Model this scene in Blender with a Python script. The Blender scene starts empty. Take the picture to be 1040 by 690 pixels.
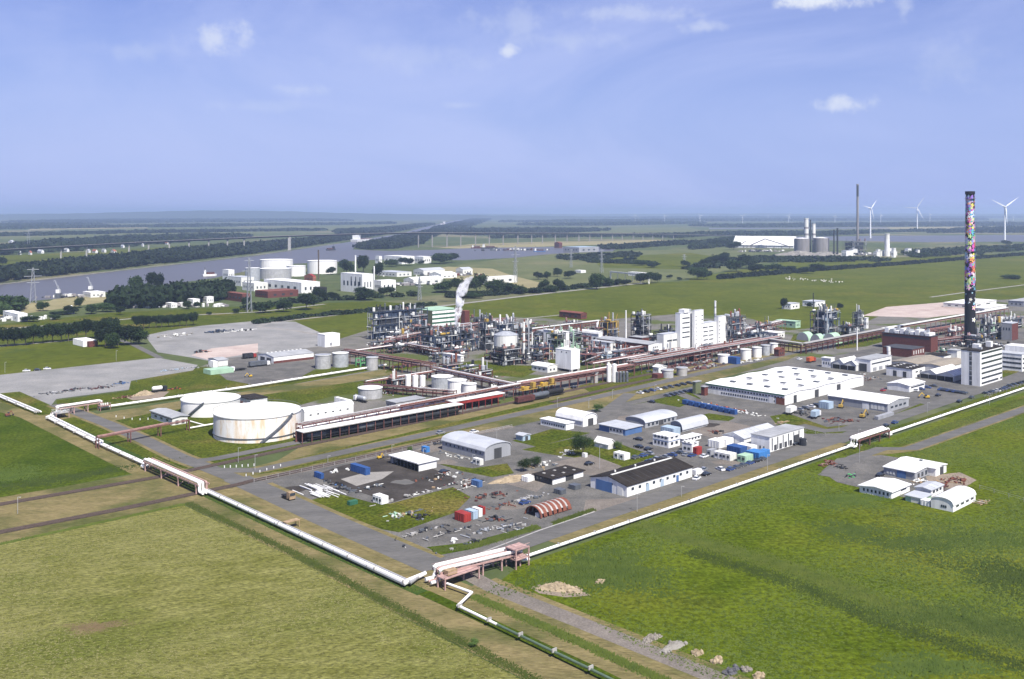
import bpy, bmesh, math, random
import numpy as np
from mathutils import Vector, Matrix

# ---------------------------------------------------------------- camera, sky, sun, exposure
S = bpy.context.scene
C = S.collection
F, CX, HZ, H = 1004.0, 520.0, 216.0, 100.0        # focal length in photo pixels, eye level row, eye height (m)
cam = bpy.data.objects.new('camera', bpy.data.cameras.new('camera'))
C.objects.link(cam); S.camera = cam
cam.location = (0, 0, H); cam.rotation_euler = (math.pi/2, 0, 0)
cam.data.sensor_width = 36.0
cam.data.lens = 36.0*F/1040.0
cam.data.shift_y = -(345.0-HZ)/1040.0
cam.data.clip_start = 1.0; cam.data.clip_end = 120000

SUN_EL = math.radians(52); SUN_DIR = Vector((0.50, -0.866, 0)).normalized()
W = bpy.data.worlds.new('World'); S.world = W; W.use_nodes = True
wn, wl = W.node_tree.nodes, W.node_tree.links
wn.clear()
wo = wn.new('ShaderNodeOutputWorld'); bg = wn.new('ShaderNodeBackground')
sky = wn.new('ShaderNodeTexSky'); sky.sky_type = 'NISHITA'; sky.sun_disc = False
sky.sun_elevation = SUN_EL; sky.sun_rotation = math.atan2(SUN_DIR.x, SUN_DIR.y)
sky.altitude = 50; sky.air_density = 1.0; sky.dust_density = 0.6; sky.ozone_density = 3.0
bg.inputs['Strength'].default_value = 0.075
# thin cirrus and a few small cumulus, laid on a plane high above the place
tc = wn.new('ShaderNodeTexCoord')
sep = wn.new('ShaderNodeSeparateXYZ'); wl.new(tc.outputs['Generated'], sep.inputs[0])
def wmath(op, a, b=None, clamp=False):
    n = wn.new('ShaderNodeMath'); n.operation = op; n.use_clamp = clamp
    for i, v in enumerate((a, b)):
        if v is None: continue
        if isinstance(v, (int, float)): n.inputs[i].default_value = v
        else: wl.new(v, n.inputs[i])
    return n.outputs[0]
zc = wmath('MAXIMUM', sep.outputs[2], -0.02)
u = wmath('DIVIDE', sep.outputs[0], wmath('ADD', zc, 0.06)); v = wmath('DIVIDE', sep.outputs[1], wmath('ADD', zc, 0.06))
comb = wn.new('ShaderNodeCombineXYZ'); wl.new(u, comb.inputs[0]); wl.new(v, comb.inputs[1])
def wnoise(vec, scale, detail, rough=0.5, dist=0.0):
    n = wn.new('ShaderNodeTexNoise'); n.inputs['Scale'].default_value = scale; n.inputs['Detail'].default_value = detail
    n.inputs['Roughness'].default_value = rough; n.inputs['Distortion'].default_value = dist
    wl.new(vec, n.inputs['Vector']); return n.outputs[0]
mp = wn.new('ShaderNodeMapping'); mp.inputs['Rotation'].default_value = (0, 0.35, 0); mp.inputs['Scale'].default_value = (2.4, 2.0, 6.5); mp.inputs['Location'].default_value = (3.1, 1.7, 0.4)
wl.new(tc.outputs['Generated'], mp.inputs[0])
cir = wnoise(mp.outputs[0], 1.0, 7, 0.58, 0.8)
def wramp(x, a, b):
    n = wn.new('ShaderNodeMapRange'); n.interpolation_type = 'SMOOTHSTEP'
    n.inputs[1].default_value = a; n.inputs[2].default_value = b; wl.new(x, n.inputs[0]); return n.outputs[0]
cirm = wmath('MULTIPLY', wramp(cir, 0.36, 0.72), 0.50)
mist = wmath('MULTIPLY', wmath('SUBTRACT', 1.0, wramp(sep.outputs[2], -0.02, 0.36)), 0.92)
# cumulus: position in the sky as photo pixel, half width and half height in pixels
edge_n = wnoise(tc.outputs['Generated'], 42, 6, 0.62)
cum = None
for (px, py, hw, hh, st) in ((222, 38, 48, 20, .62), (150, 52, 70, 14, .16), (518, 51, 14, 9, .75), (835, 2, 62, 10, 1.0), (862, 106, 38, 11, .72),
                             (308, 91, 34, 9, .28), (717, 28, 30, 10, .4), (918, 8, 14, 20, .35), (466, 107, 24, 5, .2), (260, 108, 80, 8, .12), (640, 14, 95, 12, .30), (560, 40, 90, 16, .22), (520, 25, 60, 26, .25), (960, 60, 60, 40, .14), (420, 60, 110, 22, .14)):
    d = Vector(((px-CX)/F, 1.0, (HZ-py)/F)).normalized()
    du = wmath('MULTIPLY', wmath('SUBTRACT', wmath('DIVIDE', sep.outputs[0], sep.outputs[1]), (px-CX)/F), F/hw)
    dv = wmath('MULTIPLY', wmath('SUBTRACT', wmath('DIVIDE', sep.outputs[2], sep.outputs[1]), (HZ-py)/F), F/hh)
    r2 = wmath('ADD', wmath('MULTIPLY', du, du), wmath('MULTIPLY', dv, dv))
    fall = wmath('SUBTRACT', 1.0, wmath('SQRT', r2))
    m = wmath('MULTIPLY', wramp(wmath('ADD', fall, wmath('MULTIPLY', wmath('SUBTRACT', edge_n, 0.5), 2.6)), 0.05, 1.1), st)
    m = wmath('MULTIPLY', m, wramp(sep.outputs[1], 0.0, 0.2))
    m = wmath('MULTIPLY', m, wramp(fall, -0.6, 0.15))
    cum = m if cum is None else wmath('MAXIMUM', cum, m)
def wmix(fac, a, b):
    n = wn.new('ShaderNodeMix'); n.data_type = 'RGBA'
    wl.new(fac, n.inputs[0])
    for i, vv in ((6, a), (7, b)):
        if isinstance(vv, tuple): n.inputs[i].default_value = vv
        else: wl.new(vv, n.inputs[i])
    return n.outputs[2]
hs = wn.new('ShaderNodeHueSaturation'); hs.inputs['Hue'].default_value = 0.532; hs.inputs['Saturation'].default_value = 1.25; hs.inputs['Value'].default_value = 1.0
wl.new(sky.outputs[0], hs.inputs['Color'])
col = wmix(mist, hs.outputs[0], (3.0, 3.75, 7.3, 1))
col = wmix(cirm, col, (4.6, 5.2, 8.0, 1))
col = wmix(cum, col, (6.5, 6.9, 7.8, 1))
wl.new(col, bg.inputs['Color']); wl.new(bg.outputs[0], wo.inputs[0])

sun = bpy.data.objects.new('sun', bpy.data.lights.new('sun', 'SUN')); C.objects.link(sun)
sun.data.energy = 5.0; sun.data.angle = math.radians(0.5); sun.data.color = (1.0, 0.955, 0.88)
sv = Vector((SUN_DIR.x*math.cos(SUN_EL), SUN_DIR.y*math.cos(SUN_EL), math.sin(SUN_EL)))
sun.rotation_euler = sv.to_track_quat('Z', 'Y').to_euler()
S.view_settings.view_transform = 'Standard'; S.view_settings.look = 'None'
S.view_settings.exposure = 0.72; S.view_settings.gamma = 1.0; S.view_settings.use_curve_mapping = False
S.render.engine = 'CYCLES'
S.cycles.max_bounces = 14; S.cycles.diffuse_bounces = 2; S.cycles.glossy_bounces = 2; S.cycles.transmission_bounces = 2
S.cycles.volume_bounces = 12; S.cycles.transparent_max_bounces = 8; S.cycles.caustics_reflective = False; S.cycles.caustics_refractive = False
S.cycles.use_denoising = True

# ---------------------------------------------------------------- helpers
random.seed(7); RNG = np.random.default_rng(7)
TH = math.atan2(0.691, 0.723)                      # the street grid: B runs up-right, A up-left
B = Vector((math.cos(TH), math.sin(TH), 0)); A = Vector((-math.sin(TH), math.cos(TH), 0))
def P(px, py, z=0.0):
    """photo pixel -> the point at height z that it shows"""
    y = (H-z)*F/(py-HZ)
    return Vector(((px-CX)/F*y, y, z))
def along(o, d, px):
    """distance along d from o to the column px of the photo"""
    k = (px-CX)/F
    return (k*o.y-o.x)/(d.x-k*d.y)
def hm(py, top, px_base=None):
    return (py-top)/(py-HZ)*H
def mpp(py):
    return H/(py-HZ)                                # metres per pixel for a thing standing at that row

MATS = {}
def mat(name, c, rough=0.7, var=0.12, scale=0.25, c2=None, metal=0.0, bump=0.0, streak=False, spec=0.3, fine=0.0):
    if name in MATS: return MATS[name]
    m = bpy.data.materials.new(name); m.use_nodes = True
    nt = m.node_tree; n, l = nt.nodes, nt.links
    b = n['Principled BSDF']; b.inputs['Roughness'].default_value = rough; b.inputs['Metallic'].default_value = metal
    b.inputs['Specular IOR Level'].default_value = spec
    g = n.new('ShaderNodeNewGeometry')
    src = g.outputs['Position']
    if streak:
        mpn = n.new('ShaderNodeMapping'); mpn.inputs['Scale'].default_value = (1, 1, 0.12); l.new(src, mpn.inputs[0]); src = mpn.outputs[0]
    nz = n.new('ShaderNodeTexNoise'); nz.inputs['Scale'].default_value = scale; nz.inputs['Detail'].default_value = 7; nz.inputs['Roughness'].default_value = 0.62
    l.new(src, nz.inputs['Vector'])
    mr = n.new('ShaderNodeMapRange'); mr.inputs[1].default_value = 0.3; mr.inputs[2].default_value = 0.7
    l.new(nz.outputs[0], mr.inputs[0])
    mx = n.new('ShaderNodeMix'); mx.data_type = 'RGBA'
    l.new(mr.outputs[0], mx.inputs[0])
    d = c2 if c2 else tuple(x*(1-2.2*var) for x in c)
    mx.inputs[6].default_value = (*d, 1); mx.inputs[7].default_value = (*(min(1, x*(1+0.5*var)) for x in c), 1)
    l.new(mx.outputs[2], b.inputs['Base Color'])
    if bump:
        bp = n.new('ShaderNodeBump'); bp.inputs['Strength'].default_value = bump; bp.inputs['Distance'].default_value = 0.3
        l.new(nz.outputs[0], bp.inputs['Height']); l.new(bp.outputs[0], b.inputs['Normal'])
    MATS[name] = m
    return m
def ground(name, c1, c2, c3=None, big=0.012, mid=0.09, fine=0.9, bump=0.5, rough=0.95, stripe=None, w3=(0.55, 0.72), amp=0.35, spotc=None, spot=0.2, rows=None):
    """soil, grass or paving: large patches, medium mottling, fine grain"""
    if name in MATS: return MATS[name]
    m = bpy.data.materials.new(name); m.use_nodes = True
    n, l = m.node_tree.nodes, m.node_tree.links
    b = n['Principled BSDF']; b.inputs['Roughness'].default_value = rough; b.inputs['Specular IOR Level'].default_value = 0.02
    g = n.new('ShaderNodeNewGeometry'); src = g.outputs['Position']
    if stripe:
        mpn = n.new('ShaderNodeMapping'); mpn.vector_type = 'POINT'
        mpn.inputs['Rotation'].default_value = (0, 0, -stripe[0]); mpn.inputs['Scale'].default_value = (stripe[1], stripe[2], 1); l.new(src, mpn.inputs[0]); ssrc = mpn.outputs[0]
    else: ssrc = src
    def nz(v, s, d=5, r=0.6):
        q = n.new('ShaderNodeTexNoise'); q.inputs['Scale'].default_value = s; q.inputs['Detail'].default_value = d; q.inputs['Roughness'].default_value = r
        l.new(v, q.inputs['Vector']); return q.outputs[0]
    def rng(x, a, bb, lo=0.0, hi=1.0):
        q = n.new('ShaderNodeMapRange'); q.inputs[1].default_value = a; q.inputs[2].default_value = bb; q.inputs[3].default_value = lo; q.inputs[4].default_value = hi
        l.new(x, q.inputs[0]); return q.outputs[0]
    def mix(f, a, bb, mode='MIX'):
        q = n.new('ShaderNodeMix'); q.data_type = 'RGBA'; q.blend_type = mode
        if isinstance(f, (int, float)): q.inputs[0].default_value = f
        else: l.new(f, q.inputs[0])
        for i, vv in ((6, a), (7, bb)):
            if isinstance(vv, tuple): q.inputs[i].default_value = (*vv, 1)
            else: l.new(vv, q.inputs[i])
        return q.outputs[2]
    nf = nz(ssrc, fine, 4, 0.7); nm = nz(ssrc, mid, 6, 0.65); nb = nz(src, big, 5)
    cc = mix(rng(nm, 0.37, 0.63), c1, c2)
    if c3: cc = mix(rng(nb, *w3), cc, c3)
    if spotc:
        cc = mix(rng(nz(src, spot, 7, 0.72), 0.60, 0.70), cc, spotc)
    if rows:                                           # mowing rows along the field
        wv = n.new('ShaderNodeTexWave'); wv.wave_type = 'BANDS'; wv.bands_direction = 'Y'; wv.inputs['Scale'].default_value = .314/rows/1.5; wv.inputs['Distortion'].default_value = 6; wv.inputs['Detail'].default_value = 3; wv.inputs['Detail Scale'].default_value = .6
        l.new(ssrc, wv.inputs['Vector']); cc = mix(rng(wv.outputs['Fac'], .2, .8, 0, .2), cc, tuple(x*.55 for x in c1))
    gray = n.new('ShaderNodeCombineColor'); vv = rng(nf, 0.34, 0.66, 1-amp, 1+amp)
    for i in range(3): l.new(vv, gray.inputs[i])
    cc = mix(1.0, cc, gray.outputs[0], 'MULTIPLY')
    l.new(cc, b.inputs['Base Color'])
    if bump:
        ad = n.new('ShaderNodeMath'); ad.operation = 'ADD'; l.new(nf, ad.inputs[0]); l.new(nm, ad.inputs[1])
        bp = n.new('ShaderNodeBump'); bp.inputs['Strength'].default_value = bump; bp.inputs['Distance'].default_value = 0.6
        l.new(ad.outputs[0], bp.inputs['Height']); l.new(bp.outputs[0], b.inputs['Normal'])
    MATS[name] = m
    return m

# plain colours
for nm, c, kw in (
    ('white', (.78, .78, .76), dict(var=.13, streak=True, scale=.45)), ('white_roof', (.80, .80, .79), dict(var=.09, scale=.22, c2=(.56, .56, .54))),
    ('offwhite', (.66, .66, .62), dict(var=.1, streak=True)), ('grey_roof', (.34, .35, .36), dict(var=.14, scale=.12)), ('pale_roof', (.52, .54, .56), dict(var=.1, scale=.15, metal=.2, rough=.5)),
    ('black_roof', (.016, .014, .013), dict(var=.25, scale=.2, c2=(.034, .029, .025), rough=.95, spec=.1)), ('grey_wall', (.30, .31, .33), dict(var=.1, streak=True)), ('dark_wall', (.06, .062, .068), dict(var=.2, streak=True)),
    ('blue_wall', (.07, .14, .30), dict(var=.12, streak=True)), ('pale_blue', (.34, .43, .52), dict(var=.1)), ('blue', (.03, .085, .25), dict(var=.15, scale=.8)), ('bright_blue', (.05, .19, .46), dict(var=.12, scale=.8)),
    ('red', (.30, .035, .03), dict(var=.2)), ('brick', (.13, .042, .033), dict(var=.18, scale=.9)), ('rust', (.20, .075, .048), dict(var=.28, scale=.7, c2=(.11, .035, .022))),
    ('rack_red', (.19, .090, .078), dict(var=.25, scale=.6, c2=(.095, .038, .033))), ('dark_red', (.105, .038, .034), dict(var=.25, scale=.6)), ('pink_steel', (.30, .175, .155), dict(var=.2, scale=.8)),
    ('bridge_pink', (.44, .29, .26), dict(var=.2, scale=.8)),
    ('navy_steel', (.040, .060, .105), dict(var=.25, scale=.5)), ('steel', (.14, .155, .175), dict(var=.2, scale=.6, metal=.3, rough=.5)), ('dark_steel', (.030, .033, .040), dict(var=.25, scale=.6)),
    ('light_steel', (.46, .48, .50), dict(var=.16, scale=.6, metal=.25, rough=.45)), ('pipe_white', (.83, .82, .80), dict(var=.06, scale=.35, rough=.5)), ('pipe_grey', (.45, .45, .45), dict(var=.14, scale=.5, metal=.2, rough=.45)),
    ('pipe_green', (.10, .145, .10), dict(var=.15, scale=.4, rough=.5)), ('green', (.10, .35, .14), dict(var=.1)), ('pale_green', (.34, .50, .36), dict(var=.1)), ('olive', (.13, .15, .08), dict(var=.12, streak=True)),
    ('dark_green', (.03, .12, .07), dict(var=.1)), ('yellow', (.62, .40, .04), dict(var=.15)), ('ochre', (.42, .28, .06), dict(var=.2)), ('orange', (.45, .10, .03), dict(var=.15)),
    ('concrete', (.37, .36, .34), dict(var=.15, scale=.4)), ('brown_roof', (.30, .26, .20), dict(var=.14, scale=.3)), ('tank_white', (.76, .75, .72), dict(var=.06, streak=True, scale=.3)),
    ('black', (.018, .018, .02), dict(var=.15)), ('rubber', (.02, .02, .02), dict(rough=.9)), ('bark', (.11, .085, .065), dict(var=.2, scale=3)),
    ('rubble', (.25, .225, .19), dict(var=.3, scale=1.5, bump=.4)), ('sand', (.34, .27, .175), dict(var=.2, scale=.6, bump=.3)), ('dark_rubble', (.10, .10, .11), dict(var=.3, scale=1.5)),
    ('wood', (.38, .27, .16), dict(var=.2, scale=1.0)), ('rail', (.16, .12, .10), dict(metal=.4, rough=.5)), ('ballast', (.080, .058, .045), dict(var=.3, scale=1.2)),
    ('car_white', (.75, .75, .75), dict(rough=.25, var=.02, spec=.5)), ('car_black', (.016, .016, .02), dict(rough=.2, var=.05, spec=.5)), ('car_silver', (.42, .43, .45), dict(rough=.25, var=.03, metal=.5)),
    ('car_blue', (.03, .06, .19), dict(rough=.2, var=.05, spec=.5)), ('car_red', (.36, .03, .03), dict(rough=.25, var=.05, spec=.5)), ('car_grey', (.12, .125, .13), dict(rough=.25, var=.05, metal=.3)),
    ('turbine', (.80, .81, .82), dict(var=.02)), ('chimney_black', (.012, .012, .016), dict(var=.2)), ('stack_grey', (.25, .235, .235), dict(var=.15, streak=True)),
    ('terracotta', (.36, .13, .08), dict(var=.2)), ('sheep', (.75, .72, .66), dict(var=.1)), ('pylon', (.42, .44, .46), dict(metal=.4, rough=.5)),
    ('hull', (.05, .055, .07), dict(var=.2)), ('bank_stone', (.24, .225, .20), dict(var=.2, scale=.1))):
    mat(nm, c, **kw)
gm = bpy.data.materials.new('glass'); gm.use_nodes = True; MATS['glass'] = gm
gb = gm.node_tree.nodes['Principled BSDF']; gb.inputs['Base Color'].default_value = (.03, .04, .055, 1); gb.inputs['Roughness'].default_value = .08; gb.inputs['Specular IOR Level'].default_value = .8
# the big tank's stained shell: ochre rust runs over white paint
def stained():
    m = mat('tank_stained', (.76, .75, .72), var=.06, streak=True, scale=.3)
    n, l = m.node_tree.nodes, m.node_tree.links
    b = n['Principled BSDF']; old = b.inputs['Base Color'].links[0].from_socket
    t = n.new('ShaderNodeTexCoord'); mp_ = n.new('ShaderNodeMapping'); mp_.inputs['Scale'].default_value = (.28, .28, .07); l.new(t.outputs['Object'], mp_.inputs[0])
    q = n.new('ShaderNodeTexNoise'); q.inputs['Scale'].default_value = 1; q.inputs['Detail'].default_value = 8; q.inputs['Roughness'].default_value = .7; l.new(mp_.outputs[0], q.inputs['Vector'])
    r = n.new('ShaderNodeMapRange'); r.inputs[1].default_value = .42; r.inputs[2].default_value = .62; r.inputs[4].default_value = .75; l.new(q.outputs[0], r.inputs[0])
    x = n.new('ShaderNodeMix'); x.data_type = 'RGBA'; l.new(r.outputs[0], x.inputs[0]); l.new(old, x.inputs[6]); x.inputs[7].default_value = (.55, .38, .19, 1)
    l.new(x.outputs[2], b.inputs['Base Color'])
stained()

# foliage
def leafmat(name, c, c2):
    m = bpy.data.materials.new(name); m.use_nodes = True; MATS[name] = m
    n, l = m.node_tree.nodes, m.node_tree.links
    b = n['Principled BSDF']; b.inputs['Roughness'].default_value = .75; b.inputs['Specular IOR Level'].default_value = .15
    g = n.new('ShaderNodeNewGeometry'); oi = n.new('ShaderNodeObjectInfo')
    q = n.new('ShaderNodeTexNoise'); q.inputs['Scale'].default_value = .22; q.inputs['Detail'].default_value = 5; q.inputs['Roughness'].default_value = .7; l.new(g.outputs['Position'], q.inputs['Vector'])
    r = n.new('ShaderNodeMapRange'); r.inputs[1].default_value = .32; r.inputs[2].default_value = .68; l.new(q.outputs[0], r.inputs[0])
    x = n.new('ShaderNodeMix'); x.data_type = 'RGBA'; l.new(r.outputs[0], x.inputs[0]); x.inputs[6].default_value = (*c, 1); x.inputs[7].default_value = (*c2, 1)
    h = n.new('ShaderNodeHueSaturation'); l.new(x.outputs[2], h.inputs['Color'])
    r2 = n.new('ShaderNodeMapRange'); r2.inputs[3].default_value = .72; r2.inputs[4].default_value = 1.3; l.new(oi.outputs['Random'], r2.inputs[0]); l.new(r2.outputs[0], h.inputs['Value'])
    l.new(h.outputs[0], b.inputs['Base Color'])
leafmat('leaf', (.015, .031, .009), (.038, .066, .018)); leafmat('leaf_dark', (.009, .019, .007), (.021, .038, .013)); leafmat('leaf_light', (.045, .085, .02), (.085, .14, .035))
leafmat('wood_leaf', (.008, .015, .007), (.019, .031, .012))

# surfaces of the ground
ground('g_far', (.058, .080, .032), (.085, .100, .042), (.150, .140, .080), big=.0016, mid=.004, fine=.05, bump=0, amp=.2, w3=(.52, .60), spotc=(.024, .040, .018), spot=.006)
ground('g_meadow', (.052, .076, .004), (.082, .108, .008), (.098, .110, .012), big=.011, mid=.05, fine=.6, amp=.5, bump=.8, w3=(.50, .66), spotc=(.028, .044, .004), spot=.022)
ground('g_meadow_far', (.058, .074, .007), (.084, .096, .011), (.116, .108, .018), big=.006, mid=.014, fine=.12, bump=.1, amp=.22, spotc=(.046, .066, .014), spot=.012)
ground('g_lawn', (.044, .062, .006), (.074, .086, .010), (.118, .100, .026), big=.02, mid=.07, fine=.7, amp=.6, w3=(.54, .68))
ground('g_dry', (.128, .112, .048), (.195, .158, .076), (.076, .084, .027), big=.02, mid=.12, fine=1.2, amp=.3, stripe=(TH+math.pi/2, .35, 1.3), w3=(.5, .62))
ground('g_hay', (.118, .120, .030), (.172, .168, .056), (.094, .106, .022), big=.016, mid=.10, fine=.9, amp=.5, bump=.6, stripe=(TH, .75, 1.3), w3=(.50, .64), spotc=(.092, .102, .028), spot=.13, rows=3.2)
ground('g_dark', (.034, .056, .004), (.060, .082, .008), (.082, .094, .012), big=.012, mid=.05, fine=.7, amp=.45, spotc=(.020, .038, .010), spot=.028)
ground('g_reed', (.030, .056, .012), (.046, .078, .017), big=.02, mid=.25, fine=1.4, amp=.4)
ground('g_pasture', (.085, .100, .040), (.115, .125, .055), (.155, .145, .075), big=.004, mid=.01, fine=.1, bump=0, amp=.15)
ground('g_crop', (.20, .18, .095), (.26, .23, .125), big=.004, mid=.02, fine=.2, bump=0, amp=.1)
ground('g_asphalt', (.088, .086, .082), (.140, .134, .124), (.070, .068, .066), big=.03, mid=.09, fine=1.5, amp=.25, bump=.1, spotc=(.150, .138, .120), spot=.06)
ground('g_road', (.100, .098, .094), (.130, .126, .120), (.084, .082, .078), big=.02, mid=.15, fine=1.5, amp=.15, bump=.05, stripe=(TH, .25, 1.2))
ground('g_darkasphalt', (.040, .036, .033), (.060, .054, .050), (.078, .070, .063), big=.03, mid=.12, fine=1.3, amp=.16, bump=.1)
ground('g_palelot', (.190, .190, .186), (.250, .245, .236), (.160, .160, .152), big=.02, mid=.05, fine=1.0, amp=.16, bump=.05, spotc=(.28, .268, .245), spot=.05)
ground('g_gravel', (.145, .128, .112), (.190, .168, .146), (.112, .104, .088), big=.03, mid=.15, fine=1.5, amp=.22)
ground('g_concrete', (.21, .20, .185), (.27, .255, .235), (.17, .16, .145), big=.03, mid=.1, fine=1.2, amp=.12, bump=.1)
ground('g_pinkdirt', (.36, .29, .26), (.44, .37, .33), (.27, .20, .17), big=.02, mid=.06, fine=.8, amp=.12)
ground('g_track', (.20, .165, .13), (.25, .205, .16), big=.03, mid=.2, fine=1.5, amp=.2)
ground('g_site', (.115, .112, .100), (.165, .155, .140), (.078, .095, .030), big=.018, mid=.07, fine=1.0, amp=.2, w3=(.50, .58))
def watermat():
    m = bpy.data.materials.new('water'); m.use_nodes = True; MATS['water'] = m
    n, l = m.node_tree.nodes, m.node_tree.links; b = n['Principled BSDF']
    b.inputs['Base Color'].default_value = (.095, .090, .088, 1); b.inputs['Roughness'].default_value = .38; b.inputs['IOR'].default_value = 1.33
    g = n.new('ShaderNodeNewGeometry'); q = n.new('ShaderNodeTexNoise'); q.inputs['Scale'].default_value = .05; q.inputs['Detail'].default_value = 5; l.new(g.outputs['Position'], q.inputs['Vector'])
    bp = n.new('ShaderNodeBump'); bp.inputs['Strength'].default_value = .25; bp.inputs['Distance'].default_value = 1.5; l.new(q.outputs[0], bp.inputs['Height']); l.new(bp.outputs[0], b.inputs['Normal'])
watermat()

def M(x): return MATS[x] if isinstance(x, str) else x
def tag(o, label=None, cat=None, group=None, kind=None):
    if label: o['label'] = label
    if cat: o['category'] = cat
    if group: o['group'] = group
    if kind: o['kind'] = kind
    return o
LABELS = set()
def root(name, label, cat, loc, rz=0.0, group=None):
    o = bpy.data.objects.new(name, None); C.objects.link(o); o.empty_display_size = .5
    o.location = loc; o.rotation_euler = (0, 0, rz)
    return tag(o, label, cat, group)
def link(name, me, parent=None, loc=(0, 0, 0), rot=(0, 0, 0), scale=(1, 1, 1)):
    o = bpy.data.objects.new(name, me); C.objects.link(o)
    o.location = loc; o.rotation_euler = rot; o.scale = scale
    if parent is not None: o.parent = parent
    return o
class MB:
    """collects faces, builds one mesh"""
    def __init__(s): s.v, s.f, s.mi = [], [], []
    def add(s, vs, fs, mi=0):
        k = len(s.v); s.v += [tuple(x) for x in vs]; s.f += [tuple(i+k for i in q) for q in fs]; s.mi += [mi]*len(fs); return s
    def box(s, x0, x1, y0, y1, z0, z1, mi=0):
        return s.add([(x0, y0, z0), (x1, y0, z0), (x1, y1, z0), (x0, y1, z0), (x0, y0, z1), (x1, y0, z1), (x1, y1, z1), (x0, y1, z1)],
                     [(0, 3, 2, 1), (4, 5, 6, 7), (0, 1, 5, 4), (1, 2, 6, 5), (2, 3, 7, 6), (3, 0, 4, 7)], mi)
    def prism(s, prof, t0, t1, axis='x', mi=0):
        """profile of (u, z) extruded from t0 to t1 along x (u = y) or along y (u = x)"""
        n = len(prof)
        if axis == 'x': vs = [(t0, a, z) for a, z in prof]+[(t1, a, z) for a, z in prof]
        else: vs = [(a, t0, z) for a, z in prof]+[(a, t1, z) for a, z in prof]
        fs = [tuple(range(n)), tuple(range(2*n-1, n-1, -1))]+[(i, i+n, (i+1) % n+n, (i+1) % n) for i in range(n)]
        return s.add(vs, fs, mi)
    def cyl(s, p0, p1, r0, r1=None, n=10, mi=0, caps=True):
        r1 = r0 if r1 is None else r1
        p0, p1 = Vector(p0), Vector(p1); d = (p1-p0)
        q = d.to_track_quat('Z', 'Y'); ux, uy = q @ Vector((1, 0, 0)), q @ Vector((0, 1, 0))
        cs = [(math.cos(2*math.pi*i/n), math.sin(2*math.pi*i/n)) for i in range(n)]
        vs = [p0+ux*a*r0+uy*b*r0 for a, b in cs]+[p1+ux*a*r1+uy*b*r1 for a, b in cs]
        fs = [(i, (i+1) % n, (i+1) % n+n, i+n) for i in range(n)]
        if caps: fs += [tuple(range(n-1, -1, -1)), tuple(range(n, 2*n))]
        return s.add(vs, fs, mi)
    def tube(s, pts, r, n=10, mi=0):
        pts = [Vector(p) for p in pts]
        rings = []
        for i, p in enumerate(pts):
            a = (pts[i]-pts[i-1]).normalized() if i > 0 else (pts[1]-pts[0]).normalized()
            b = (pts[i+1]-pts[i]).normalized() if i < len(pts)-1 else a
            t = (a+b); t = t.normalized() if t.length > 1e-4 else a
            up = Vector((0, 0, 1)) if abs(t.z) < .9 else B
            ux = t.cross(up).normalized(); uy = ux.cross(t).normalized()
            k = 1/max(.5, math.sqrt(max(.01, (1+a.dot(b))/2)))
            rings.append([p+(ux*math.cos(2*math.pi*j/n)+uy*math.sin(2*math.pi*j/n))*r*(k if 0 < i < len(pts)-1 else 1) for j in range(n)])
        vs = [q for rg in rings for q in rg]; fs = []
        for i in range(len(pts)-1):
            for j in range(n):
                fs.append((i*n+j, i*n+(j+1) % n, (i+1)*n+(j+1) % n, (i+1)*n+j))
        fs += [tuple(range(n-1, -1, -1)), tuple(range((len(pts)-1)*n, len(pts)*n))]
        return s.add(vs, fs, mi)
    def mesh(s, name, mats, smooth=False):
        me = bpy.data.meshes.new(name); me.from_pydata(s.v, [], s.f)
        for m in (mats if isinstance(mats, (list, tuple)) else [mats]): me.materials.append(M(m))
        if any(s.mi): me.polygons.foreach_set('material_index', s.mi)
        if smooth: me.polygons.foreach_set('use_smooth', [True]*len(s.f))
        me.update(); return me
    def build(s, name, mats, parent=None, loc=(0, 0, 0), rot=(0, 0, 0), smooth=False):
        return link(name, s.mesh(name, mats, smooth), parent, loc, rot)
UNIT = {}
def unit(shape, m):
    k = (shape, m if isinstance(m, str) else m.name)
    if k not in UNIT:
        b = MB()
        if shape == 'box': b.box(-.5, .5, -.5, .5, -.5, .5)
        elif shape == 'cyl': b.cyl((0, 0, -.5), (0, 0, .5), .5, n=14)
        elif shape == 'pole': b.cyl((0, 0, -.5), (0, 0, .5), .5, n=6)
        elif shape == 'drum':                          # vessel with domed ends
            prof = [(.0, -.5), (.30, -.48), (.46, -.43), (.5, -.36), (.5, .36), (.46, .43), (.30, .48), (.0, .5)]
            n = 14; vs, fs = [], []
            for r, z in prof:
                vs += [(r*math.cos(2*math.pi*i/n), r*math.sin(2*math.pi*i/n), z) for i in range(n)]
            for j in range(len(prof)-1):
                fs += [(j*n+i, j*n+(i+1) % n, (j+1)*n+(i+1) % n, (j+1)*n+i) for i in range(n)]
            b.add(vs, fs)
        elif shape == 'roof':                          # gable: ridge along x
            b.prism([(-.5, -.5), (.5, -.5), (0, .5)], -.5, .5, 'x')
        UNIT[k] = b.mesh(shape+'_'+k[1], m, smooth=(shape in ('cyl', 'drum') and False))
    return UNIT[k]
def pbox(parent, name, m, c, s, rz=0.0): return link(name, unit('box', m), parent, c, (0, 0, rz), s)
def pcyl(parent, name, m, c, r, h, shape='cyl', rot=(0, 0, 0)): return link(name, unit(shape, m), parent, c, rot, (2*r, 2*r, h))
def pbar(parent, name, m, p0, p1, t, shape='box'):
    p0, p1 = Vector(p0), Vector(p1); d = p1-p0
    q = d.to_track_quat('Z', 'Y').to_euler()
    return link(name, unit(shape, m), parent, (p0+p1)/2, q, (t, t, d.length))
SHEETS = []
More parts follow.
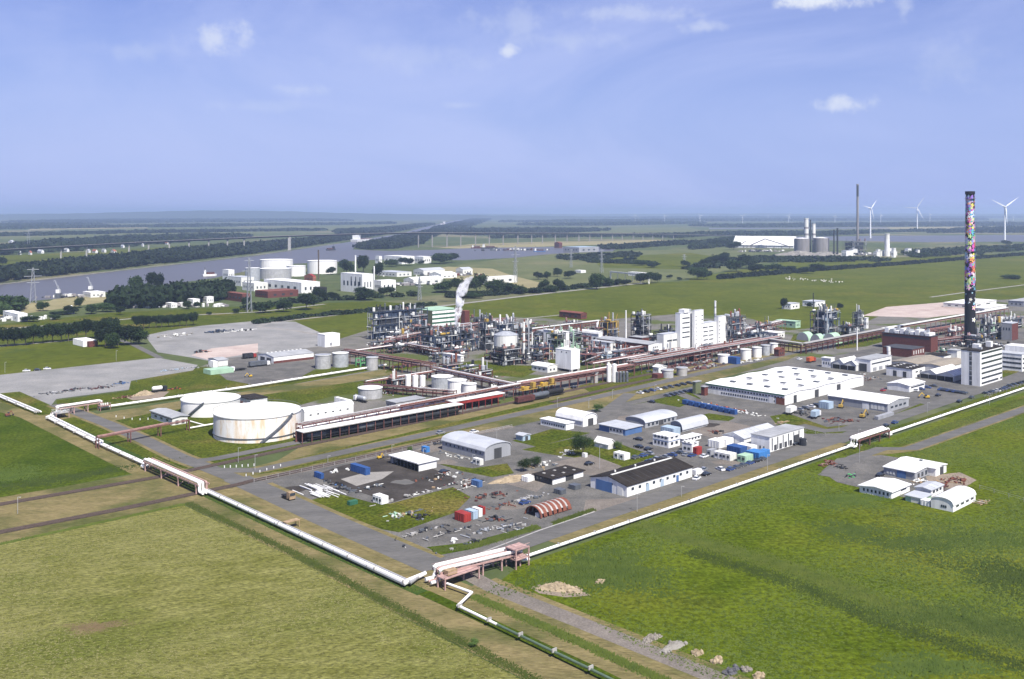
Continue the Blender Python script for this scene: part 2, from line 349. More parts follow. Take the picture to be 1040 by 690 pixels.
def layer(o):
    vs = [v.co for v in o.data.vertices]
    SHEETS.append((vs[0].z, len(SHEETS), o, min(v.x for v in vs), max(v.x for v in vs), min(v.y for v in vs), max(v.y for v in vs)))
def settle_sheets():
    """lay overlapping sheets 4 mm apart, in their intended order"""
    done = []
    for z, k, o, x0, x1, y0, y1 in sorted(SHEETS, key=lambda q: q[:2]):
        zz = .006
        for a0, a1, b0, b1, w in done:
            if a0 < x1 and x0 < a1 and b0 < y1 and y0 < b1: zz = max(zz, w+.004)
        done.append((x0, x1, y0, y1, zz))
        for v in o.data.vertices: v.co.z = zz
def sheet(name, px, m, z=.02, grow=None):
    """a flat piece of ground from its outline in the photograph"""
    pts = [P(a, b) for a, b in px]
    me = bpy.data.meshes.new(name); me.from_pydata([(p.x, p.y, z) for p in pts], [], [tuple(range(len(pts)))])
    if me.polygons[0].normal.z < 0: me.flip_normals()
    me.materials.append(M(m)); o = tag(link(name, me), kind='structure'); layer(o); return o
def strip(name, px, width, m, z=.05, kind='structure'):
    """a road or track of constant width along a line in the photograph"""
    pts = [P(a, b) for a, b in px]; L, R = [], []
    for i, p in enumerate(pts):
        d = (pts[min(i+1, len(pts)-1)]-pts[max(i-1, 0)]).normalized(); n = Vector((-d.y, d.x, 0))*width/2
        L.append(p+n); R.append(p-n)
    k = len(pts); vs = [(q.x, q.y, z) for q in L+R]
    me = bpy.data.meshes.new(name); me.from_pydata(vs, [], [(k+i, k+i+1, i+1, i) for i in range(k-1)])
    if me.polygons[0].normal.z < 0: me.flip_normals()
    me.materials.append(M(m)); o = tag(link(name, me), kind=kind); layer(o); return o
ORD = ['first', 'second', 'third', 'fourth', 'fifth', 'sixth', 'seventh', 'eighth', 'ninth', 'tenth', 'eleventh', 'twelfth', 'thirteenth', 'fourteenth', 'fifteenth',
       'sixteenth', 'seventeenth', 'eighteenth', 'nineteenth', 'twentieth']
ORD += ['twenty-'+x for x in ORD[:9]]+['thirtieth']+['thirty-'+x for x in ORD[:9]]+['fortieth']
# ---------------------------------------------------------------- the ground
def quad(name, x0, x1, y0, y1, m, z):
    me = bpy.data.meshes.new(name); me.from_pydata([(x0, y0, z), (x1, y0, z), (x1, y1, z), (x0, y1, z)], [], [(0, 1, 2, 3)])
    me.materials.append(M(m)); return tag(link(name, me), kind='structure')
quad('ground', -26000, 26000, -1500, 30000, 'g_far', 0)
# far fields
for nm, px, m in (
    ('pasture', [(-80, 262), (0, 260), (70, 257), (140, 252.5), (200, 249), (150, 257), (60, 264), (0, 270), (-80, 276)], 'g_meadow_far'),
    ('pasture', [(-200, 238), (0, 236), (130, 233), (300, 231), (420, 226.5), (380, 231), (300, 236), (130, 241), (0, 243), (-200, 246)], 'g_pasture'),
    ('pasture', [(470, 268), (520, 262), (600, 256), (740, 252), (800, 262), (700, 283), (560, 296), (470, 300), (430, 285)], 'g_pasture'),
    ('pasture', [(700, 283), (800, 266), (900, 262), (1100, 255), (1100, 262), (1040, 262), (840, 276), (700, 291)], 'g_meadow_far'),
    ('pasture', [(600, 262), (700, 257), (735, 262), (700, 274), (610, 272)], 'g_meadow_far'),
    ('pasture', [(520, 232), (700, 231), (720, 236), (540, 238)], 'g_pasture'),
    ('field', [(445, 252), (480, 248), (560, 245.5), (672, 243.6), (678, 246.4), (600, 249), (480, 253)], 'g_crop'),
    ('field', [(420, 276), (455, 271), (500, 273), (520, 280), (560, 290), (540, 297), (490, 288), (440, 281)], 'g_crop'),
    ('field', [(-60, 316), (50, 306), (62, 301), (100, 299), (118, 305), (60, 314), (0, 322), (-60, 328)], 'g_crop'),
    ('field', [(880, 231), (1200, 229), (1200, 231), (880, 233)], 'g_crop'),
    ('field', [(30, 232.5), (150, 230.8), (150, 231.8), (30, 233.7)], 'g_crop'),
    ('meadow', [(-200, 356), (0, 351), (60, 346), (130, 345), (165, 364), (0, 382), (-200, 404)], 'g_meadow_far'),
    ('meadow', [(236, 340), (262, 327), (300, 323), (375, 317), (430, 313.5), (560, 298), (660, 287.5), (720, 284.5), (840, 273), (1040, 258.5), (1300, 242), (1300, 345), (1040, 345), (900, 350), (700, 365), (520, 385),
                (420, 380), (345, 370), (330, 352), (280, 347)], 'g_meadow_far'),
    ('meadow', [(-60, 336), (110, 318), (230, 312), (380, 306), (420, 309), (260, 325), (236, 332), (150, 342), (100, 344), (0, 350), (-60, 355)], 'g_lawn')):
    sheet(nm, px, m, .03)
# canal, harbour basin and the wide river
sheet('canal', [(-300, 326), (-60, 299), (0, 289.5), (130, 274.5), (260, 260), (345, 247.5), (385, 240.8), (405, 237.8), (432, 230.8), (470, 222.6), (488, 219.6), (493, 219.8), (478, 223.2), (455, 228.5), (432, 234.5), (412, 240),
                (385, 245.5), (362, 249.5), (358, 253.5), (395, 255), (440, 254), (480, 252), (560, 251), (628, 251.5), (622, 255.5), (560, 258), (522, 262), (470, 264.5), (400, 263), (345, 266), (300, 268), (262, 273), (215, 283), (140, 293),
                (100, 298), (60, 303.5), (30, 306), (-60, 318), (-300, 352)], 'water', .06)
sheet('river', [(800, 240.5), (850, 240.2), (905, 239.6), (1040, 238.8), (1300, 237.5), (1300, 245.4), (1040, 245.6), (940, 246.2), (850, 244.6), (810, 242.4)], 'water', .06)
sheet('river', [(720, 231.6), (900, 231.2), (905, 232.2), (720, 233)], 'water', .06)
strip('river_bank', [(-60, 298), (0, 288.8), (130, 273.8), (260, 259.2), (345, 246.9)], 7, 'bank_stone', .1)
# the works
sheet('works_ground', [(196, 375), (262, 353), (330, 349), (372, 336), (440, 325), (530, 322), (600, 326), (690, 319), (760, 323), (800, 336), (880, 327), (905, 316), (1010, 305), (1200, 296), (1300, 340), (1040, 347), (900, 354), (790, 373), (560, 411),
                (400, 441), (300, 446), (290, 405), (330, 398), (280, 386)], 'g_site', .05)
for px in ([(437, 374), (486, 366), (512, 371), (556, 372), (530, 384), (500, 381), (468, 377)], [(391, 379), (440, 371), (436, 367), (410, 366), (398, 372)], [(262, 402), (395, 383), (408, 388), (370, 400), (340, 402), (300, 413), (276, 408)],
           [(588, 392), (660, 374), (700, 380), (640, 389), (600, 399)], [(845, 345), (890, 337), (905, 345), (880, 352), (850, 355)], [(268, 378), (310, 371), (322, 374), (300, 384), (276, 383)], [(560, 372), (600, 368), (590, 362), (556, 366)],
           [(1000, 382), (1040, 371), (1040, 376), (1012, 386)], [(800, 352), (840, 342), (836, 336), (806, 340)]):
    sheet('lawn', px, 'g_lawn', .07)
sheet('dirt_lot', [(876, 321), (900, 312), (968, 306.5), (1012, 311), (985, 318), (942, 323)], 'g_pinkdirt', .07)
sheet('yard', [(147, 341), (170, 336), (205, 331), (262, 326), (300, 327), (332, 341), (332, 351), (262, 360), (214, 367), (192, 363), (160, 358)], 'g_palelot', .07)
sheet('dirt_lot', [(194, 361), (215, 354), (262, 349), (262, 358), (213, 366)], 'g_pinkdirt', .09)
sheet('yard', [(-60, 388), (0, 381), (160, 363.5), (201, 371), (196, 376.5), (133, 387), (131, 396), (57, 405.5), (52, 412), (20, 398), (-60, 405)], 'g_palelot', .07)
sheet('yard', [(214, 373), (262, 358), (326, 372), (300, 386), (262, 392), (230, 386)], 'g_asphalt', .075)
# west side: lawns, dry strips, meadow
for px in ([(133, 388), (200, 373), (262, 377), (300, 381), (352, 370), (396, 373), (300, 390), (190, 405), (90, 418), (60, 419), (57, 407), (131, 397)], [(-60, 402), (0, 393), (20, 398), (52, 411), (60, 420), (40, 422), (0, 408)],
           [(60, 427), (84, 422), (110, 432), (181, 466), (215, 477), (150, 475)], [(118, 428), (200, 408), (262, 402), (302, 440), (305, 452), (230, 468), (215, 474), (181, 463)]):
    sheet('lawn', px, 'g_lawn', .051)
sheet('dry_grass', [(84, 423), (180, 408), (290, 392), (402, 373.5), (398, 381), (290, 400), (262, 404), (180, 416), (122, 429)], 'g_dry', .06)
sheet('lawn', [(114, 428), (130, 425), (162, 418), (240, 425), (305, 452), (282, 458), (222, 465), (200, 464.5), (172, 451), (142, 438)], 'g_lawn', .06)
sheet('dark_meadow', [(-300, 330), (-60, 402), (0, 418), (22, 425), (134, 481.5), (0, 506.5), (-300, 565)], 'g_dark', .04)
sheet('dry_grass', [(-300, 620), (0, 553.5), (187, 513.5), (262, 497), (166, 477), (0, 505.5), (-300, 560)], 'g_dry', .045)
sheet('dry_grass', [(20, 424), (-60, 404), (-60, 376), (0, 396), (215, 473), (255, 494), (432, 577), (490, 600), (745, 696), (1000, 800), (1000, 900), (830, 850), (545, 697), (420, 632), (187, 512), (134, 482)], 'g_dry', .05)
sheet('hay_field', [(-300, 628), (0, 554), (187, 513.5), (300, 568), (420, 633), (529, 690), (640, 748), (900, 900), (-600, 900)], 'g_hay', .055)
# green strip along the pipeline
strip('grass_strip', [(60, 428), (150, 470), (205, 500), (300, 545), (430, 603)], 4.0, 'g_reed', .062)
strip('grass_strip', [(430, 602), (470, 620), (600, 680), (760, 760)], 3.6, 'g_dark', .062)
for px in ([(538, 597), (560, 590), (585, 596), (600, 605), (575, 607), (548, 603)], [(128, 404), (150, 398), (172, 398), (165, 404), (135, 407)], [(500, 492), (515, 482), (535, 482), (530, 494)]):
    sheet('bare_soil', px, 'g_track', .06)
# east meadow
sheet('meadow', [(528, 574), (868, 456), (1040, 398.5), (1300, 312), (1500, 900), (1000, 900), (745, 697), (620, 640), (500, 597)], 'g_meadow', .04)
sheet('lawn', [(905, 452), (1040, 402), (1100, 382), (1100, 396), (1040, 415), (925, 456)], 'g_lawn', .06)
strip('dry_grass', [(560, 551), (705, 503), (780, 478), (860, 451)], 7.5, 'g_dry', .062)
strip('lawn', [(880, 445), (940, 426), (1040, 391)], 5, 'g_lawn', .061)
# the middle: verges between the tracks and the road
sheet('verge', [(222, 484), (282, 468), (305, 454), (512, 409.5), (560, 398), (700, 369), (800, 350), (830, 352), (800, 366), (700, 393), (620, 412), (430, 452), (256, 488)], 'g_dry', .052)
sheet('lawn', [(262, 482), (300, 466), (512, 417), (600, 398), (700, 376), (690, 381), (600, 404), (440, 445), (290, 478)], 'g_lawn', .056)
sheet('yard', [(252, 490), (430, 452.5), (620, 412.5), (700, 393.5), (790, 373), (900, 351), (1040, 336), (1200, 320), (1200, 338), (1040, 387), (986, 403), (909, 428), (858, 450), (780, 473), (705, 499), (620, 526), (522, 558), (478, 580), (440, 573),
               (400, 550), (320, 515.5)], 'g_asphalt', .06)
sheet('dark_yard', [(318, 483), (348, 473), (395, 463), (425, 470), (462, 486), (460, 491), (398, 511), (380, 505), (330, 489)], 'g_darkasphalt', .07)
sheet('concrete_slab', [(346, 487), (372, 480), (400, 479), (388, 487), (362, 494)], 'g_concrete', .08)
strip('pavement', [(255, 489.5), (330, 473), (430, 452), (520, 433)], 5, 'g_gravel', .075)
for nm, px, m in (('lawn', [(313, 509), (341, 501), (378, 511), (396, 512), (460, 495), (478, 505), (462, 521), (405, 541), (388, 538)], 'g_lawn'),
    ('lawn', [(425, 463), (440, 470), (480, 476), (515, 471), (522, 481), (500, 485), (470, 479), (437, 469)], 'g_lawn'),
    ('lawn', [(530, 457), (580, 446), (622, 448), (640, 455), (668, 464), (620, 479), (590, 466), (560, 462)], 'g_lawn'),
    ('lawn', [(433, 556), (470, 552), (500, 545), (545, 533), (550, 537), (480, 558), (447, 564)], 'g_dark'),
    ('lawn', [(560, 534), (565, 529), (600, 516.5), (605, 518.5), (570, 532)], 'g_dark'), ('lawn', [(520, 448), (560, 436), (600, 440), (545, 454)], 'g_lawn'),
    ('lawn', [(640, 412), (700, 398), (712, 405), (690, 414), (660, 408)], 'g_lawn'), ('lawn', [(782, 423), (800, 420), (840, 434), (872, 431), (860, 440), (820, 441), (790, 433)], 'g_lawn'),
    ('lawn', [(886, 430), (935, 410), (952, 414), (905, 430)], 'g_lawn'), ('lawn', [(700, 425), (720, 420), (748, 424), (740, 428)], 'g_lawn'), ('lawn', [(842, 460), (874, 447), (902, 455), (870, 466)], 'g_lawn'),
    ('lawn', [(955, 424), (1040, 389), (1040, 394), (965, 424)], 'g_lawn'), ('dirt_lot', [(500, 486), (540, 478), (565, 483), (545, 500), (515, 492)], 'g_gravel'), ('dirt_lot', [(595, 508), (660, 505), (700, 494), (640, 520), (590, 531)], 'g_gravel'),
    ('gravel_lot', [(560, 470), (600, 462), (632, 474), (612, 484), (575, 480)], 'g_gravel'), ('gravel_lot', [(700, 438), (740, 428), (790, 440), (745, 452)], 'g_gravel'), ('lawn', [(390, 467), (440, 452), (470, 446), (480, 449), (430, 462)], 'g_gravel'),
    ('yard', [(834, 479), (850, 466), (885, 461), (912, 465), (962, 490), (990, 502), (978, 516), (900, 502), (850, 490)], 'g_asphalt'), ('dirt_lot', [(940, 484), (975, 480), (992, 488), (975, 498), (945, 494)], 'g_track')):
    sheet(nm, px, m, .08)
# worn and mended places in the paving
rp_ = random.Random(40)
for i, (px, py, a_, b_) in enumerate(((470, 545, 22, 4), (520, 515, 16, 4), (600, 497, 14, 4), (660, 478, 18, 4), (690, 450, 14, 3), (740, 470, 18, 3), (830, 422, 22, 4), (890, 405, 18, 3), (930, 402, 20, 3), (640, 425, 16, 3), (770, 440, 14, 3), (720, 432, 14, 2.5), (560, 515, 12, 3), (455, 470, 12, 3), (980, 392, 12, 2), (300, 497, 14, 4), (410, 490, 14, 3), (860, 388, 18, 2.5), (940, 395, 12, 2))):
    n_ = 13; sheet('paving_patch', [(px+a_*math.cos(6.283*k/n_)*rp_.uniform(.6, 1.1), py+b_*math.sin(6.283*k/n_)*rp_.uniform(.6, 1.1)) for k in range(n_)], ('g_road', 'g_gravel', 'g_asphalt', 'g_darkasphalt')[i % 4] if py > 396 else 'g_asphalt', .0805)
# roads
strip('road', [(57, 411), (81, 420), (110, 431), (147.5, 447.5), (181, 464), (205, 473), (240, 487)], 7.5, 'g_road', .085)
strip('road', [(240, 486), (258, 494), (331, 527.5), (400, 557.5), (445, 577)], 10.5, 'g_road', .09)
strip('path', [(462, 577), (500, 597), (600, 637), (735, 692), (900, 760), (1100, 845)], 5.8, 'g_gravel', .088)
strip('road', [(432, 574), (478, 575), (522, 555), (620, 521), (705, 493), (780, 468), (858, 444), (909, 425), (986, 399.5), (1040, 382), (1150, 345)], 8.5, 'g_road', .094)
strip('road', [(215, 478), (262, 478), (300, 470), (440, 440), (540, 418), (600, 405), (700, 382), (790, 362), (862, 345.5), (905, 337)], 7, 'g_road', .098)
strip('road', [(195, 469), (220, 466), (305, 449), (330, 443)], 6, 'g_road', .1)
strip('road', [(838, 484), (868, 465), (895, 456), (925, 456), (1040, 416), (1150, 377)], 6, 'g_road', .102)
strip('road', [(120, 345), (135, 350), (163, 364)], 5, 'g_road', .1)
strip('road', [(590, 437), (640, 400)], 7, 'g_road', .101)
strip('road', [(812, 432), (838, 438), (862, 436), (880, 430)], 8, 'g_road', .103)
strip('road', [(650, 440), (672, 455), (712, 470), (735, 480)], 7, 'g_asphalt', .104)
strip('road', [(690, 400), (750, 424), (800, 408), (880, 395)], 7, 'g_asphalt', .105)
strip('path', [(-60, 358), (0, 352), (70, 346), (100, 345)], 5, 'g_concrete', .1)
strip('path', [(-60, 339), (60, 330), (150, 322.5), (262, 317), (330, 309)], 6, 'g_concrete', .1)
strip('path', [(430, 313.2), (560, 297.6), (655, 287.5)], 8, 'g_concrete', .1)
strip('path', [(332, 342), (300, 336), (262, 332), (275, 328), (300, 325), (380, 316)], 5, 'g_concrete', .1)
strip('path', [(945, 302), (985, 296.5), (1040, 289.5), (1200, 272)], 5, 'g_concrete', .1)
strip('path', [(478, 322), (520, 325), (570, 320)], 4, 'g_concrete', .1)
strip('path', [(520, 325), (500, 329), (580, 331)], 4, 'g_gravel', .1)
strip('kerb_strip', [(478, 566), (548, 539), (604, 520)], .6, 'concrete', .13)
for px, w_ in (([(57, 411), (81, 420), (110, 431), (147.5, 447.5), (181, 464), (205, 473)], 11), ([(258, 494), (331, 527.5), (400, 557.5), (432, 571.5)], 14.5), ([(490, 592), (600, 637), (735, 692), (900, 760)], 10), ([(880, 461), (925, 456), (1040, 416), (1150, 377)], 8.5), ([(262, 478), (300, 470), (440, 440), (540, 418), (600, 405), (700, 382)], 9.5)):
    strip('worn_verge', px, w_, 'g_dry', .0832)
# rail tracks: ballast, two rails, sleepers
def track(label, px, z=.11):
    t = root('railway_track', label, 'railway', P(*px[0]))
    off = t.location.copy()
    pts = [P(*q)-off for q in px]
    def ribbon(name, o, w, m, zz):
        L, R = [], []
        for i, p in enumerate(pts):
            d = (pts[min(i+1, len(pts)-1)]-pts[max(i-1, 0)]).normalized(); n = Vector((-d.y, d.x, 0))
            L.append(p+n*(o+w/2)); R.append(p+n*(o-w/2))
        k = len(pts); b = MB(); b.add([(q.x, q.y, zz) for q in L+R]+[(q.x, q.y, 0) for q in L+R],
                                      [(k+i, k+i+1, i+1, i) for i in range(k-1)]+[(i, i+1, i+1+2*k, i+2*k) for i in range(k-1)]+[(k+i+1, k+i, i+3*k, i+1+3*k) for i in range(k-1)])
        b.build(name, m, t)
    ribbon('ballast', 0, 3.8, 'ballast', z+.1); ribbon('rail', -.72, .12, 'rail', z+.3); ribbon('rail', .72, .12, 'rail', z+.3)
    return t
track('rusty brown rail track running under the pipe bridge past the open loading shed', [(-200, 547), (0, 512.7), (163, 484.5), (217.5, 472.8), (305, 453.5), (420, 430), (512, 411), (600, 392.5), (720, 368), (800, 351.5)])
track('lower brown rail track bordering the pale mown hay field and the dark yard', [(-200, 582), (0, 541), (120, 518), (243, 492.3), (255, 489), (405, 456.2), (470, 442)])
track('short brown rail track through the lawn before the white silos', [(560, 409), (640, 390), (700, 377.5), (745, 368)])

settle_sheets()
# ---------------------------------------------------------------- hills and woods far away
def hills(name, x0, x1, y, prof, depth, m):
    n = 90; b = MB(); vs = []
    for i in range(n+1):
        t = i/n; px = x0+(x1-x0)*t
        hgt = np.interp(px, [q[0] for q in prof], [q[1] for q in prof])+3*math.sin(i*1.7)+2*math.sin(i*.63)
        x = (px-CX)/F*y
        vs += [(x, y, -1), (x, y+depth*.35, hgt*.62), (x*1.05, y+depth*.6, hgt), (x*1.1, y+depth*1.2, -1)]
    fs = [(i*4+j, (i+1)*4+j, (i+1)*4+j+1, i*4+j+1) for i in range(n) for j in range(3)]
    return tag(b.add(vs, fs).build(name, m), kind='structure')
leafmat('hill_green', (.035, .055, .03), (.075, .095, .05))
hills('hills', -200, 620, 13500, [(-200, 60), (0, 75), (100, 105), (160, 128), (230, 132), (290, 112), (360, 85), (480, 60), (620, 40)], 3000, 'hill_green')
hills('far_ridge', -400, 1500, 21000, [(-400, 90), (300, 70), (600, 65), (760, 80), (900, 75), (1500, 70)], 3000, 'hill_green')

bm_ = bmesh.new(); bmesh.ops.create_icosphere(bm_, subdivisions=2, radius=1.0)
ICO_V = np.array([v.co[:] for v in bm_.verts]); ICO_F = np.array([[v.index for v in f.verts] for f in bm_.faces]); bm_.free()
bm_ = bmesh.new(); bmesh.ops.create_icosphere(bm_, subdivisions=1, radius=1.0)
ICO1_V = np.array([v.co[:] for v in bm_.verts]); ICO1_F = np.array([[v.index for v in f.verts] for f in bm_.faces]); bm_.free()
def inside(p, poly):
    x, y = p; c = False; j = len(poly)-1
    for i in range(len(poly)):
        xi, yi = poly[i]; xj, yj = poly[j]
        if (yi > y) != (yj > y) and x < (xj-xi)*(y-yi)/(yj-yi)+xi: c = not c
        j = i
    return c
def wood(label, px, spacing, h0, h1, m='wood_leaf', name='wood', leafy=True, gap=0.0):
    """a far wood as one mass: crowns of uneven size, each broken up into lumps"""
    poly = [tuple(P(a, b)[:2]) for a, b in px]
    xs = [q[0] for q in poly]; ys = [q[1] for q in poly]
    V, Fc, k = [], [], 0
    y = min(ys)
    while y < max(ys):
        x = min(xs)
        while x < max(xs):
            q = (x+random.uniform(-.5, .5)*spacing, y+random.uniform(-.5, .5)*spacing)
            if inside(q, poly) and random.random() > gap:
                hh = random.uniform(h0, h1); r = spacing*random.uniform(.55, .9)
                # leafy clumps (small tilted faces) round a dark core
                nq = 44 if spacing < 12 else 30
                d3 = RNG.normal(0, 1, (nq, 3)); d3 /= np.linalg.norm(d3, axis=1)[:, None]; d3[:, 2] = np.abs(d3[:, 2])*1.1-.35
                lob = RNG.uniform(.72, 1.12, (nq, 1))*(1+.25*np.sin(3*np.arctan2(d3[:, 1:2], d3[:, 0:1])+hh))
                ctr = d3*lob*np.array([r, r, hh*.5])+np.array([q[0], q[1], hh*.55])
                e1 = RNG.normal(0, 1, (nq, 3)); e1 /= np.linalg.norm(e1, axis=1)[:, None]; e2 = np.cross(e1, RNG.normal(0, 1, (nq, 3))); e2 /= np.linalg.norm(e2, axis=1)[:, None]
                sz = r*RNG.uniform(.16, .36, (nq, 1))
                quad_ = np.stack([ctr-e1*sz-e2*sz*.7, ctr+e1*sz-e2*sz*.7, ctr+e1*sz*.8+e2*sz*.8, ctr-e1*sz*.8+e2*sz*.8], axis=1).reshape(-1, 3)
                V.append(quad_); idx = (np.arange(nq)*4)[:, None]+k
                Fc.append(np.concatenate([idx+np.array([[0, 1, 2]]), idx+np.array([[0, 2, 3]])], axis=0)); k += len(quad_)
                v = ICO1_V*(1+RNG.normal(0, .2, (len(ICO1_V), 1)))*np.array([r*.78, r*.78, hh*.45])+np.array([q[0], q[1], hh*.5])
                V.append(v); Fc.append(ICO1_F+k); k += len(v)
            x += spacing
        y += spacing
    if not V: return
    V = np.concatenate(V); Fc = np.concatenate(Fc)
    me = bpy.data.meshes.new(name); me.from_pydata(V.tolist(), [], Fc.tolist()); me.materials.append(M(m))
    return tag(link(name, me), label, 'wood', kind='stuff')
wood('long dark wood along the far bank of the canal', [(-120, 302), (0, 286.8), (130, 272), (260, 257.6), (345, 245.4), (392, 238.4), (345, 242.2), (260, 250.5), (190, 256), (130, 263), (60, 271), (0, 279), (-120, 291)], 14, 12, 18)
wood('dark wood on the point between canal and harbour basin', [(360, 252.3), (372, 249), (412, 241.2), (440, 234.5), (455, 234), (440, 241), (425, 249), (400, 253), (375, 253.8)], 17, 9, 16)
wood('hazy wood along the right bank of the distant canal', [(440, 233.5), (458, 228.6), (480, 223.4), (492, 221), (500, 222.5), (486, 227.5), (470, 233)], 30, 10, 18)
wood('hazy wood on the left bank of the distant canal', [(342, 235.5), (390, 233), (432, 228.3), (440, 228.4), (400, 236), (360, 239.5), (345, 238.5)], 28, 10, 16)
for i, (px, sp) in enumerate((([(430, 237), (470, 234), (560, 233.5), (620, 234.5), (560, 237.5), (480, 239.5)], 26), ([(640, 241), (740, 237.5), (830, 237.5), (900, 236.5), (840, 239.8), (740, 239.2), (690, 242)], 24), ([(700, 230), (960, 227), (1100, 228), (1000, 230), (760, 231.3)], 40),
    ([(0, 226), (120, 223.5), (330, 223), (360, 224.5), (120, 227)], 50), ([(940, 237), (980, 233.5), (1060, 231.5), (1200, 231), (1200, 235.5), (1060, 236.5)], 30), ([(160, 230), (230, 229), (240, 230.3), (160, 231)], 40), ([(520, 229), (640, 227), (720, 227.2), (600, 229.6)], 42),
    ([(-60, 229.5), (60, 228), (110, 229), (20, 231)], 40), ([(500, 226), (700, 223.5), (1000, 222.8), (1000, 224), (700, 225.3)], 60), ([(560, 222), (800, 220.8), (1200, 220.6), (1200, 221.3), (700, 222.4)], 90))):
    wood(['belt of hazy trees behind the long road bridge', 'dark belt of trees beside the white bulk hall', 'blue belt of trees below the distant turbines', 'blue wooded foot of the distant hills',
          'dark island wood in the wide river behind the painted chimney', 'small hazy wood in the pale fields above the bridge', 'thin hazy tree belt above the bridge approach', 'small hazy wood at the left edge above the village',
          'faint tree line across the middle distance', 'faintest tree line just under the horizon'][i], px, sp, 9, 16, gap=.42)
wood('clumps of village trees behind the bridge at the left', [(-40, 258), (0, 252), (60, 246), (130, 242), (215, 239.5), (255, 240.5), (150, 249), (60, 256), (0, 260)], 34, 7, 12, gap=.45)
wood('dark bushy hedge beyond the large meadow', [(455, 303.5), (560, 296.5), (640, 288), (640, 286.5), (560, 294.5), (455, 301)], 7, 2.5, 5, name='hedge')
wood('dark hedge along the far edge of the large meadow', [(730, 284), (838, 275), (900, 270.5), (1040, 259.5), (1040, 258), (900, 269), (838, 273), (730, 281.5)], 8, 2, 5, name='hedge')
wood('low scrub line across the pasture before the bridge', [(590, 264), (660, 267.5), (668, 269.5), (600, 267)], 9, 3, 5, name='hedge')
wood('scrub along the dyke behind the blue steel plant', [(255, 330.5), (300, 324), (380, 316.8), (440, 310.5), (440, 309.3), (300, 322.5), (255, 328)], 6, 1.5, 3, name='hedge')
wood('dark bushes on the shore behind the painted chimney', [(920, 258), (1000, 253), (1040, 251), (1080, 250), (1080, 252), (1000, 257), (930, 262)], 16, 6, 11, gap=.3)
wood('thick dark grove between the canal and the western road', [(112, 314), (122, 306), (165, 303), (205, 301), (226, 299), (237, 301), (228, 306), (190, 309), (150, 314.5)], 8, 15, 21, 'leaf_dark', gap=.0)
wood('bushes on the near canal bank at the left', [(-30, 322), (0, 316), (24, 312), (26, 315), (0, 321)], 8, 8, 13, 'leaf', gap=.05)
# reeds along the ditches: fine upright blades, shaded like the soft top of the sward
def tuftmesh(name, T, m):
    """T: rows of x, y, half width, height, turn, lean x, lean y; each tuft a small leaning spike with four sides"""
    T = np.array(T); n_ = len(T); V = np.zeros((n_, 5, 3))
    for k in range(4):
        a = T[:, 4]+k*math.pi/2; w_ = T[:, 2]*(1 if k % 2 else .55)
        V[:, k, 0] = T[:, 0]+np.cos(a)*w_; V[:, k, 1] = T[:, 1]+np.sin(a)*w_
    V[:, 4, 0] = T[:, 0]+T[:, 5]; V[:, 4, 1] = T[:, 1]+T[:, 6]; V[:, 4, 2] = T[:, 3]
    base = np.arange(n_)[:, None]*5; Fc = np.concatenate([base+np.array([[k, (k+1) % 4, 4]]) for k in range(4)], axis=1).reshape(-1, 3)
    me = bpy.data.meshes.new(name); me.from_pydata(V.reshape(-1, 3).tolist(), [], Fc.tolist()); me.materials.append(M(m)); me.update()
    fn = np.array([p.normal[:] for p in me.polygons]); fn = fn*.45; fn[:, 2] = np.abs(fn[:, 2])+1.0; fn /= np.linalg.norm(fn, axis=1)[:, None]
    me.normals_split_custom_set(np.repeat(fn, 3, axis=0).tolist()); return me
def reeds(label, px, width, n, h, m='leaf_light'):
    pts = [P(*q) for q in px]; seg = [(pts[i+1]-pts[i]).length for i in range(len(pts)-1)]; tot = sum(seg)
    T = []
    for i in range(n):
        t = random.uniform(0, tot); j = 0
        while t > seg[j] and j < len(seg)-1: t -= seg[j]; j += 1
        d = (pts[j+1]-pts[j]).normalized(); p = pts[j]+d*t+Vector((-d.y, d.x, 0))*random.gauss(0, width/3.2)
        a = random.uniform(0, 3.14); w = random.uniform(.10, .30); hh = h*random.uniform(.4, 1.1)
        T.append((p.x, p.y, w, hh, a, random.gauss(0, .2), random.gauss(0, .2)))
    return tag(link('reeds', tuftmesh('reeds', T, m)), label, 'reeds', kind='stuff')
leafmat('reed_pale', (.062, .092, .012), (.100, .124, .022)); leafmat('reed', (.040, .060, .009), (.068, .088, .015)); leafmat('tuft', (.046, .074, .011), (.082, .104, .018)); leafmat('tuft_dark', (.030, .050, .007), (.050, .072, .011)); leafmat('straw', (.10, .105, .036), (.18, .165, .07))
reeds('dark green reeds in the ditch beside the hay field', [(190, 511), (300, 563), (420, 627), (545, 692), (700, 770)], 3.0, 15000, .35, 'reed')
reeds('thin reed line along the top of the hay field', [(-100, 575), (0, 553), (187, 512.5)], 1.6, 6000, .4, 'reed')
reeds('reeds and weeds between gravel path and dry strip', [(480, 606), (560, 640), (700, 704), (820, 760)], 2.4, 13000, .6, 'reed')
reeds('weeds along the green strip under the western pipeline', [(150, 470), (205, 500), (300, 545), (425, 600)], 3.5, 9000, .3, 'reed')
reeds('clipped hedge plants beside the lower yard', [(440, 560), (480, 556), (546, 536)], 2.2, 5000, .9, 'reed')
reeds('hedge plants beside the rusty arched shelter', [(562, 532), (603, 518)], 1.8, 900, .8, 'reed')
KEEP = [[tuple(P(a, b)[:2]) for a, b in q_] for q_ in ([(836, 490), (834, 474), (868, 460), (905, 450), (925, 452), (1060, 405), (1060, 414), (925, 461), (905, 462), (965, 486), (995, 498), (995, 522), (965, 524), (870, 506)],)]
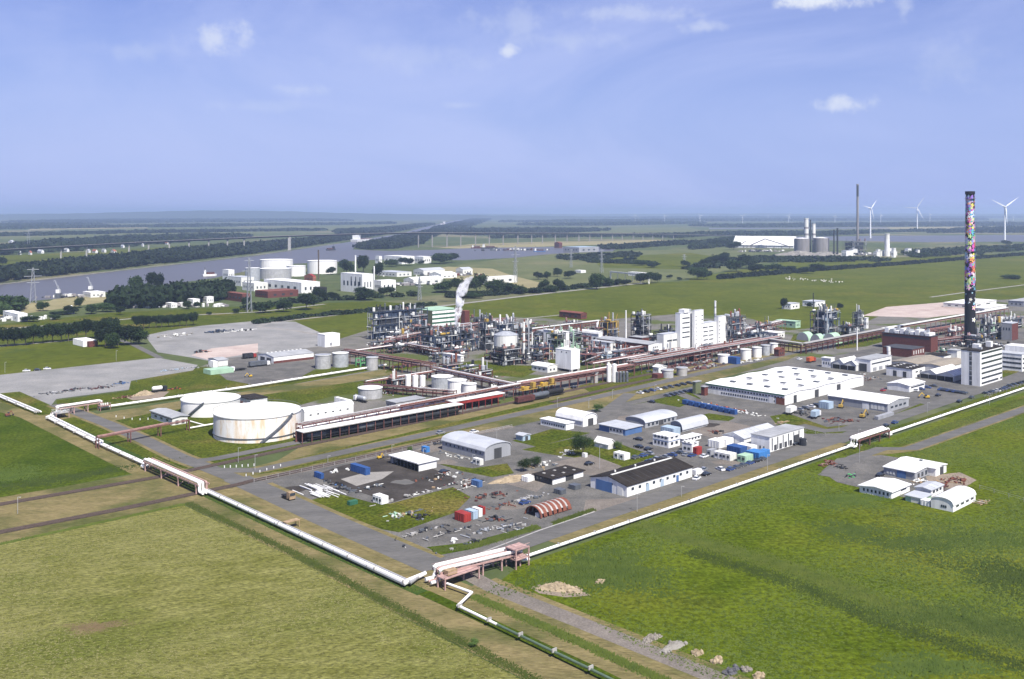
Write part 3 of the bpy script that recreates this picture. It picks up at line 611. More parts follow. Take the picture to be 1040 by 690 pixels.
def tufts(label, px, n, h, m, w=.8):
    poly = [tuple(P(a, b)[:2]) for a, b in px]; xs = [q[0] for q in poly]; ys = [q[1] for q in poly]
    T = []; c = 0
    while c < n:
        x, y = random.uniform(min(xs), max(xs)), random.uniform(min(ys), max(ys))
        if not inside((x, y), poly): continue
        if any(inside((x, y), q_) for q_ in KEEP): c += .2; continue
        # tufts gather in drifts
        if math.sin(x*.045+math.sin(y*.03)*2)+math.sin(y*.06+math.sin(x*.05)*2)+random.gauss(0, .8) < -.2: c += .25; continue
        c += 1; a = random.uniform(0, 3.14); ww = random.uniform(.3, 1)*w; hh = h*random.uniform(.4, 1.2)
        T.append((x, y, ww, hh, a, random.gauss(0, .2), random.gauss(0, .2)))
    return tag(link('grass', tuftmesh('grass', T, m)), label, 'grass', kind='stuff')
E = [(540, 580), (868, 460), (1060, 400), (1250, 560), (1250, 800), (900, 800), (745, 700), (620, 645)]
tufts('tall green grass of the east meadow', E, 60000, .28, 'tuft', .55); tufts('dark weed drifts in the east meadow', E, 20000, .3, 'tuft_dark', .6)
def drift(label, px, py, rx, ry, n, h, m, ang=0.0, w=.6):
    o = P(px, py); T = []; ca, sa = math.cos(ang), math.sin(ang)
    for i in range(n):
        q = min(1.6, abs(random.gauss(0, .62))); a = random.uniform(0, 6.28); wob = 1+.35*math.sin(3*a+px)+.2*math.sin(7*a+py)
        u_, v_ = math.cos(a)*rx*q**.6*wob, math.sin(a)*ry*q**.6*wob
        T.append((o.x+u_*ca-v_*sa, o.y+u_*sa+v_*ca, random.uniform(.3, 1)*w, h*random.uniform(.4, 1.2)*max(.35, 1.1-.5*q), random.uniform(0, 3.14), random.gauss(0, .2), random.gauss(0, .2)))
    return tag(link('grass', tuftmesh('grass', T, m)), label, 'grass', kind='stuff')
drift('dense dark thicket grass beside the sand heap', 608, 582, 20, 16, 4950, .9, 'tuft_dark', .4)
drift('dark thicket grass at the right edge', 1038, 588, 20, 16, 3300, .7, 'tuft_dark'); drift('dark thicket grass right of the reed band', 965, 628, 20, 10, 3300, .6, 'tuft_dark', -.3); drift('dark grass clump left of the meadow halls', 862, 508, 18, 9, 1925, .6, 'tuft_dark', .3)
drift('dark grass clump in the upper east meadow', 930, 552, 22, 10, 2475, .5, 'tuft_dark'); drift('dark grass clump low in the east meadow', 945, 677, 14, 6, 1925, .6, 'tuft_dark'); drift('dark grass clump in the middle east meadow', 862, 538, 14, 9, 1375, .5, 'tuft_dark'); drift('dark grass clump at the left meadow edge', 15, 483, 16, 14, 1925, .5, 'tuft_dark'); drift('dark grass drift low in the left meadow', 70, 485, 32, 7, 2200, .5, 'tuft_dark', .7)
drift('dark rough grass in the far east meadow', 1000, 548, 26, 14, 2750, .5, 'tuft_dark'); drift('dark rough grass at the lower right corner', 1010, 640, 20, 8, 2750, .6, 'tuft_dark', -.4)
reeds('band of tall pale reeds slanting across the east meadow', [(640, 530), (700, 548), (800, 576), (900, 615), (1060, 660), (1200, 700)], 9, 16000, .5, 'reed_pale'); reeds('dark edge below the band of tall reeds', [(700, 560), (800, 590), (900, 634), (1060, 684)], 7, 6000, .5, 'tuft_dark')
wood('dark tree mass left of the white bulk hall', [(700, 254), (728, 252), (765, 246), (770, 242), (745, 243), (715, 247)], 15, 8, 14, gap=.15)
wood('hedgerow trees across the pasture right of the bridge end', [(610, 252), (690, 246.5), (735, 247.5), (735, 249.5), (690, 249), (620, 254)], 16, 6, 11, gap=.35); wood('scattered bushes between pasture and bulk works', [(690, 272), (760, 262), (900, 263), (900, 266), (770, 267), (700, 276)], 14, 3, 7, gap=.55)
wood('far hedgerows in the left pastures', [(-60, 240), (120, 236), (330, 233.5), (330, 234.5), (120, 237.6), (-60, 242)], 28, 6, 11, gap=.5); wood('far hedgerows under the hills', [(-60, 233), (200, 229.6), (400, 227), (400, 227.7), (200, 230.4), (-60, 234)], 40, 8, 13, gap=.4); wood('trees along the road behind the bridge piers', [(500, 241.5), (700, 238.8), (700, 239.6), (500, 242.6)], 22, 6, 11, gap=.45)
wood('tree belts right of the turbines', [(860, 236.5), (1000, 234), (1200, 233), (1200, 233.8), (1000, 235)], 26, 8, 14, gap=.35); wood('low bushes between tank farm and dyke path', [(250, 312), (330, 304), (420, 300), (420, 302), (330, 307), (250, 315)], 9, 3, 6, gap=.5); wood('bushes below the bridge along the harbour', [(560, 262), (640, 258), (660, 260), (580, 265)], 14, 4, 8, gap=.6)
leafmat('dead_grass', (.085, .062, .032), (.13, .095, .05)); drift('brown withered patch in the hay field', 95, 637, 7.5, 4.0, 2600, .12, 'dead_grass', .2, .5)
tufts('loose straw and stubble of the hay field', [(-40, 562), (187, 516), (300, 570), (525, 690), (700, 790), (-200, 790)], 40000, .12, 'straw', .5)
# ---------------------------------------------------------------- builders
class Bld:
    """a building: near ground corner, right end and left end columns and the row of its top at the near corner"""
    def __init__(s, label, near, rp, lp, top=None, h=None, name='building', cat='building', parent=None, group=None, ang=None):
        s.o = P(*near)
        s.Lx, s.Ly = abs(along(s.o, B, rp)), abs(along(s.o, A, lp))
        s.h = h if h else hm(near[1], top)
        if parent is None:
            s.root = root(name, label, cat, s.o, TH, group); s.base = s.o; s.off = Vector((0, 0, 0))
        else:
            s.root = parent.root; s.base = parent.base; d = s.o-s.base
            s.off = Vector((d.dot(B), d.dot(A), 0))
    def box(s, name, m, x0, x1, y0, y1, z0, z1, par=None):
        c = Vector(((x0+x1)/2, (y0+y1)/2, (z0+z1)/2))
        return pbox(s.root, name, m, c+s.off, (abs(x1-x0), abs(y1-y0), abs(z1-z0)))
    def walls(s, wall, roof, shape='flat', rise=1.5, axis='x', over=.35, fascia=None, thick=.3, wall2=None):
        """axis: direction of the ridge"""
        Lx, Ly, h = s.Lx, s.Ly, s.h
        L, Wd = (Lx, Ly) if axis == 'x' else (Ly, Lx)
        w, r = MB(), MB()
        if shape == 'flat':
            w.box(0, Lx, 0, Ly, 0, h); r.box(-over, Lx+over, -over, Ly+over, h+.01, h+thick)
        else:
            if shape == 'gable': pr = [(0, h), (Wd/2, h+rise), (Wd, h)]
            elif shape == 'mono': pr = [(0, h), (Wd, h+rise)]
            elif shape == 'arch': pr = [(Wd*(1-math.cos(math.pi*i/10))/2, h+rise*math.sin(math.pi*i/10)) for i in range(11)]
            elif shape == 'multi':
                n = max(2, round(Wd/26)); pr = []
                for i in range(n): pr += [(Wd*i/n, h), (Wd*(i+.5)/n, h+rise)]
                pr.append((Wd, h))
            elif shape == 'saw':
                n = max(2, round(Wd/9)); pr = []
                for i in range(n): pr += [(Wd*i/n, h), (Wd*(i+.35)/n, h+rise)]
                pr.append((Wd, h))
            w.prism([(0, 0)]+pr+[(Wd, 0)], 0, L, axis)
            for i in range(len(pr)-1):
                (u0, z0), (u1, z1) = pr[i], pr[i+1]
                e0 = over if i == 0 else 0; e1 = over if i == len(pr)-2 else 0
                sl = (z1-z0)/max(.01, (u1-u0))
                q = [(u0-e0, z0-sl*e0+.02), (u1+e1, z1+sl*e1+.02), (u1+e1, z1+sl*e1+thick), (u0-e0, z0-sl*e0+thick)]
                r.prism(q, -over, L+over, axis)
        rf = r.build('roof', roof, s.root, s.off); s.rf = rf
        if shape != 'arch' and s.o.y < 640 and L > 8:       # seams between the roof sheets
            sm = MB(); k = max(3, int(L/3.4))
            segs = [((-over, h+thick), (Wd+over, h+thick))] if shape == 'flat' else [((pr[i][0], pr[i][1]+thick), (pr[i+1][0], pr[i+1][1]+thick)) for i in range(len(pr)-1)]
            for j in range(1, k):
                t_ = L*j/k
                for (u0, z0), (u1, z1) in segs: sm.prism([(u0, z0-.02), (u1, z1-.02), (u1, z1+.05), (u0, z0+.05)], t_-.07, t_+.07, axis if shape != 'flat' else ('x' if Lx >= Ly else 'y')) if shape != 'flat' or Lx < Ly or True else None
            if shape != 'flat': sm.build('roof_seams', 'dark_wall' if 'black' in roof else 'concrete', rf)
            else:
                sm = MB(); k = max(3, int(max(Lx, Ly)/3.4))
                for j in range(1, k):
                    if Lx >= Ly: sm.box(Lx*j/k-.07, Lx*j/k+.07, -over, Ly+over, h+thick-.02, h+thick+.04)
                    else: sm.box(-over, Lx+over, Ly*j/k-.07, Ly*j/k+.07, h+thick-.02, h+thick+.04)
                sm.build('roof_seams', 'dark_wall' if 'black' in roof else 'concrete', rf)
        wl_ = w.build('wall', wall, s.root, s.off)
        if shape == 'flat' and fascia:
            for x0, x1, y0, y1 in ((-over-.05, Lx+over+.05, -over-.06, -over), (-over-.06, -over, -over, Ly+over)):
                s.box('fascia', fascia, x0, x1, y0, y1, h-.25, h+thick+.05)
        return s
    def rrow(s, n, u0, u1, z0, z1, m='glass', name='window', fill=.6, face='r', d=.08):
        """a row of n openings on the right (lit) or the left face, u as a fraction of the face, z in metres"""
        L = s.Lx if face == 'r' else s.Ly
        a, b = u0*L, u1*L; st = (b-a)/n; w = st*fill
        for i in range(n):
            c = a+st*(i+.5); zc_ = (z0+z1)/2
            if face == 'r': pbox(s.root, name, m, Vector((c, -d/2, zc_))+s.off, (w, d, z1-z0))
            else: pbox(s.root, name, m, Vector((-d/2, c, zc_))+s.off, (d, w, z1-z0))
        return s
    def door(s, u, w, hgt, m='dark_wall', face='r', name='door'):
        L = s.Lx if face == 'r' else s.Ly; c = u*L
        if face == 'r': pbox(s.root, name, m, Vector((c, -.07, hgt/2+.02))+s.off, (w, .14, hgt))
        else: pbox(s.root, name, m, Vector((-.07, c, hgt/2+.02))+s.off, (.14, w, hgt))
        return s
    def lights(s, nx, ny, w=1.6, l=2.6, m='pipe_grey', hgt=.35, u=(0, 1), v=(0, 1), z=0, name='rooflight'):
        for i in range(nx):
            for j in range(ny):
                pbox(s.rf, name, m, Vector((s.Lx*(u[0]+(u[1]-u[0])*(i+.5)/nx), s.Ly*(v[0]+(v[1]-v[0])*(j+.5)/ny), s.h+z+.3+hgt/2)), (w, l, hgt))
        return s
    def roofbox(s, u, v, w, l, hgt, m='offwhite', name='roof_unit'):
        pbox(s.rf, name, m, Vector((s.Lx*u, s.Ly*v, s.h+.3+hgt/2)), (w, l, hgt)); return s

def tank(label, x0, x1, by, ty, m='tank_white', roofm=None, cone=.06, rail=True, name='storage_tank', cat='tank', stair=None, rings=0, n=40, group=None):
    d = H*F/(by-HZ); r = (x1-x0)/2*d/F; d2 = d+r; r = (x1-x0)/2*d2/F*.98
    h = (by-ty)/(by-HZ)*H
    o = Vector((((x0+x1)/2-CX)/F*(d+r), d+r, 0))
    t = root(name, label, cat, o, 0, group)
    b = MB(); b.cyl((0, 0, 0), (0, 0, h), r, n=n); b.build('shell', m, t, smooth=False)
    MB().cyl((0, 0, h+.01), (0, 0, h+r*cone+.05), r*1.005, r*.12, n=n).build('roof', roofm or m, t)
    def ring(name_, z, rr, th, mm):
        vs, fs = [], []; k = n
        for i in range(k):
            c, s_ = math.cos(6.28318*i/k), math.sin(6.28318*i/k)
            for q, zz in ((rr, z), (rr+th, z), (rr+th, z+th), (rr, z+th)): vs.append((q*c, q*s_, zz))
        for i in range(k):
            j = (i+1) % k
            for e in range(4): fs.append((i*4+e, j*4+e, j*4+(e+1) % 4, i*4+(e+1) % 4))
        MB().add(vs, fs).build(name_, mm, t)
    if rail: ring('handrail', h+1.0, r, .12, 'steel'); ring('rim', h-.3, r+.02, .3, 'offwhite')
    for i in range(rings): ring('wind_girder', h*(.16+.42*i), r+.01, .35, 'steel')
    if stair is not None:
        a0, a1 = stair; k = 12
        for i in range(k):
            f0, f1 = i/k, (i+1)/k
            p0 = Vector((math.cos(a0+(a1-a0)*f0)*(r+.6), math.sin(a0+(a1-a0)*f0)*(r+.6), h*f0+.3)); p1 = Vector((math.cos(a0+(a1-a0)*f1)*(r+.6), math.sin(a0+(a1-a0)*f1)*(r+.6), h*f1+.3))
            pbar(t, 'stair_flight', 'steel', p0, p1, .7)
    return t, r, h, o

def pipe_run(t, pts, r, m='pipe_white', name='pipe', n=10):
    off = t.location
    return MB().tube([Vector(p)-off for p in pts], r, n).build(name, m, t)

def rack(label, a, b, h, w=5, npipes=6, levels=2, post='rack_red', pipes=('pipe_white', 'pink_steel', 'pipe_grey', 'rack_red', 'rust', 'pipe_grey', 'rack_red', 'dark_red'), gap=7.0, seed=1, walk=True, roofm=None):
    """a pipe rack on the line between two ground points of the photograph"""
    rd = random.Random(seed)
    p0, p1 = P(*a), P(*b); d = p1-p0; L = d.length; ang = math.atan2(d.y, d.x)
    t = root('pipe_rack', label, 'pipe rack', p0, ang)
    k = max(2, int(round(L/gap))+1)
    for i in range(k):
        x = L*i/(k-1)
        for s_ in (-1, 1): pbox(t, 'post', post, (x, s_*w/2, h/2), (.35, .35, h))
        for lv in range(levels): pbox(t, 'crossbeam', post, (x, 0, h-.25-lv*1.9), (.3, w+.3, .35))
    for s_ in (-1, 1):
        for lv in range(levels): pbox(t, 'side_beam', post, (L/2, s_*w/2, h-.2-lv*1.9), (L, .22, .4))
    for lv in range(levels):
        for j in range(npipes):
            r = rd.choice((.10, .14, .18, .25, .32)); y = -w/2+.5+(w-1)*(j+.5)/npipes; mm = rd.choice(pipes)
            x0 = 0 if rd.random() < .7 else rd.uniform(0, .5)*L; x1 = L if rd.random() < .7 else rd.uniform(.5, 1)*L
            link('pipe', unit('pole', mm), t, ((x0+x1)/2, y, h-.1-lv*1.9+r+.05), (0, math.pi/2, 0), (2*r, 2*r, x1-x0))
    if walk:
        pbox(t, 'walkway', 'pink_steel' if walk is True else walk, (L/2, -w/2-.5, h+.1), (L, .8, .08)); pbox(t, 'handrail', post, (L/2, -w/2-.9, h+1.0), (L, .07, .07))
    if roofm: pbox(t, 'cover', roofm, (L/2, 0, h+1.3), (L, w, .15))
    return t, L

def unit_steel(label, near, rp, lp, top, levels, steel='navy_steel', seed=1, vess=('light_steel', 'steel', 'offwhite', 'dark_steel'), dens=1.0, stacks=3, rail='light_steel', name='process_unit', red=.15, hh=None, deck='dark_steel'):
    """open steel structure full of vessels and pipework"""
    rd = random.Random(seed)
    b = Bld(label, near, rp, lp, top, hh, name=name, cat='process plant'); t = b.root; Lx, Ly, h = b.Lx, b.Ly, b.h
    nx, ny = max(2, round(Lx/6)+1), max(2, round(Ly/6)+1); nx, ny = min(nx, 12), min(ny, 8); lh = h/levels
    gx = [Lx*i/(nx-1) for i in range(nx)]; gy = [Ly*j/(ny-1) for j in range(ny)]
    for i, x in enumerate(gx):
        for j, y in enumerate(gy):
            if i in (0, nx-1) or j in (0, ny-1) or rd.random() < .3:
                pbox(t, 'column', steel, (x, y, h/2), (.42, .42, h*(1 if rd.random() < .8 else 1.06)))
    for lv in range(1, levels+1):
        z = lv*lh
        for y in (gy if ny < 4 else (gy[0], gy[ny//2], gy[-1])): pbox(t, 'beam', rail if (y == gy[0] and lv % 2) else steel, (Lx/2, y-.02, z), (Lx+.4, .38, .55))
        for x in (gx if nx < 5 else (gx[0], gx[nx//2], gx[-1])): pbox(t, 'beam', steel, (x, Ly/2, z-.03), (.36, Ly+.4, .5))
        for q in range(max(1, int(Lx*Ly/90*dens))):
            w_, l_ = rd.uniform(.25, .6)*Lx, rd.uniform(.3, .7)*Ly
            cx, cy = rd.uniform(w_/2, Lx-w_/2), rd.uniform(l_/2, Ly-l_/2)
            pbox(t, 'deck', deck, (cx, cy, z+.3+.005*q), (w_, l_, .1))
        pbox(t, 'handrail', rail, (Lx/2, -.25, z+1.2), (Lx, .09, .09)); pbox(t, 'handrail', rail, (-.25, Ly/2, z+1.2), (.09, Ly, .09))
    for lv in range(levels):                           # mostly dark filler blocks added for the shade inside each floor, plus panels
        if rd.random() < .9:
            w_, l_ = rd.uniform(.6, .9), rd.uniform(.55, .85); x0 = rd.uniform(.04, .96-w_); y0 = rd.uniform(.08, .95-l_)
            pbox(t, 'shade_filler', rd.choice((steel, 'dark_steel', 'navy_steel', 'dark_steel')), ((x0+w_/2)*Lx, (y0+l_/2)*Ly, lv*lh+lh*.42), (w_*Lx, l_*Ly, lh*.78))
        for q in range(max(2, int(Lx/7))): pbox(t, 'wall_panel', rd.choice(('dark_steel', steel, 'navy_steel', 'steel', 'light_steel')), (Lx*rd.random(), .5+.02*q, lv*lh+lh*.5), (rd.uniform(1.5, 4), .15, lh*rd.uniform(.4, .8)))
    for q in range(int(Lx*Ly*levels/20*dens)):
        lv = rd.randint(0, levels); z = lv*lh+.35; x, y = rd.uniform(.06, .94)*Lx, rd.uniform(.06, .94)*Ly
        if rd.random() < .45: y = rd.uniform(.02, .2)*Ly
        elif rd.random() < .5: x = rd.uniform(.02, .2)*Lx
        mm = rd.choice(vess) if rd.random() > red else rd.choice(('rack_red', 'pink_steel', 'ochre'))
        k = rd.random()
        if k < .42:
            r = rd.uniform(.45, 1.25); hh_ = min(lh*rd.uniform(.5, .95), 7); pcyl(t, 'vessel', mm, (x, y, z+hh_/2), r, hh_, 'drum')
        elif k < .62:
            r = rd.uniform(.5, 1.1); l_ = rd.uniform(2.5, 6); link('vessel', unit('drum', mm), t, (x, y, z+r+.2), (0, math.pi/2, 0 if rd.random() < .5 else math.pi/2), (2*r, 2*r, l_))
        elif k < .8: pbox(t, 'equipment_box', mm, (x, y, z+1), (rd.uniform(1, 3), rd.uniform(1, 3), rd.uniform(1.2, 2.4)))
        else: pbar(t, 'bracing', steel, (x, y, z), (min(Lx, x+rd.uniform(-5, 5)), y, z+lh*.9), .25)
    for q in range(int((Lx+Ly)*levels/6*dens)):
        mm = rd.choice(vess+('pipe_grey', 'pink_steel')); r = rd.uniform(.1, .28); side = rd.random() < .6
        x, y = (rd.uniform(0, Lx), rd.uniform(-.6, .8)) if side else (rd.uniform(-.6, .8), rd.uniform(0, Ly))
        if rd.random() < .5:
            z0, z1 = sorted((rd.uniform(0, h), rd.uniform(0, h*1.08))); pbar(t, 'pipe', mm, (x, y, z0), (x, y, z1+1), 2*r, 'pole')
        else:
            z = rd.uniform(.2, 1)*h; l_ = rd.uniform(4, 14)
            if side: pbar(t, 'pipe', mm, (x, y, z), (min(Lx+1, x+l_), y, z), 2*r, 'pole')
            else: pbar(t, 'pipe', mm, (x, y, z), (x, min(Ly+1, y+l_), z), 2*r, 'pole')
    for q in range(stacks):
        x, y = rd.uniform(.1, .9)*Lx, rd.uniform(.1, .9)*Ly; r = rd.uniform(.25, .8); up = rd.uniform(2.5, 7.5)
        pcyl(t, 'stack', rd.choice(vess), (x, y, h+up/2), r, up, 'drum' if rd.random() < .5 else 'cyl')
    return b

def stack(label, px, by, ty, wpx, m, name='chimney', bands=(), taper=.75, cat='chimney'):
    o = P(px, by); h = hm(by, ty); r = wpx/2*mpp(by)
    t = root(name, label, cat, o)
    MB().cyl((0, 0, 0), (0, 0, h), r, r*taper, n=18).build('shaft', m, t)
    for z0, z1, mm in bands:
        f = lambda z: r*(1-(1-taper)*z)+.05
        MB().cyl((0, 0, h*z0), (0, 0, h*z1), f(z0), f(z1), n=18).build('band', mm, t)
    MB().cyl((0, 0, h), (0, 0, h+.02*h), r*taper*1.15, n=18).build('rim', m, t)
    return t, r, h

def container(label, near, rp, lp, m='blue', h=2.6, name='shipping_container', cat='container', L=None, along_A=True, wins=0, top=None):
    b = Bld(label, near, rp, lp, top, None if top else h, name=name, cat=cat)
    Lx, Ly, hh = b.Lx, b.Ly, b.h
    MB().box(0, Lx, 0, Ly, .12, hh).build('body', m, b.root)
    # corrugation ribs and door bars
    n = max(3, int(Ly/1.2))
    for i in range(n): pbox(b.root, 'rib', m, (-.04, Ly*(i+.5)/n, hh/2), (.1, .28, hh*.86))
    n = max(3, int(Lx/1.2))
    for i in range(n): pbox(b.root, 'rib', m, (Lx*(i+.5)/n, -.04, hh/2), (.22, .1, hh*.86))
    pbox(b.root, 'roof_rim', m, (Lx/2, Ly/2, hh+.05), (Lx+.06, Ly+.06, .12))
    for i in range(wins): pbox(b.root, 'window', 'glass', (-.06, Ly*(i+.5)/wins, hh*.6), (.12, min(1.2, Ly/wins*.5), hh*.35))
    return b
# vehicles -----------------------------------------------------------------
CARM = {}
RIM = MB().cyl((0, -.125, 0), (0, .125, 0), .19, n=8).mesh('wheel_rim', 'light_steel')
def car_meshes(m):
    if m not in CARM:
        body = MB(); W2 = .88
        prof = [(-2.15, .30), (2.15, .30), (2.2, .55), (2.05, .80), (1.05, .93), (-1.75, .96), (-2.2, .85)]
        body.prism(prof, -W2, W2, 'y')
        roof = MB(); rp_ = [(-1.75, .96), (1.05, .93), (.30, 1.42), (-1.25, 1.45)]
        roof.add([(x, y*(.86 if z < 1.2 else .68), z) for y in (-1, 1) for x, z in rp_], [(0, 1, 2, 3), (7, 6, 5, 4), (1, 0, 4, 5), (0, 3, 7, 4), (2, 1, 5, 6), (3, 2, 6, 7)])
        top = MB().box(-1.22, .28, -.66, .66, 1.44, 1.49)
        wh = MB().cyl((0, -.11, 0), (0, .11, 0), .32, n=10)
        CARM[m] = (body.mesh('car_body', m), roof.mesh('car_cabin', 'glass'), top.mesh('car_roof', m), wh.mesh('car_wheel', 'rubber'))
    return CARM[m]
def car(label, px, py, ang, m='car_black', group=None, van=False):
    t = root('car' if not van else 'van', label, 'car' if not van else 'van', P(px, py), ang, group)
    if van:
        pbox(t, 'body', m, (-.5, 0, 1.25), (3.9, 1.95, 1.9)); pbox(t, 'bonnet', m, (2.0, 0, .75), (1.2, 1.85, .9)); pbox(t, 'windscreen', 'glass', (1.52, 0, 1.6), (.2, 1.7, .8))
        wh = car_meshes(m)[3]
        for x in (-1.6, 1.7):
            for y in (-.9, .9): link('wheel', wh, t, (x, y, .32))
        return t
    b_, c_, r_, w_ = car_meshes(m)
    link('body', b_, t); link('cabin_glass', c_, t); link('roof', r_, t)
    for x in (-1.35, 1.35):
        for y in (-.80, .80): link('rim', RIM, link('wheel', w_, t, (x, y, .32)))
    return t
def truck(label, px, py, ang, cabm='car_white', bodym='steel', L=9, kind='box', hgt=2.6):
    t = root('truck', label, 'truck', P(px, py), ang)
    pbox(t, 'cab', cabm, (L/2+1.2, 0, 1.75), (2.0, 2.4, 2.4)); pbox(t, 'windscreen', 'glass', (L/2+2.22, 0, 2.2), (.1, 2.1, 1.0)); pbox(t, 'chassis', 'black', (0, 0, .85), (L+3, 1.0, .35))
    if kind == 'box': pbox(t, 'cargo_box', bodym, (-.2, 0, 1.1+hgt/2), (L, 2.5, hgt))
    elif kind == 'tank': link('tank_barrel', unit('drum', bodym), t, (-.2, 0, 2.2), (0, math.pi/2, 0), (2.3, 2.3, L))
    else: pbox(t, 'flatbed', bodym, (-.2, 0, 1.2), (L, 2.5, .3))
    for x in (-L/2+.8, -L/2+2.1, L/2-.2, L/2+1.4):
        for y in (-1.05, 1.05): link('wheel', unit('cyl', 'rubber'), t, (x, y, .5), (math.pi/2, 0, 0), (1.0, 1.0, .35))
    return t
def wagon(label, px, py, m='steel', L=12, kind='tank', ang=TH, group=None):
    t = root('rail_wagon', label, 'wagon', P(px, py), ang, group)
    pbox(t, 'frame', 'black', (0, 0, 1.1), (L, 2.4, .3))
    if kind == 'tank':
        link('barrel', unit('drum', m), t, (0, 0, 2.7), (0, math.pi/2, 0), (2.8, 2.8, L*.95)); pcyl(t, 'dome', m, (0, 0, 4.15), .5, .5)
    else: pbox(t, 'body', m, (0, 0, 2.5), (L*.97, 2.7, 2.6))
    for x in (-L/2+1.2, -L/2+3, L/2-3, L/2-1.2):
        for y in (-.75, .75): link('wheel', unit('cyl', 'rail'), t, (x, y, .5+.35), (math.pi/2, 0, 0), (.9, .9, .15))
    return t
def digger(label, px, py, ang, m='yellow', boom=7):
    t = root('excavator', label, 'excavator', P(px, py), ang)
    for y in (-1.1, 1.1): pbox(t, 'track', 'black', (0, y, .45), (3.6, .6, .9))
    pbox(t, 'body', m, (-.4, 0, 1.6), (3.2, 2.4, 1.3)); pbox(t, 'cab', 'glass', (.7, .7, 2.5), (1.3, 1.0, 1.4))
    pbar(t, 'boom', m, (1.0, -.2, 1.9), (boom*.6, -.2, 4.4), .5); pbar(t, 'arm', m, (boom*.6, -.2, 4.4), (boom, -.2, 1.6), .4); pbox(t, 'bucket', 'dark_steel', (boom, -.2, 1.0), (1.0, 1.1, .9))
    return t
def lamp(label, px, by, ty, name='lamp_post', m='pipe_grey'):
    h = hm(by, ty); t = root(name, label, 'lamp post', P(px, by))
    pcyl(t, 'pole', m, (0, 0, h/2), .085, h, 'pole'); pbox(t, 'arm', m, (.4, 0, h), (.9, .09, .09)); pbox(t, 'lamp_head', m, (.8, 0, h-.05), (.5, .25, .14)); return t
def heap(label, px, py, n, mats, spread=(6, 3), size=(.4, 1.6), kinds='bpl', name='scrap_pile', cat='scrap', seed=0, hgt=1.2, ang=TH):
    """a heap of separate pieces: boxes (b), lengths of pipe (l), drums (p)"""
    rd = random.Random(seed+int(px*13+py*7)); t = root(name, label, cat, P(px, py), ang)
    for i in range(n):
        x, y = rd.gauss(0, .45)*spread[0], rd.gauss(0, .45)*spread[1]; z = max(0, 1-abs(x)/spread[0]-abs(y)/spread[1])*hgt*rd.random(); m = rd.choice(mats); k = rd.choice(kinds); s_ = rd.uniform(*size)
        if k == 'b': pbox(t, 'piece', m, (x, y, z+s_*.3), (s_*rd.uniform(.8, 1.8), s_*rd.uniform(.6, 1.2), s_*.6), rd.uniform(0, 3))
        elif k == 'l': link('piece', unit('pole', m), t, (x, y, z+.2), (math.pi/2, 0, rd.choice((0, .1, 1.57, 1.5) if name != 'pipe_stack' else (.0, .03, -.04))), (.3, .3, s_*4))
        else: link('piece', unit('drum', m), t, (x, y, z+s_*.35), (rd.choice((0, math.pi/2)), 0, rd.uniform(0, 3)), (s_*.7, s_*.7, s_))
    return t
def mound(label, px, py, wx, wy, hgt, m, name='mound', cat='heap', seed=1, ang=TH):
    rd = random.Random(seed); t = root(name, label, cat, P(px, py), ang)
    k, g = 14, 22; b = MB(); vs, fs = [], []
    for j in range(k):
        f = j/(k-1)
        for i in range(g):
            a = 6.2832*i/g; r = f*(1+.18*math.sin(3*a+seed)+.1*math.sin(7*a)); z = hgt*max(0, math.cos(f*1.5708))**1.2*(1+rd.uniform(-.28, .28)) if j < k-1 else -.05
            vs.append((math.cos(a)*r*wx, math.sin(a)*r*wy, z))
    for j in range(k-1):
        for i in range(g): fs.append((j*g+i, j*g+(i+1) % g, (j+1)*g+(i+1) % g, (j+1)*g+i))
    b.add(vs, fs).build('heap', m, t)
    for i in range(10):
        a = rd.uniform(0, 6.28); q = rd.uniform(.3, 1.05)
        v = ICO1_V*(1+RNG.normal(0, .15, (len(ICO1_V), 1)))*rd.uniform(.25, .7)
        MB().add(v.tolist(), ICO1_F.tolist()).build('lump', m, t, (math.cos(a)*wx*q, math.sin(a)*wy*q, hgt*max(0, 1-q)*.8+.1))
    return t
# trees --------------------------------------------------------------------
def crown_mesh(seed, n_cl, leaf, m, flat=1.0, hole=.0, per=16, core=.35):
    rd = random.Random(seed); V, Fc = [], []
    lobes = [(0, 0, .05, .62)]+[(.55*math.cos(a)*rd.uniform(.7, 1), .55*math.sin(a)*rd.uniform(.7, 1), rd.uniform(-.35, .45), rd.uniform(.32, .52)) for a in [rd.uniform(0, 6.28) for _ in range(9)]]
    for c in range(n_cl):
        lx, ly, lz, lr = rd.choice(lobes); th, ph = rd.uniform(0, 6.28), math.acos(rd.uniform(-.8, 1)); rr = lr*(rd.uniform(.75, 1.05) if rd.random() > core else rd.uniform(.1, .7))
        cx, cy, cz = lx+rr*math.sin(ph)*math.cos(th), ly+rr*math.sin(ph)*math.sin(th), (lz+rr*math.cos(ph))*flat
        cr = rd.uniform(.07, .15)
        for q in range(per):
            p = Vector((cx+rd.gauss(0, cr), cy+rd.gauss(0, cr), cz+rd.gauss(0, cr*.8)))
            nrm = Vector((rd.gauss(0, 1), rd.gauss(0, 1), rd.gauss(.5, 1))).normalized(); qt = nrm.to_track_quat('Z', 'Y'); s_ = leaf*rd.uniform(.6, 1.3); k = len(V)
            for dx, dy in ((-1, -.6), (1, -.6), (.8, .7), (-.8, .7)): V.append(tuple(p+qt @ Vector((dx*s_, dy*s_, 0))))
            Fc.append((k, k+1, k+2, k+3))
    me = bpy.data.meshes.new('crown'); me.from_pydata(V, [], Fc); me.materials.append(M(m)); return me
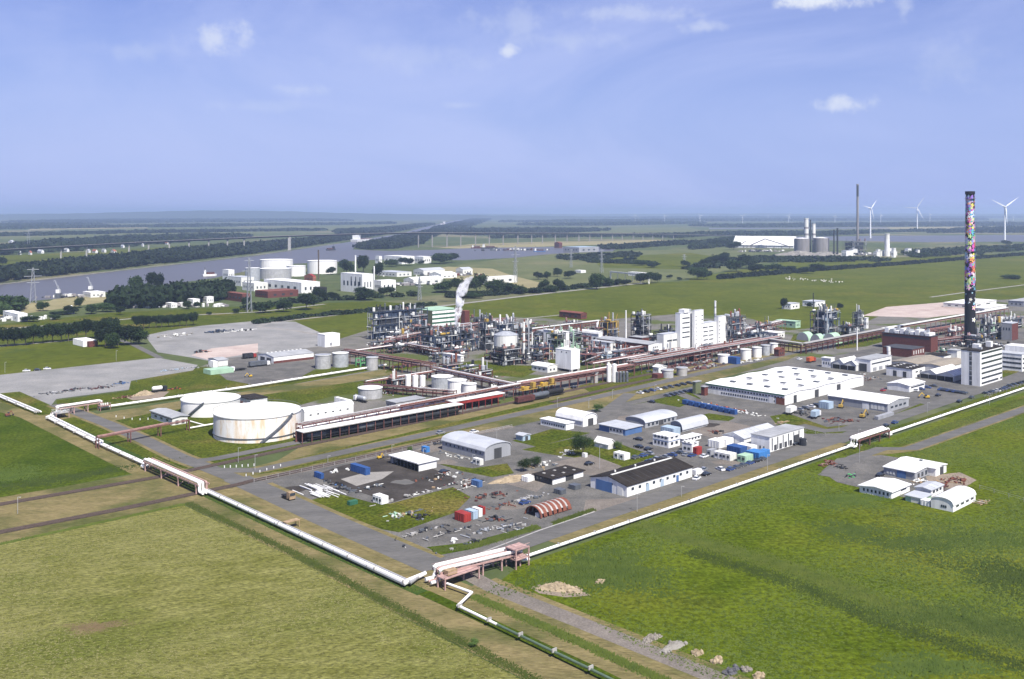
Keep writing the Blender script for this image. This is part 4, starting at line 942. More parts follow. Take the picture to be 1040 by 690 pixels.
def trunk_mesh(seed):
    rd = random.Random(seed); b = MB(); b.cyl((0, 0, -.2), (.02, .01, 3.2), .22, .15, n=8)
    for i in range(5):
        a = rd.uniform(0, 6.28); b.cyl((0, 0, 2.3+.2*i), (1.7*math.cos(a), 1.7*math.sin(a), 4.2+.3*i), .10, .03, n=6)
    b.cyl((.02, .01, 3.2), (.1, 0, 6.0), .15, .04, n=6)
    return b.mesh('trunk', 'bark')
CROWNS = [crown_mesh(11, 330, .055, 'leaf'), crown_mesh(12, 330, .055, 'leaf_dark'), crown_mesh(13, 330, .055, 'leaf_dark', .95), crown_mesh(14, 330, .055, 'leaf', 1.05)]
NEAR_CROWNS = [crown_mesh(21, 420, .024, 'leaf', per=18), crown_mesh(22, 300, .03, 'leaf_light', per=16)]
PINE = [crown_mesh(31, 300, .055, 'leaf_dark', .85), crown_mesh(32, 300, .055, 'leaf_dark', .95)]
TRUNKS = [trunk_mesh(1), trunk_mesh(2)]
def tree(label, px, by, ty, wpx, kind='round', name='tree', group=None, seed=None):
    sd = int(px*7+by*3); h = max(1.5, hm(by, ty)); w = wpx*mpp(by); o = P(px, by); t = root(name, label, 'tree' if name == 'tree' else 'bush', o, (sd*.7) % 6.28, group)
    cz = {'round': .56, 'pine': .62, 'near': .55, 'bush': .45}[kind]; ch = {'round': .56, 'pine': .50, 'near': .56, 'bush': .60}[kind]
    me = {'round': CROWNS[sd % 4], 'pine': PINE[sd % 2], 'near': NEAR_CROWNS[0], 'bush': NEAR_CROWNS[1] if by > 330 else CROWNS[sd % 4]}[kind]
    if kind != 'bush': link('trunk', TRUNKS[sd % 2], t, (0, 0, 0), (0, 0, 0), (h/8*.9,)*3 if kind == 'pine' else (h/9,)*3)
    link('crown', me, t, (0, 0, h*cz), (0, 0, 0), (w/1.7, w/1.7, h*ch*.9)); return t
# ================================================================ FOREGROUND BUILDINGS
b = Bld('grey arched warehouse with pale roof and dark gable door beside the dark yard', (492.4, 468.7), 518.5, 449, 457.6).walls('grey_wall', 'pale_roof', 'arch', 1.9, 'y')
b.door(.5, 4, 4.2); b.rrow(9, .05, .95, 2.4, 3.3, face='l', fill=.25); b.roofbox(.5, .85, .5, .5, 1.6, 'steel', 'vent_pipe')
Bld('small pale blue shed on the lawn by the middle road', (531, 448.5), 538.5, 524, 443.2, name='shed', cat='shed').walls('pale_blue', 'pale_roof', 'gable', .5, 'y').door(.5, 1.6, 2)
# open shed: white flat roof on posts
b = Bld('open sided shed with flat white roof on the dark asphalt yard', (424.7, 479.5), 444, 396.5, None, 3.4, name='open_shed', cat='shed')
b.box('roof', 'white_roof', -.6, b.Lx+.6, -.6, b.Ly+.6, 3.1, 3.5); b.box('back_wall', 'grey_wall', b.Lx-.3, b.Lx-.1, .1, b.Ly, 0, 3.08); b.box('end_wall', 'white', 0.3, b.Lx-.35, 0, .25, 0, 3.08); b.box('end_wall', 'white', .3, b.Lx-.35, b.Ly-.25, b.Ly, 0, 3.08)
for i in range(9): b.box('post', 'steel', 0, .25, b.Ly*i/8-(.25 if i == 8 else 0), b.Ly*i/8+(.25 if i < 8 else 0), 0, 3.08)
for i in range(4): b.box('stored_pallet', 'dark_steel', 2, b.Lx-2, b.Ly*(.1+.22*i), b.Ly*(.22+.22*i), 0, 1.6)
b = Bld('low flat building with black felt roof and white doors beside the sand lot', (560.4, 493), 592.5, 542.4, 486.8).walls('dark_wall', 'black_roof', over=.6)
b.box('door_panel', 'white', .3, b.Lx*.42, -.1, -.02, .1, b.h*.9); b.box('door_panel', 'white', b.Lx*.68, b.Lx-.2, -.1, -.02, .1, b.h*.9); b.rrow(4, .1, .9, .9, 1.8, face='l', fill=.5); b.lights(3, 2, 1, 1, 'concrete', .2)
b = Bld('large white workshop with black gabled roof and blue double doors', (636.7, 505.2), 703, 599.8, 494.2, name='workshop', cat='hall').walls('white', 'black_roof', 'gable', 1.9, 'x')
b.door(.62, 7.5, 3.7, 'blue_wall', 'l'); b.door(.18, 2.6, 3.0, 'offwhite', 'l'); b.rrow(9, .03, .97, 1.9, 2.9, fill=.34); b.door(.52, 1.8, 2.6, 'pale_blue'); b.door(.3, 1.8, 2.6, 'pale_blue'); b.door(.76, 1.4, 2.4, 'blue_wall'); b.rrow(1, .35, .5, 3.0, 3.6, face='l')
pbox(b.root, 'ridge_light', 'offwhite', (b.Lx*.5, b.Ly/2, b.h+2.2), (b.Lx*.92, .8, .18))
for i in range(3): pcyl(b.root, 'roof_vent', 'offwhite', (b.Lx*(.2+.3*i), b.Ly*.7, b.h+1.7), .35, .9)
# rusty quonset shelter with white strips
t0 = Bld('rusty arched shelter with white translucent strips in the lower yard', (549.5, 527.5), 580.5, 533, None, 1.2, name='arched_shelter', cat='shelter'); Lx, Ly = t0.Lx, t0.Ly
n = 19
for i in range(n):
    pr = [(Ly*(1-math.cos(math.pi*k/8))/2, .4+3.1*math.sin(math.pi*k/8)) for k in range(9)]; pr2 = [(u_*.97+Ly*.015, z_-.15) for u_, z_ in pr]
    if i % 3 != 1: MB().prism(pr+pr2[::-1], Lx*i/n, Lx*(i+1)/n-.02, 'x').build('roof_strip', 'rust', t0.root)
    else: MB().prism(pr[1:]+pr2[1:][::-1], Lx*i/n, Lx*(i+1)/n-.02, 'x').build('roof_strip', 'concrete', t0.root)
for i in range(8):
    for y in (.1, Ly-.1): pbox(t0.root, 'post', 'rust', (Lx*i/7, y, .45), (.2, .2, .9))
for i in range(5): pbox(t0.root, 'stored_crate', random.choice(('wood', 'rust', 'offwhite')), (Lx*(.1+.18*i), Ly*.3, .7), (2.2, 1.6, 1.4))
b = Bld('white arched hall with dark end door behind the low white annex', (592.2, 434.2), 606, 565, 426.3).walls('white', 'white_roof', 'arch', 2.2, 'y'); b.door(.55, 3.6, 3.4)
Bld('long low white annex standing before the white arched hall', (574.8, 437.4), 583, 549, 431).walls('white', 'white_roof').rrow(10, .05, .95, 1.0, 1.8, face='l', fill=.5)
b = Bld('flat grey roofed workshop with blue panels beside the grey arched halls', (635, 443), 652, 608.5, 436.5).walls('blue_wall', 'pale_roof', over=.5); b.box('wall_panel', 'offwhite', -.1, -.02, b.Ly*.08, b.Ly*.6, 0, b.h-.5); b.rrow(4, .1, .6, 1.2, 2.2, face='l', fill=.5, d=.22)
b = Bld('grey round roofed hall with light roof behind the blue panelled workshop', (655.2, 435.4), 687, 635.7, 429).walls('grey_wall', 'pale_roof', 'arch', 1.4, 'x'); b.rrow(7, .05, .95, .8, 2.0, fill=.5); b.door(.5, 3.4, 3)
b = Bld('pale round roofed hall with dark end beside the white office cabins', (693, 439.2), 718.5, 681, 434).walls('grey_wall', 'pale_roof', 'arch', 2.2, 'x'); b.rrow(6, .05, .95, .7, 1.7, fill=.5); b.door(.5, b.Ly*.8, 2.6, 'dark_wall', 'l')
container('pale blue steel tank box in front of the pale round roofed hall', (684, 443.2), 691, 671, 'pale_blue', 3.2, name='tank_box', cat='container')
b = Bld('two storey white office cabin block with blue edged windows', (679, 455.8), 690.5, 663, 444.6, name='office_cabins', cat='cabin').walls('white', 'white_roof', over=.15)
for z in (1.2, 3.9): b.rrow(4, .06, .94, z, z+1.2, face='l', fill=.55); b.rrow(2, .1, .9, z, z+1.2, fill=.5)
b.box('floor_band', 'blue_wall', -.07, -.01, 0, b.Ly, 2.7, 2.95); b.box('floor_band', 'blue_wall', 0, b.Lx, -.07, -.01, 2.7, 2.95)
Bld('low white flat roofed cabin row behind the office cabin block', (694.5, 450.5), 712, 686, 446.5, name='cabin', cat='cabin').walls('white', 'white_roof').rrow(5, .05, .95, .7, 1.5, fill=.5)
b = Bld('tall white cabin stack beside the red container', (702.6, 459.9), 709.5, 692.8, 451.2, name='cabin', cat='cabin').walls('white', 'white_roof', over=.15); b.rrow(2, .1, .9, .9, 1.9, face='l'); b.rrow(2, .1, .9, 3.3, 4.2, face='l'); b.rrow(1, .2, .8, 3.2, 4.2)
container('dark red container beside the tall white cabin stack', (707.5, 462.8), 713, 703.6, 'red', 3.0)
for (lb, near, rp, lp, m, hh, w_) in (
    ('grey container standing right of the dark red container', (722, 464.5), 728, 717.5, 'grey_wall', 2.7, 1), ('white cabin with dark window, first in the row by the road', (734.5, 467.4), 740.5, 725, 'white', 2.7, 2), ('white cabin with open side, second in the row by the road', (741.5, 469), 748, 733, 'offwhite', 2.7, 2),
    ('pale green cabin at the roadside end of the cabin row', (757, 470.8), 765, 748.5, 'pale_green', 2.7, 2), ('bright blue container lying behind the pale green cabin', (771, 467.6), 779, 757.5, 'bright_blue', 2.7, 0), ('second bright blue container, nearer the tall white hall', (777.5, 465), 782, 771, 'bright_blue', 2.7, 0),
    ('blue roofed white container behind the cabin row', (752, 461.8), 759, 738, 'blue', 2.6, 0), ('white container behind the blue containers', (763, 460.6), 769, 748, 'white', 2.6, 0), ('white box container left of the white gabled hall', (730.5, 456.2), 738, 719, 'white', 3.0, 0), ('second white box container left of the white gabled hall', (737, 454.8), 745, 727.5, 'white', 3.2, 0),
    ('blue shipping container on the dark yard', (371.2, 483.4), 376, 355.8, 'blue', 2.7, 0), ('small dark blue container beside the stacked white pipes', (326, 487.2), 329, 319, 'blue', 2.0, 0), ('white slatted crate box at the edge of the dark yard', (387.5, 513.2), 394.5, 378.5, 'white', 2.5, 3),
    ('small turquoise tent like box near the grey warehouse', (433, 460.3), 436.5, 428, 'bright_blue', 2.2, 0), ('light blue container in the machine yard', (841.5, 416.2), 846.5, 831.5, 'pale_blue', 3.4, 0), ('white grated box beside the grey arched warehouse', (487.5, 473.5), 491, 480, 'offwhite', 2.4, 2), ('small white hut with dark window on the lawn', (634, 468.2), 640, 623, 'white', 2.5, 2),
    ('dark green skip on the grass by the road', (355.5, 514.2), 363.5, 352.5, 'dark_green', 1.3, 0), ('grey green skip beside the black roofed low building', (584, 498.4), 590, 577.5, 'steel', 1.6, 0), ('second grey skip at the lower yard', (569.5, 503.2), 575, 562.5, 'steel', 1.6, 0), ('small blue tilted box among scrap in the middle yard', (486, 495.8), 490, 478.5, 'blue_wall', 2.2, 0),
    ('white tipped over box beside the sand lot', (536, 490.3), 543, 529.5, 'white', 1.8, 0), ('small white box on the lawn beside the bushy tree', (594.5, 465.2), 596.8, 591, 'white', 1.6, 0)):
    container(lb, near, rp, lp, m, hh, wins=w_)
b = Bld('white gabled hall with pale roof left of the tall striped white hall', (755.6, 454.2), 790, 734.4, 446).walls('white', 'pale_roof', 'gable', 1.8, 'x'); b.rrow(2, .1, .9, .5, 3.2, fill=.5, m='grey_wall', name='door')
b = Bld('tall white hall with vertical dark window strips and grey roof by the road', (781.6, 459.9), 816.5, 762.9, 444.6).walls('white', 'grey_roof', over=.25)
for i in range(6): b.rrow(1, .06+.155*i, .085+.155*i, .6, b.h-.6, fill=1)
b.rrow(6, .09, .97, .3, 2.6, 'dark_wall', 'door', .5); b.door(.78, 4, 4.2); b.rrow(3, .2, .8, 1.2, 2.2, face='l', fill=.3)
pcyl(b.root, 'round_tank', 'dark_steel', (b.Lx*.78, -3, 1.5), 1.5, 3)
b = Bld('white tent roofed shelter with lean-to beside the bushy tree', (617.8, 457), 625, 603.8, 451.8, name='shelter', cat='shelter').walls('white', 'white_roof', 'gable', 1.8, 'y'); b.door(.5, 3, 2.2, 'offwhite', 'r')
# big hall
b = Bld('very large white hall with many rooflights and two rows of windows', (796.9, 411.9), 877, 716.9, 401.6, name='factory_hall', cat='hall').walls('white', 'white_roof', 'multi', .7, 'y')
b.rrow(26, .02, .8, .9, 1.9, face='l', fill=.55); b.rrow(26, .02, .98, 3.2, 4.1, face='l', fill=.55); b.box('fascia', 'dark_green', -.42, -.36, 0, b.Ly, b.h-.5, b.h+.1)
b.door(.12, 3, 4); b.door(.38, 4, 4.2); b.door(.66, 4, 4.2); b.door(.05, 5, 3.6, 'rust', 'l'); b.door(.16, 3, 3.6, 'white', 'l')
for i in range(5):
    for j in range(4): pbox(b.root, 'rooflight', 'steel', (b.Lx*(.12+.19*i), b.Ly*(.12+.22*j), b.h+1.3), (2.0, 3.0, .5))
Bld('olive green tower block at the corner of the very large white hall', (706.5, 400.5), 712, 703.4, 388.5, name='tower_block').walls('olive', 'grey_roof')
Bld('red brick porch beside the olive green block', (715.6, 402.3), 719, 712, 393.5, name='porch').walls('brick', 'grey_roof')
b = Bld('grey walled hall with long white roof in the machine yard', (901.5, 419.2), 923, 841, 410.8).walls('grey_wall', 'white_roof', 'gable', 1.2, 'y'); b.rrow(1, .3, .42, 0.1, 3.2, 'white', 'door', .9, 'l'); b.rrow(4, .05, .28, .8, 3.2, 'offwhite', 'door', .8, 'l'); b.rrow(4, .1, .9, 1.6, 2.6); b.lights(1, 3, 1.5, 3, 'grey_roof', .4, z=.5)
container('grey wall like ramp box before the grey walled hall', (892, 427), 908, 888, 'grey_wall', 1.6, name='low_wall', cat='wall')
b = Bld('small white hall with dark window band near the parked cars', (923.7, 398.7), 939.2, 901, 392.3).walls('white', 'white_roof', 'gable', 1.0, 'x'); b.rrow(1, .1, .95, 2.0, 2.8, fill=1)
b = Bld('white workshop with dark garage door and grey roof left of the black roofed one', (884.2, 378.4), 905.4, 868.8, 366).walls('white', 'grey_roof', over=.3); b.door(.5, 5, 5, 'dark_wall', 'l'); b.rrow(1, .05, .95, 4.6, 5.5, fill=1); b.rrow(3, .05, .9, .4, 2.6, 'grey_wall', 'door', .6)
b = Bld('sawtooth roofed white shed with open dark front at the plant road', (869.5, 377.2), 884, 844.8, 371, name='sawtooth_shed', cat='hall').walls('offwhite', 'white_roof', 'saw', 2.6, 'x'); b.rrow(3, .03, .97, .2, 2.9, 'black', 'shade_panel', .9, 'l', .15)  # black panels on the wall stand in for the shade inside the open front
b = Bld('white workshop with flat black roof between the sawtooth sheds', (926.5, 384.6), 939.5, 900, 375.4).walls('white', 'black_roof', over=.25); b.rrow(2, .1, .85, .2, 3.6, 'dark_wall', 'door', .35, 'l'); b.rrow(2, .2, .8, 3, 3.8); b.lights(4, 2, 1.2, 1.2, 'offwhite', .4)
b = Bld('sawtooth roofed hall with open dark front left of the office tower', (968.8, 388), 990, 934, 382.4, name='sawtooth_hall', cat='hall').walls('offwhite', 'white_roof', 'saw', 2.2, 'x'); b.rrow(4, .02, .98, .1, 2.6, 'black', 'shade_panel', .94, 'l', .15)  # open front is painted: black panels give the shade of its inside
b = Bld('broad low hall with brownish ribbed roof behind the sawtooth hall', (960, 378.6), 985, 905, 373.5, name='factory_hall', cat='hall').walls('offwhite', 'brown_roof', 'multi', 1.2, 'x')
# brick power house
b = Bld('red brick power house with white roof machinery before the painted chimney', (945.4, 358.2), 952.5, 895.8, 342.4, name='power_house').walls('brick', 'dark_wall', over=.4)
for i in range(9): b.box('roof_unit', ('white', 'light_steel', 'white_roof')[i % 3], 1+.3*(i % 2), b.Lx-1-.3*(i % 3), b.Ly*(.04+.104*i), b.Ly*(.125+.104*i), b.h+.35, b.h+2.2+.9*((i*7) % 3))
for i in range(4): b.roofbox(.5, .12+.2*i, 1.6, 1.6, 4.6+.8*(i % 2), 'light_steel', 'roof_duct')
b.box('window_band', 'dark_wall', -.1, -.02, b.Ly*.03, b.Ly*.97, b.h-2.2, b.h-1.1)
b2 = Bld('', (926.5, 363.8), 939, 896.5, 355.4, parent=b).walls('brick', 'dark_wall', over=.1)
for i in range(5): pbox(b.root, 'window', 'offwhite', Vector((b2.Lx*(.12+.19*i), -.06, b2.h*.6))+b2.off, (1.1, .12, b2.h*.45))
for i in (0, 1): pcyl(b.root, 'silo', 'white', Vector((-3, b2.Ly*.72+i*.2, 2.0+3.1*i))+b2.off, 1.3, 2.8)
# office tower
b = Bld('seven storey white office tower with dark window bands and black roof', (995.4, 392.9), 1017.9, 976.2, 357.6, name='office_tower').walls('white', 'black_roof', over=.15, thick=.5)
fh = b.h/7
for i in range(7): b.rrow(7, .06, .985, fh*i+.9+.1, fh*i+2.0+.1, fill=.965); b.rrow(1, .43, .56, fh*i+.4, fh*(i+1)-.3, face='l', fill=1)
b.box('stair_strip', 'grey_wall', -.05, 0, b.Ly*.42, b.Ly*.57, .2, b.h-.3)
b.roofbox(.35, .6, 3.5, 4, 2.6, 'white'); b.roofbox(.7, .35, 3, 3, 3.4, 'white'); b.roofbox(.25, .3, 2, 2, 1.4, 'light_steel'); b.door(.85, 3, 2.6, 'offwhite')
b = Bld('white office building with dark window bands right of the office tower', (1038, 377.9), 1062, 1012, 360.5, name='office_building').walls('white', 'pale_roof', over=.2)
for z in (1.6, 4.6, 7.4): b.rrow(8, .03, .97, z, z+1.1, face='l', fill=.94); b.rrow(8, .03, .97, z, z+1.1, fill=.94)
b.roofbox(.4, .4, 12, 16, 3.5, 'white')
b = Bld('grey tower building with reddish side wall behind the offices', (1027.5, 346.4), 1034, 1017, 329).walls('grey_wall', 'pale_roof', over=.1); b.box('side_panel', 'brick', .2, b.Lx-.2, -.12, -.03, .2, b.h-.3); b.rrow(3, .1, .9, b.h*.6, b.h*.75, face='l', fill=.4)
Bld('pale yellow brick cube behind the white workshop row', (972, 366.5), 976, 962, 356.5).walls('offwhite', 'grey_roof')
b = Bld('low white building with dark flat roof before the red brick power house', (958.5, 367.5), 966, 940, 362).walls('white', 'black_roof'); b.rrow(4, .1, .9, .8, 1.9, face='l')
# cluster in the east meadow
b = Bld('white long hall with flat white roof and dark door in the east meadow', (950.2, 484.5), 961.2, 910, 476.5).walls('white', 'white_roof', 'gable', .6, 'y'); b.door(.55, 3, 2.9); b.lights(1, 1, 1, 1, 'steel', .5, z=.5)
b = Bld('lower grey front building with white roof beside the white long hall', (929, 488.5), 948, 897.5, 480.6).walls('grey_wall', 'white_roof', 'gable', .5, 'y'); b.rrow(3, .62, .92, .8, 1.8, 'offwhite', 'window', .6, 'l'); b.door(.42, 3.4, 2.8, 'blue_wall', 'l'); b.rrow(4, .1, .9, .6, 2.2, fill=.5)
b = Bld('white flat hall with a row of dark windows in the east meadow', (905.3, 507.2), 924, 872.9, 500.3).walls('white', 'white_roof', 'gable', .7, 'x', over=.5); b.rrow(7, .05, .92, .9, 1.9, face='l', fill=.45); b.rrow(1, .4, .9, 1.4, 1.8)
Bld('pale green low shed between the white meadow halls', (936.5, 512.5), 946, 919.5, 507).walls('pale_green', 'pale_roof').door(.4, 3, 2, 'offwhite', 'l')
b = Bld('small grey roofed white building in the middle of the meadow halls', (945.5, 505.5), 958, 929.5, 498.5).walls('white', 'pale_roof', 'gable', .5, 'x'); b.rrow(3, .1, .9, 1.2, 2.0)
b = Bld('white hall with curved white roof nearest the viewer in the east meadow', (968, 520.6), 990.8, 945.5, 512.6).walls('white', 'white_roof', 'arch', 1.5, 'x', over=.2); b.rrow(3, .28, .55, 1.0, 1.8, face='l', fill=.7); b.rrow(4, .08, .95, 1.2, 1.8, fill=.55)
container('white low link box before the meadow halls', (944.5, 515.3), 949, 934.5, 'white', 1.8, name='cabin', cat='cabin')

# ================================================================ WEST SIDE
tank('huge white storage tank with ochre rust stains in front', 217.5, 305.5, 450.8, 425.5, 'tank_stained', 'white_roof', .04, stair=(-1.25, -.45), rings=1, n=64)
tank('second huge white tank with flat white roof behind the stained one', 184.5, 243.5, 424.5, 409.5, 'tank_white', 'white_roof', .04, stair=(-2.1, -1.5), n=56)
b = Bld('white pump house with black flat roof behind the big tanks', (254.5, 414.5), 271.5, 241.5, 406.2, name='pump_house').walls('white', 'black_roof', over=.4); b.rrow(3, .1, .9, 1.2, 2.2); b.rrow(2, .1, .9, .5, 2.4, 'rust', 'door', .5, 'l')
b = Bld('grey roofed brick pump house left of the big tanks', (175, 432.5), 190.5, 153.3, 424.8, name='pump_house').walls('offwhite', 'grey_roof', 'gable', .5, 'y', over=.6); b.rrow(3, .1, .9, 1.3, 2.2, face='l', fill=.4); b.rrow(2, .1, .9, .4, 2.2, 'steel', 'door', .5); b.rrow(1, 0.0, 1, 2.6, 2.9, 'brick', 'brick_band', 1, 'l')
b = Bld('long white low tank house beside the stained tank', (309, 428.5), 359, 303, 418.5).walls('white', 'white_roof', 'arch', 1.2, 'x', over=.1); b.rrow(6, .05, .95, 2.4, 3.0, fill=.25)
container('white wall panel box behind the long white tank house', (354, 413), 357.5, 339.5, 'white', 3, name='wall_panel', cat='wall')
b = Bld('plain white cube building behind the grey tanks', (330, 353), 345.2, 322.5, 340.5).walls('white', 'white_roof', over=.1); b.rrow(1, .2, .6, 1, 3, 'grey_wall', 'door', .4)
b = Bld('white hall with brick base and grey roof at the truck yard', (278, 369.6), 318.5, 262, 363.2).walls('white', 'grey_roof', 'gable', 1.4, 'x', over=.2); b.box('brick_base', 'brick', -.05, b.Lx+.02, -.08, -.01, 0, 1.6); b.rrow(2, .1, .9, .3, 3.2, 'dark_wall', 'door', .7, 'l')
for i in range(9): pbox(b.root, 'roof_vent', 'offwhite', (b.Lx*(.08+.105*i), b.Ly*.62, b.h+1.3), (1.2, 1.2, 1.0))
tank('left of the two grey steel tanks by the western pipeline', 320, 336, 375.3, 361.3, 'pipe_grey', 'light_steel', .12, n=28); tank('right of the two grey steel tanks by the western pipeline', 337.5, 354, 373.6, 359.4, 'light_steel', 'white_roof', .1, n=28)
b = Bld('white hut with dark roof beside the pale lorry park', (221.5, 372.6), 231.5, 211.5, 366.5, name='hut', cat='hut').walls('offwhite', 'grey_roof', 'gable', .8, 'x')
container('pale green long cabin before the white hut', (214, 381.3), 237.5, 206.5, 'pale_green', 2.8, name='cabin', cat='cabin')
container('white cube tent standing left of the white hut', (216.5, 373.8), 221, 212.5, 'white', 4, name='tent', cat='tent')
for lb, px, py, kw in (('white articulated lorry with dark trailer at the truck yard', 262, 372.5, dict(L=12, kind='box', bodym='steel', ang=TH)), ('black and white lorry in front of the white lorry', 243, 376.6, dict(L=7, kind='flat', bodym='black', ang=TH+math.pi)), ('red cab lorry behind the white lorry', 252, 364.3, dict(cabm='red', bodym='dark_steel', L=7, kind='box', ang=TH)),
    ('white tanker lorry beside the grey round tank', 367, 408.5, dict(L=7, kind='tank', bodym='light_steel', ang=TH+math.pi/2)), ('red fire engine like lorry on the plant road', 823, 368.3, dict(cabm='red', bodym='orange', L=6, kind='box', ang=TH)), ('dark tractor and trailer driving on the road beside the dark yard', 291.5, 506.5, dict(cabm='wood', bodym='black', L=3, kind='flat', ang=TH-math.pi/2)),
    ('white box lorry parked in the machine yard', 803, 420.3, dict(L=7, kind='box', bodym='white', ang=TH+.2)), ('white and blue lorry in the machine yard', 828, 424.6, dict(cabm='car_white', bodym='pale_blue', L=6, kind='box', ang=TH+.2)), ('white van lorry parked beside the light blue container', 872, 413.5, dict(L=5, kind='box', bodym='white', ang=TH+math.pi/2))):
    truck(lb, px, py, **kw)
# pipelines ----------------------------------------------------------------
def px3(*q): return [P(a, b_, z) if len(r) == 0 else P(a, b_, z) for (a, b_, z, *r) in q]
def gp(px, py, z):
    p = P(px, py); p.z = z; return p
def pipeline(label, lines, supports, cat='pipeline', sm='concrete', base=None, sup_h=1.0):
    t = root('pipeline', label, cat, base if base else lines[0][0][0])
    off = t.location
    for pts, r, m in lines:
        pipe_run(t, pts, r, m)
        for a_, b_ in zip(pts[:-1], pts[1:]):              # flanges between the lengths of pipe
            d = b_-a_; k = int(d.length/17)
            for i in range(1, k): q = a_+d*(i/k)-off; pbar(t, 'flange', 'pipe_grey', q-d.normalized()*.22, q+d.normalized()*.22, 2.3*r, 'cyl')
    for p, ang, w, z in supports: pbox(t, 'support', sm, (p.x-off.x, p.y-off.y, z*.45), (.3, w*.55, z*.9), ang+math.pi/2)
    return t
def offs(pts, d, dirv):
    return [p+dirv*d for p in pts]
def even(p0, p1, step, ang, w, z):
    d = p1-p0; n_ = max(1, int(d.length/step)); return [(p0+d*(i/n_), ang, w, z) for i in range(n_+1)]
# western trunk pipeline along A
a0, a1 = gp(-60, 380, 1.3), gp(37, 421.5, 1.3)
pipeline('bundle of white pipes at the left edge beside the lawn', [([q+B*(1.1*k) for q in (a0, a1)], .36, 'pipe_white' if k != 1 else 'pipe_grey') for k in range(3)], even(P(-60, 380), P(37, 421.5), 14, TH, 4.2, .9))
a0, a1 = gp(47, 426.5, 1.3), gp(98, 452.5, 1.3)
pipeline('thick bundle of white pipes running down from the pipe junction', [([P(60, 421.5)+Vector((0, 0, 1.3))+B*(.9*k), gp(47, 426.5, 1.3)+B*(.9*k), a1+B*(.9*k)], .38, ('pipe_white', 'pipe_white', 'pipe_grey', 'pipe_white')[k]) for k in range(4)], even(P(49, 428), P(98, 452.5), 12, TH, 4.6, .9))
a0, a1 = gp(98, 452.5, 1.3), gp(150, 476.3, 1.3)
pipeline('pair of white pipes between the side rack and the pipe bridge', [([a0+B*(1.1*k), a1+B*(1.1*k)], .42, 'pipe_white') for k in range(2)], even(P(98, 452.5), P(150, 476.3), 12, TH, 3, .9))
a0, a1 = gp(207, 501.5, 1.4), gp(411, 597.3, 1.4)
pipeline('long straight white pipeline between dry strip and hay field', [([a0, a1, gp(432, 587.5, 1.4)], .52, 'pipe_white'), ([a0+B*1.3, a1+B*1.3-A*1.0, gp(432, 586, 1.4)], .3, 'pipe_grey')], even(P(207, 501.5), P(411, 597.3), 12, TH, 2.6, .9))
t = root('sign_stand', 'small wooden platform across the long white pipeline', 'platform', P(296, 536), TH); pbox(t, 'deck', 'wood', (0, 0, 2.2), (5, 2.2, .2))
for x in (-2.2, 2.2):
    for y in (-1, 1): pbox(t, 'leg', 'wood', (x, y, 1.1), (.2, .2, 2.2))
# pipe bridge over the rails
p0, p1 = P(150.5, 477), P(207, 502.5)
def bridge(label, p0, p1, h, w, pipes, post='bridge_pink', npost=4, side=1):
    d = p1-p0; L = d.length; ang = math.atan2(d.y, d.x); t = root('pipe_bridge', label, 'pipe bridge', p0, ang)
    for i in range(npost):
        x = L*(.04+.92*i/(npost-1))
        for y in (-w/2, w/2): pbox(t, 'post', post, (x, y, h/2), (.4, .4, h))
        pbox(t, 'crossbeam', post, (x, 0, h-.6), (.4, w+.8, .4))
        pbar(t, 'brace', post, (x, -w/2, .3), (x, w/2, h-.8), .2)
    for y in (-w/2, w/2): pbox(t, 'girder', post, (L/2, y, h-.2), (L, .3, .5)); pbox(t, 'handrail', post, (L/2, y*1.25, h+.9), (L, .06, .06))
    for j, (y, r, m) in enumerate(pipes):
        MB().tube([(-2.5, y, 1.2), (-.3, y, 1.2), (.3, y, 1.8), (.3, y, h-.1+r), (.9, y, h+.2+r), (L-.9, y, h+.2+r), (L-.3, y, h-.1+r), (L-.3, y, 1.8), (L+.3, y, 1.2), (L+2.5, y, 1.2)], r, 10).build('pipe', m, t)
    pbox(t, 'walkway', 'steel', (L/2, 0, h+.06), (L*.9, w*.3, .06))
    return t
bridge('pink steel pipe bridge carrying white pipes over the rail tracks', p0, p1, 3.7, 4.0, [(-1.5, .5, 'pipe_white'), (-.2, .42, 'pipe_white'), (1.2, .35, 'bridge_pink')], 'bridge_pink', 4)
bridge('pink steel pipe bridge carrying a thick white pipe over the road junction', P(443, 593), P(527, 572.2), 3.6, 4.2, [(1.4, .55, 'pipe_white'), (-.1, .32, 'bridge_pink'), (-1.5, .45, 'pipe_white')], 'bridge_pink', 5)
bridge('red steel pipe bridge crossing the road at the machine yard', P(867, 455.5), P(900, 444.2), 3.6, 4.0, [(1.2, .6, 'pipe_white'), (0, .4, 'offwhite'), (-1.3, .4, 'pipe_white')], 'rack_red', 4)
bridge('pink steel pipe bridge crossing the road at the lorry park', P(57.5, 422.5), P(103, 415.5), 3.8, 3.6, [(1.0, .45, 'pipe_white'), (-.6, .45, 'pipe_white')], 'bridge_pink', 4)
t = root('steel_platform', 'pink steel platform frame at the right end of the road pipe bridge', 'platform', P(524, 579), TH)
for x in (0, 5):
    for y in (0, 4): pbox(t, 'post', 'bridge_pink', (x, y, 2.8), (.35, .35, 5.6))
for z in (2.6, 5.4): pbox(t, 'deck', 'bridge_pink', (2.5, 2, z), (5.4, 4.4, .25)); pbox(t, 'handrail', 'bridge_pink', (2.5, -.2, z+1.1), (5.4, .1, .1)); pbox(t, 'handrail', 'bridge_pink', (-.2, 2, z+1.1), (.1, 4.4, .1))
t = root('steel_platform', 'pink steel platform with wooden box under the left end of the road pipe bridge', 'platform', P(452, 600), TH)
for x in (0, 12):
    for y in (0, 3): pbox(t, 'post', 'bridge_pink', (x, y, 1.7), (.35, .35, 3.4))
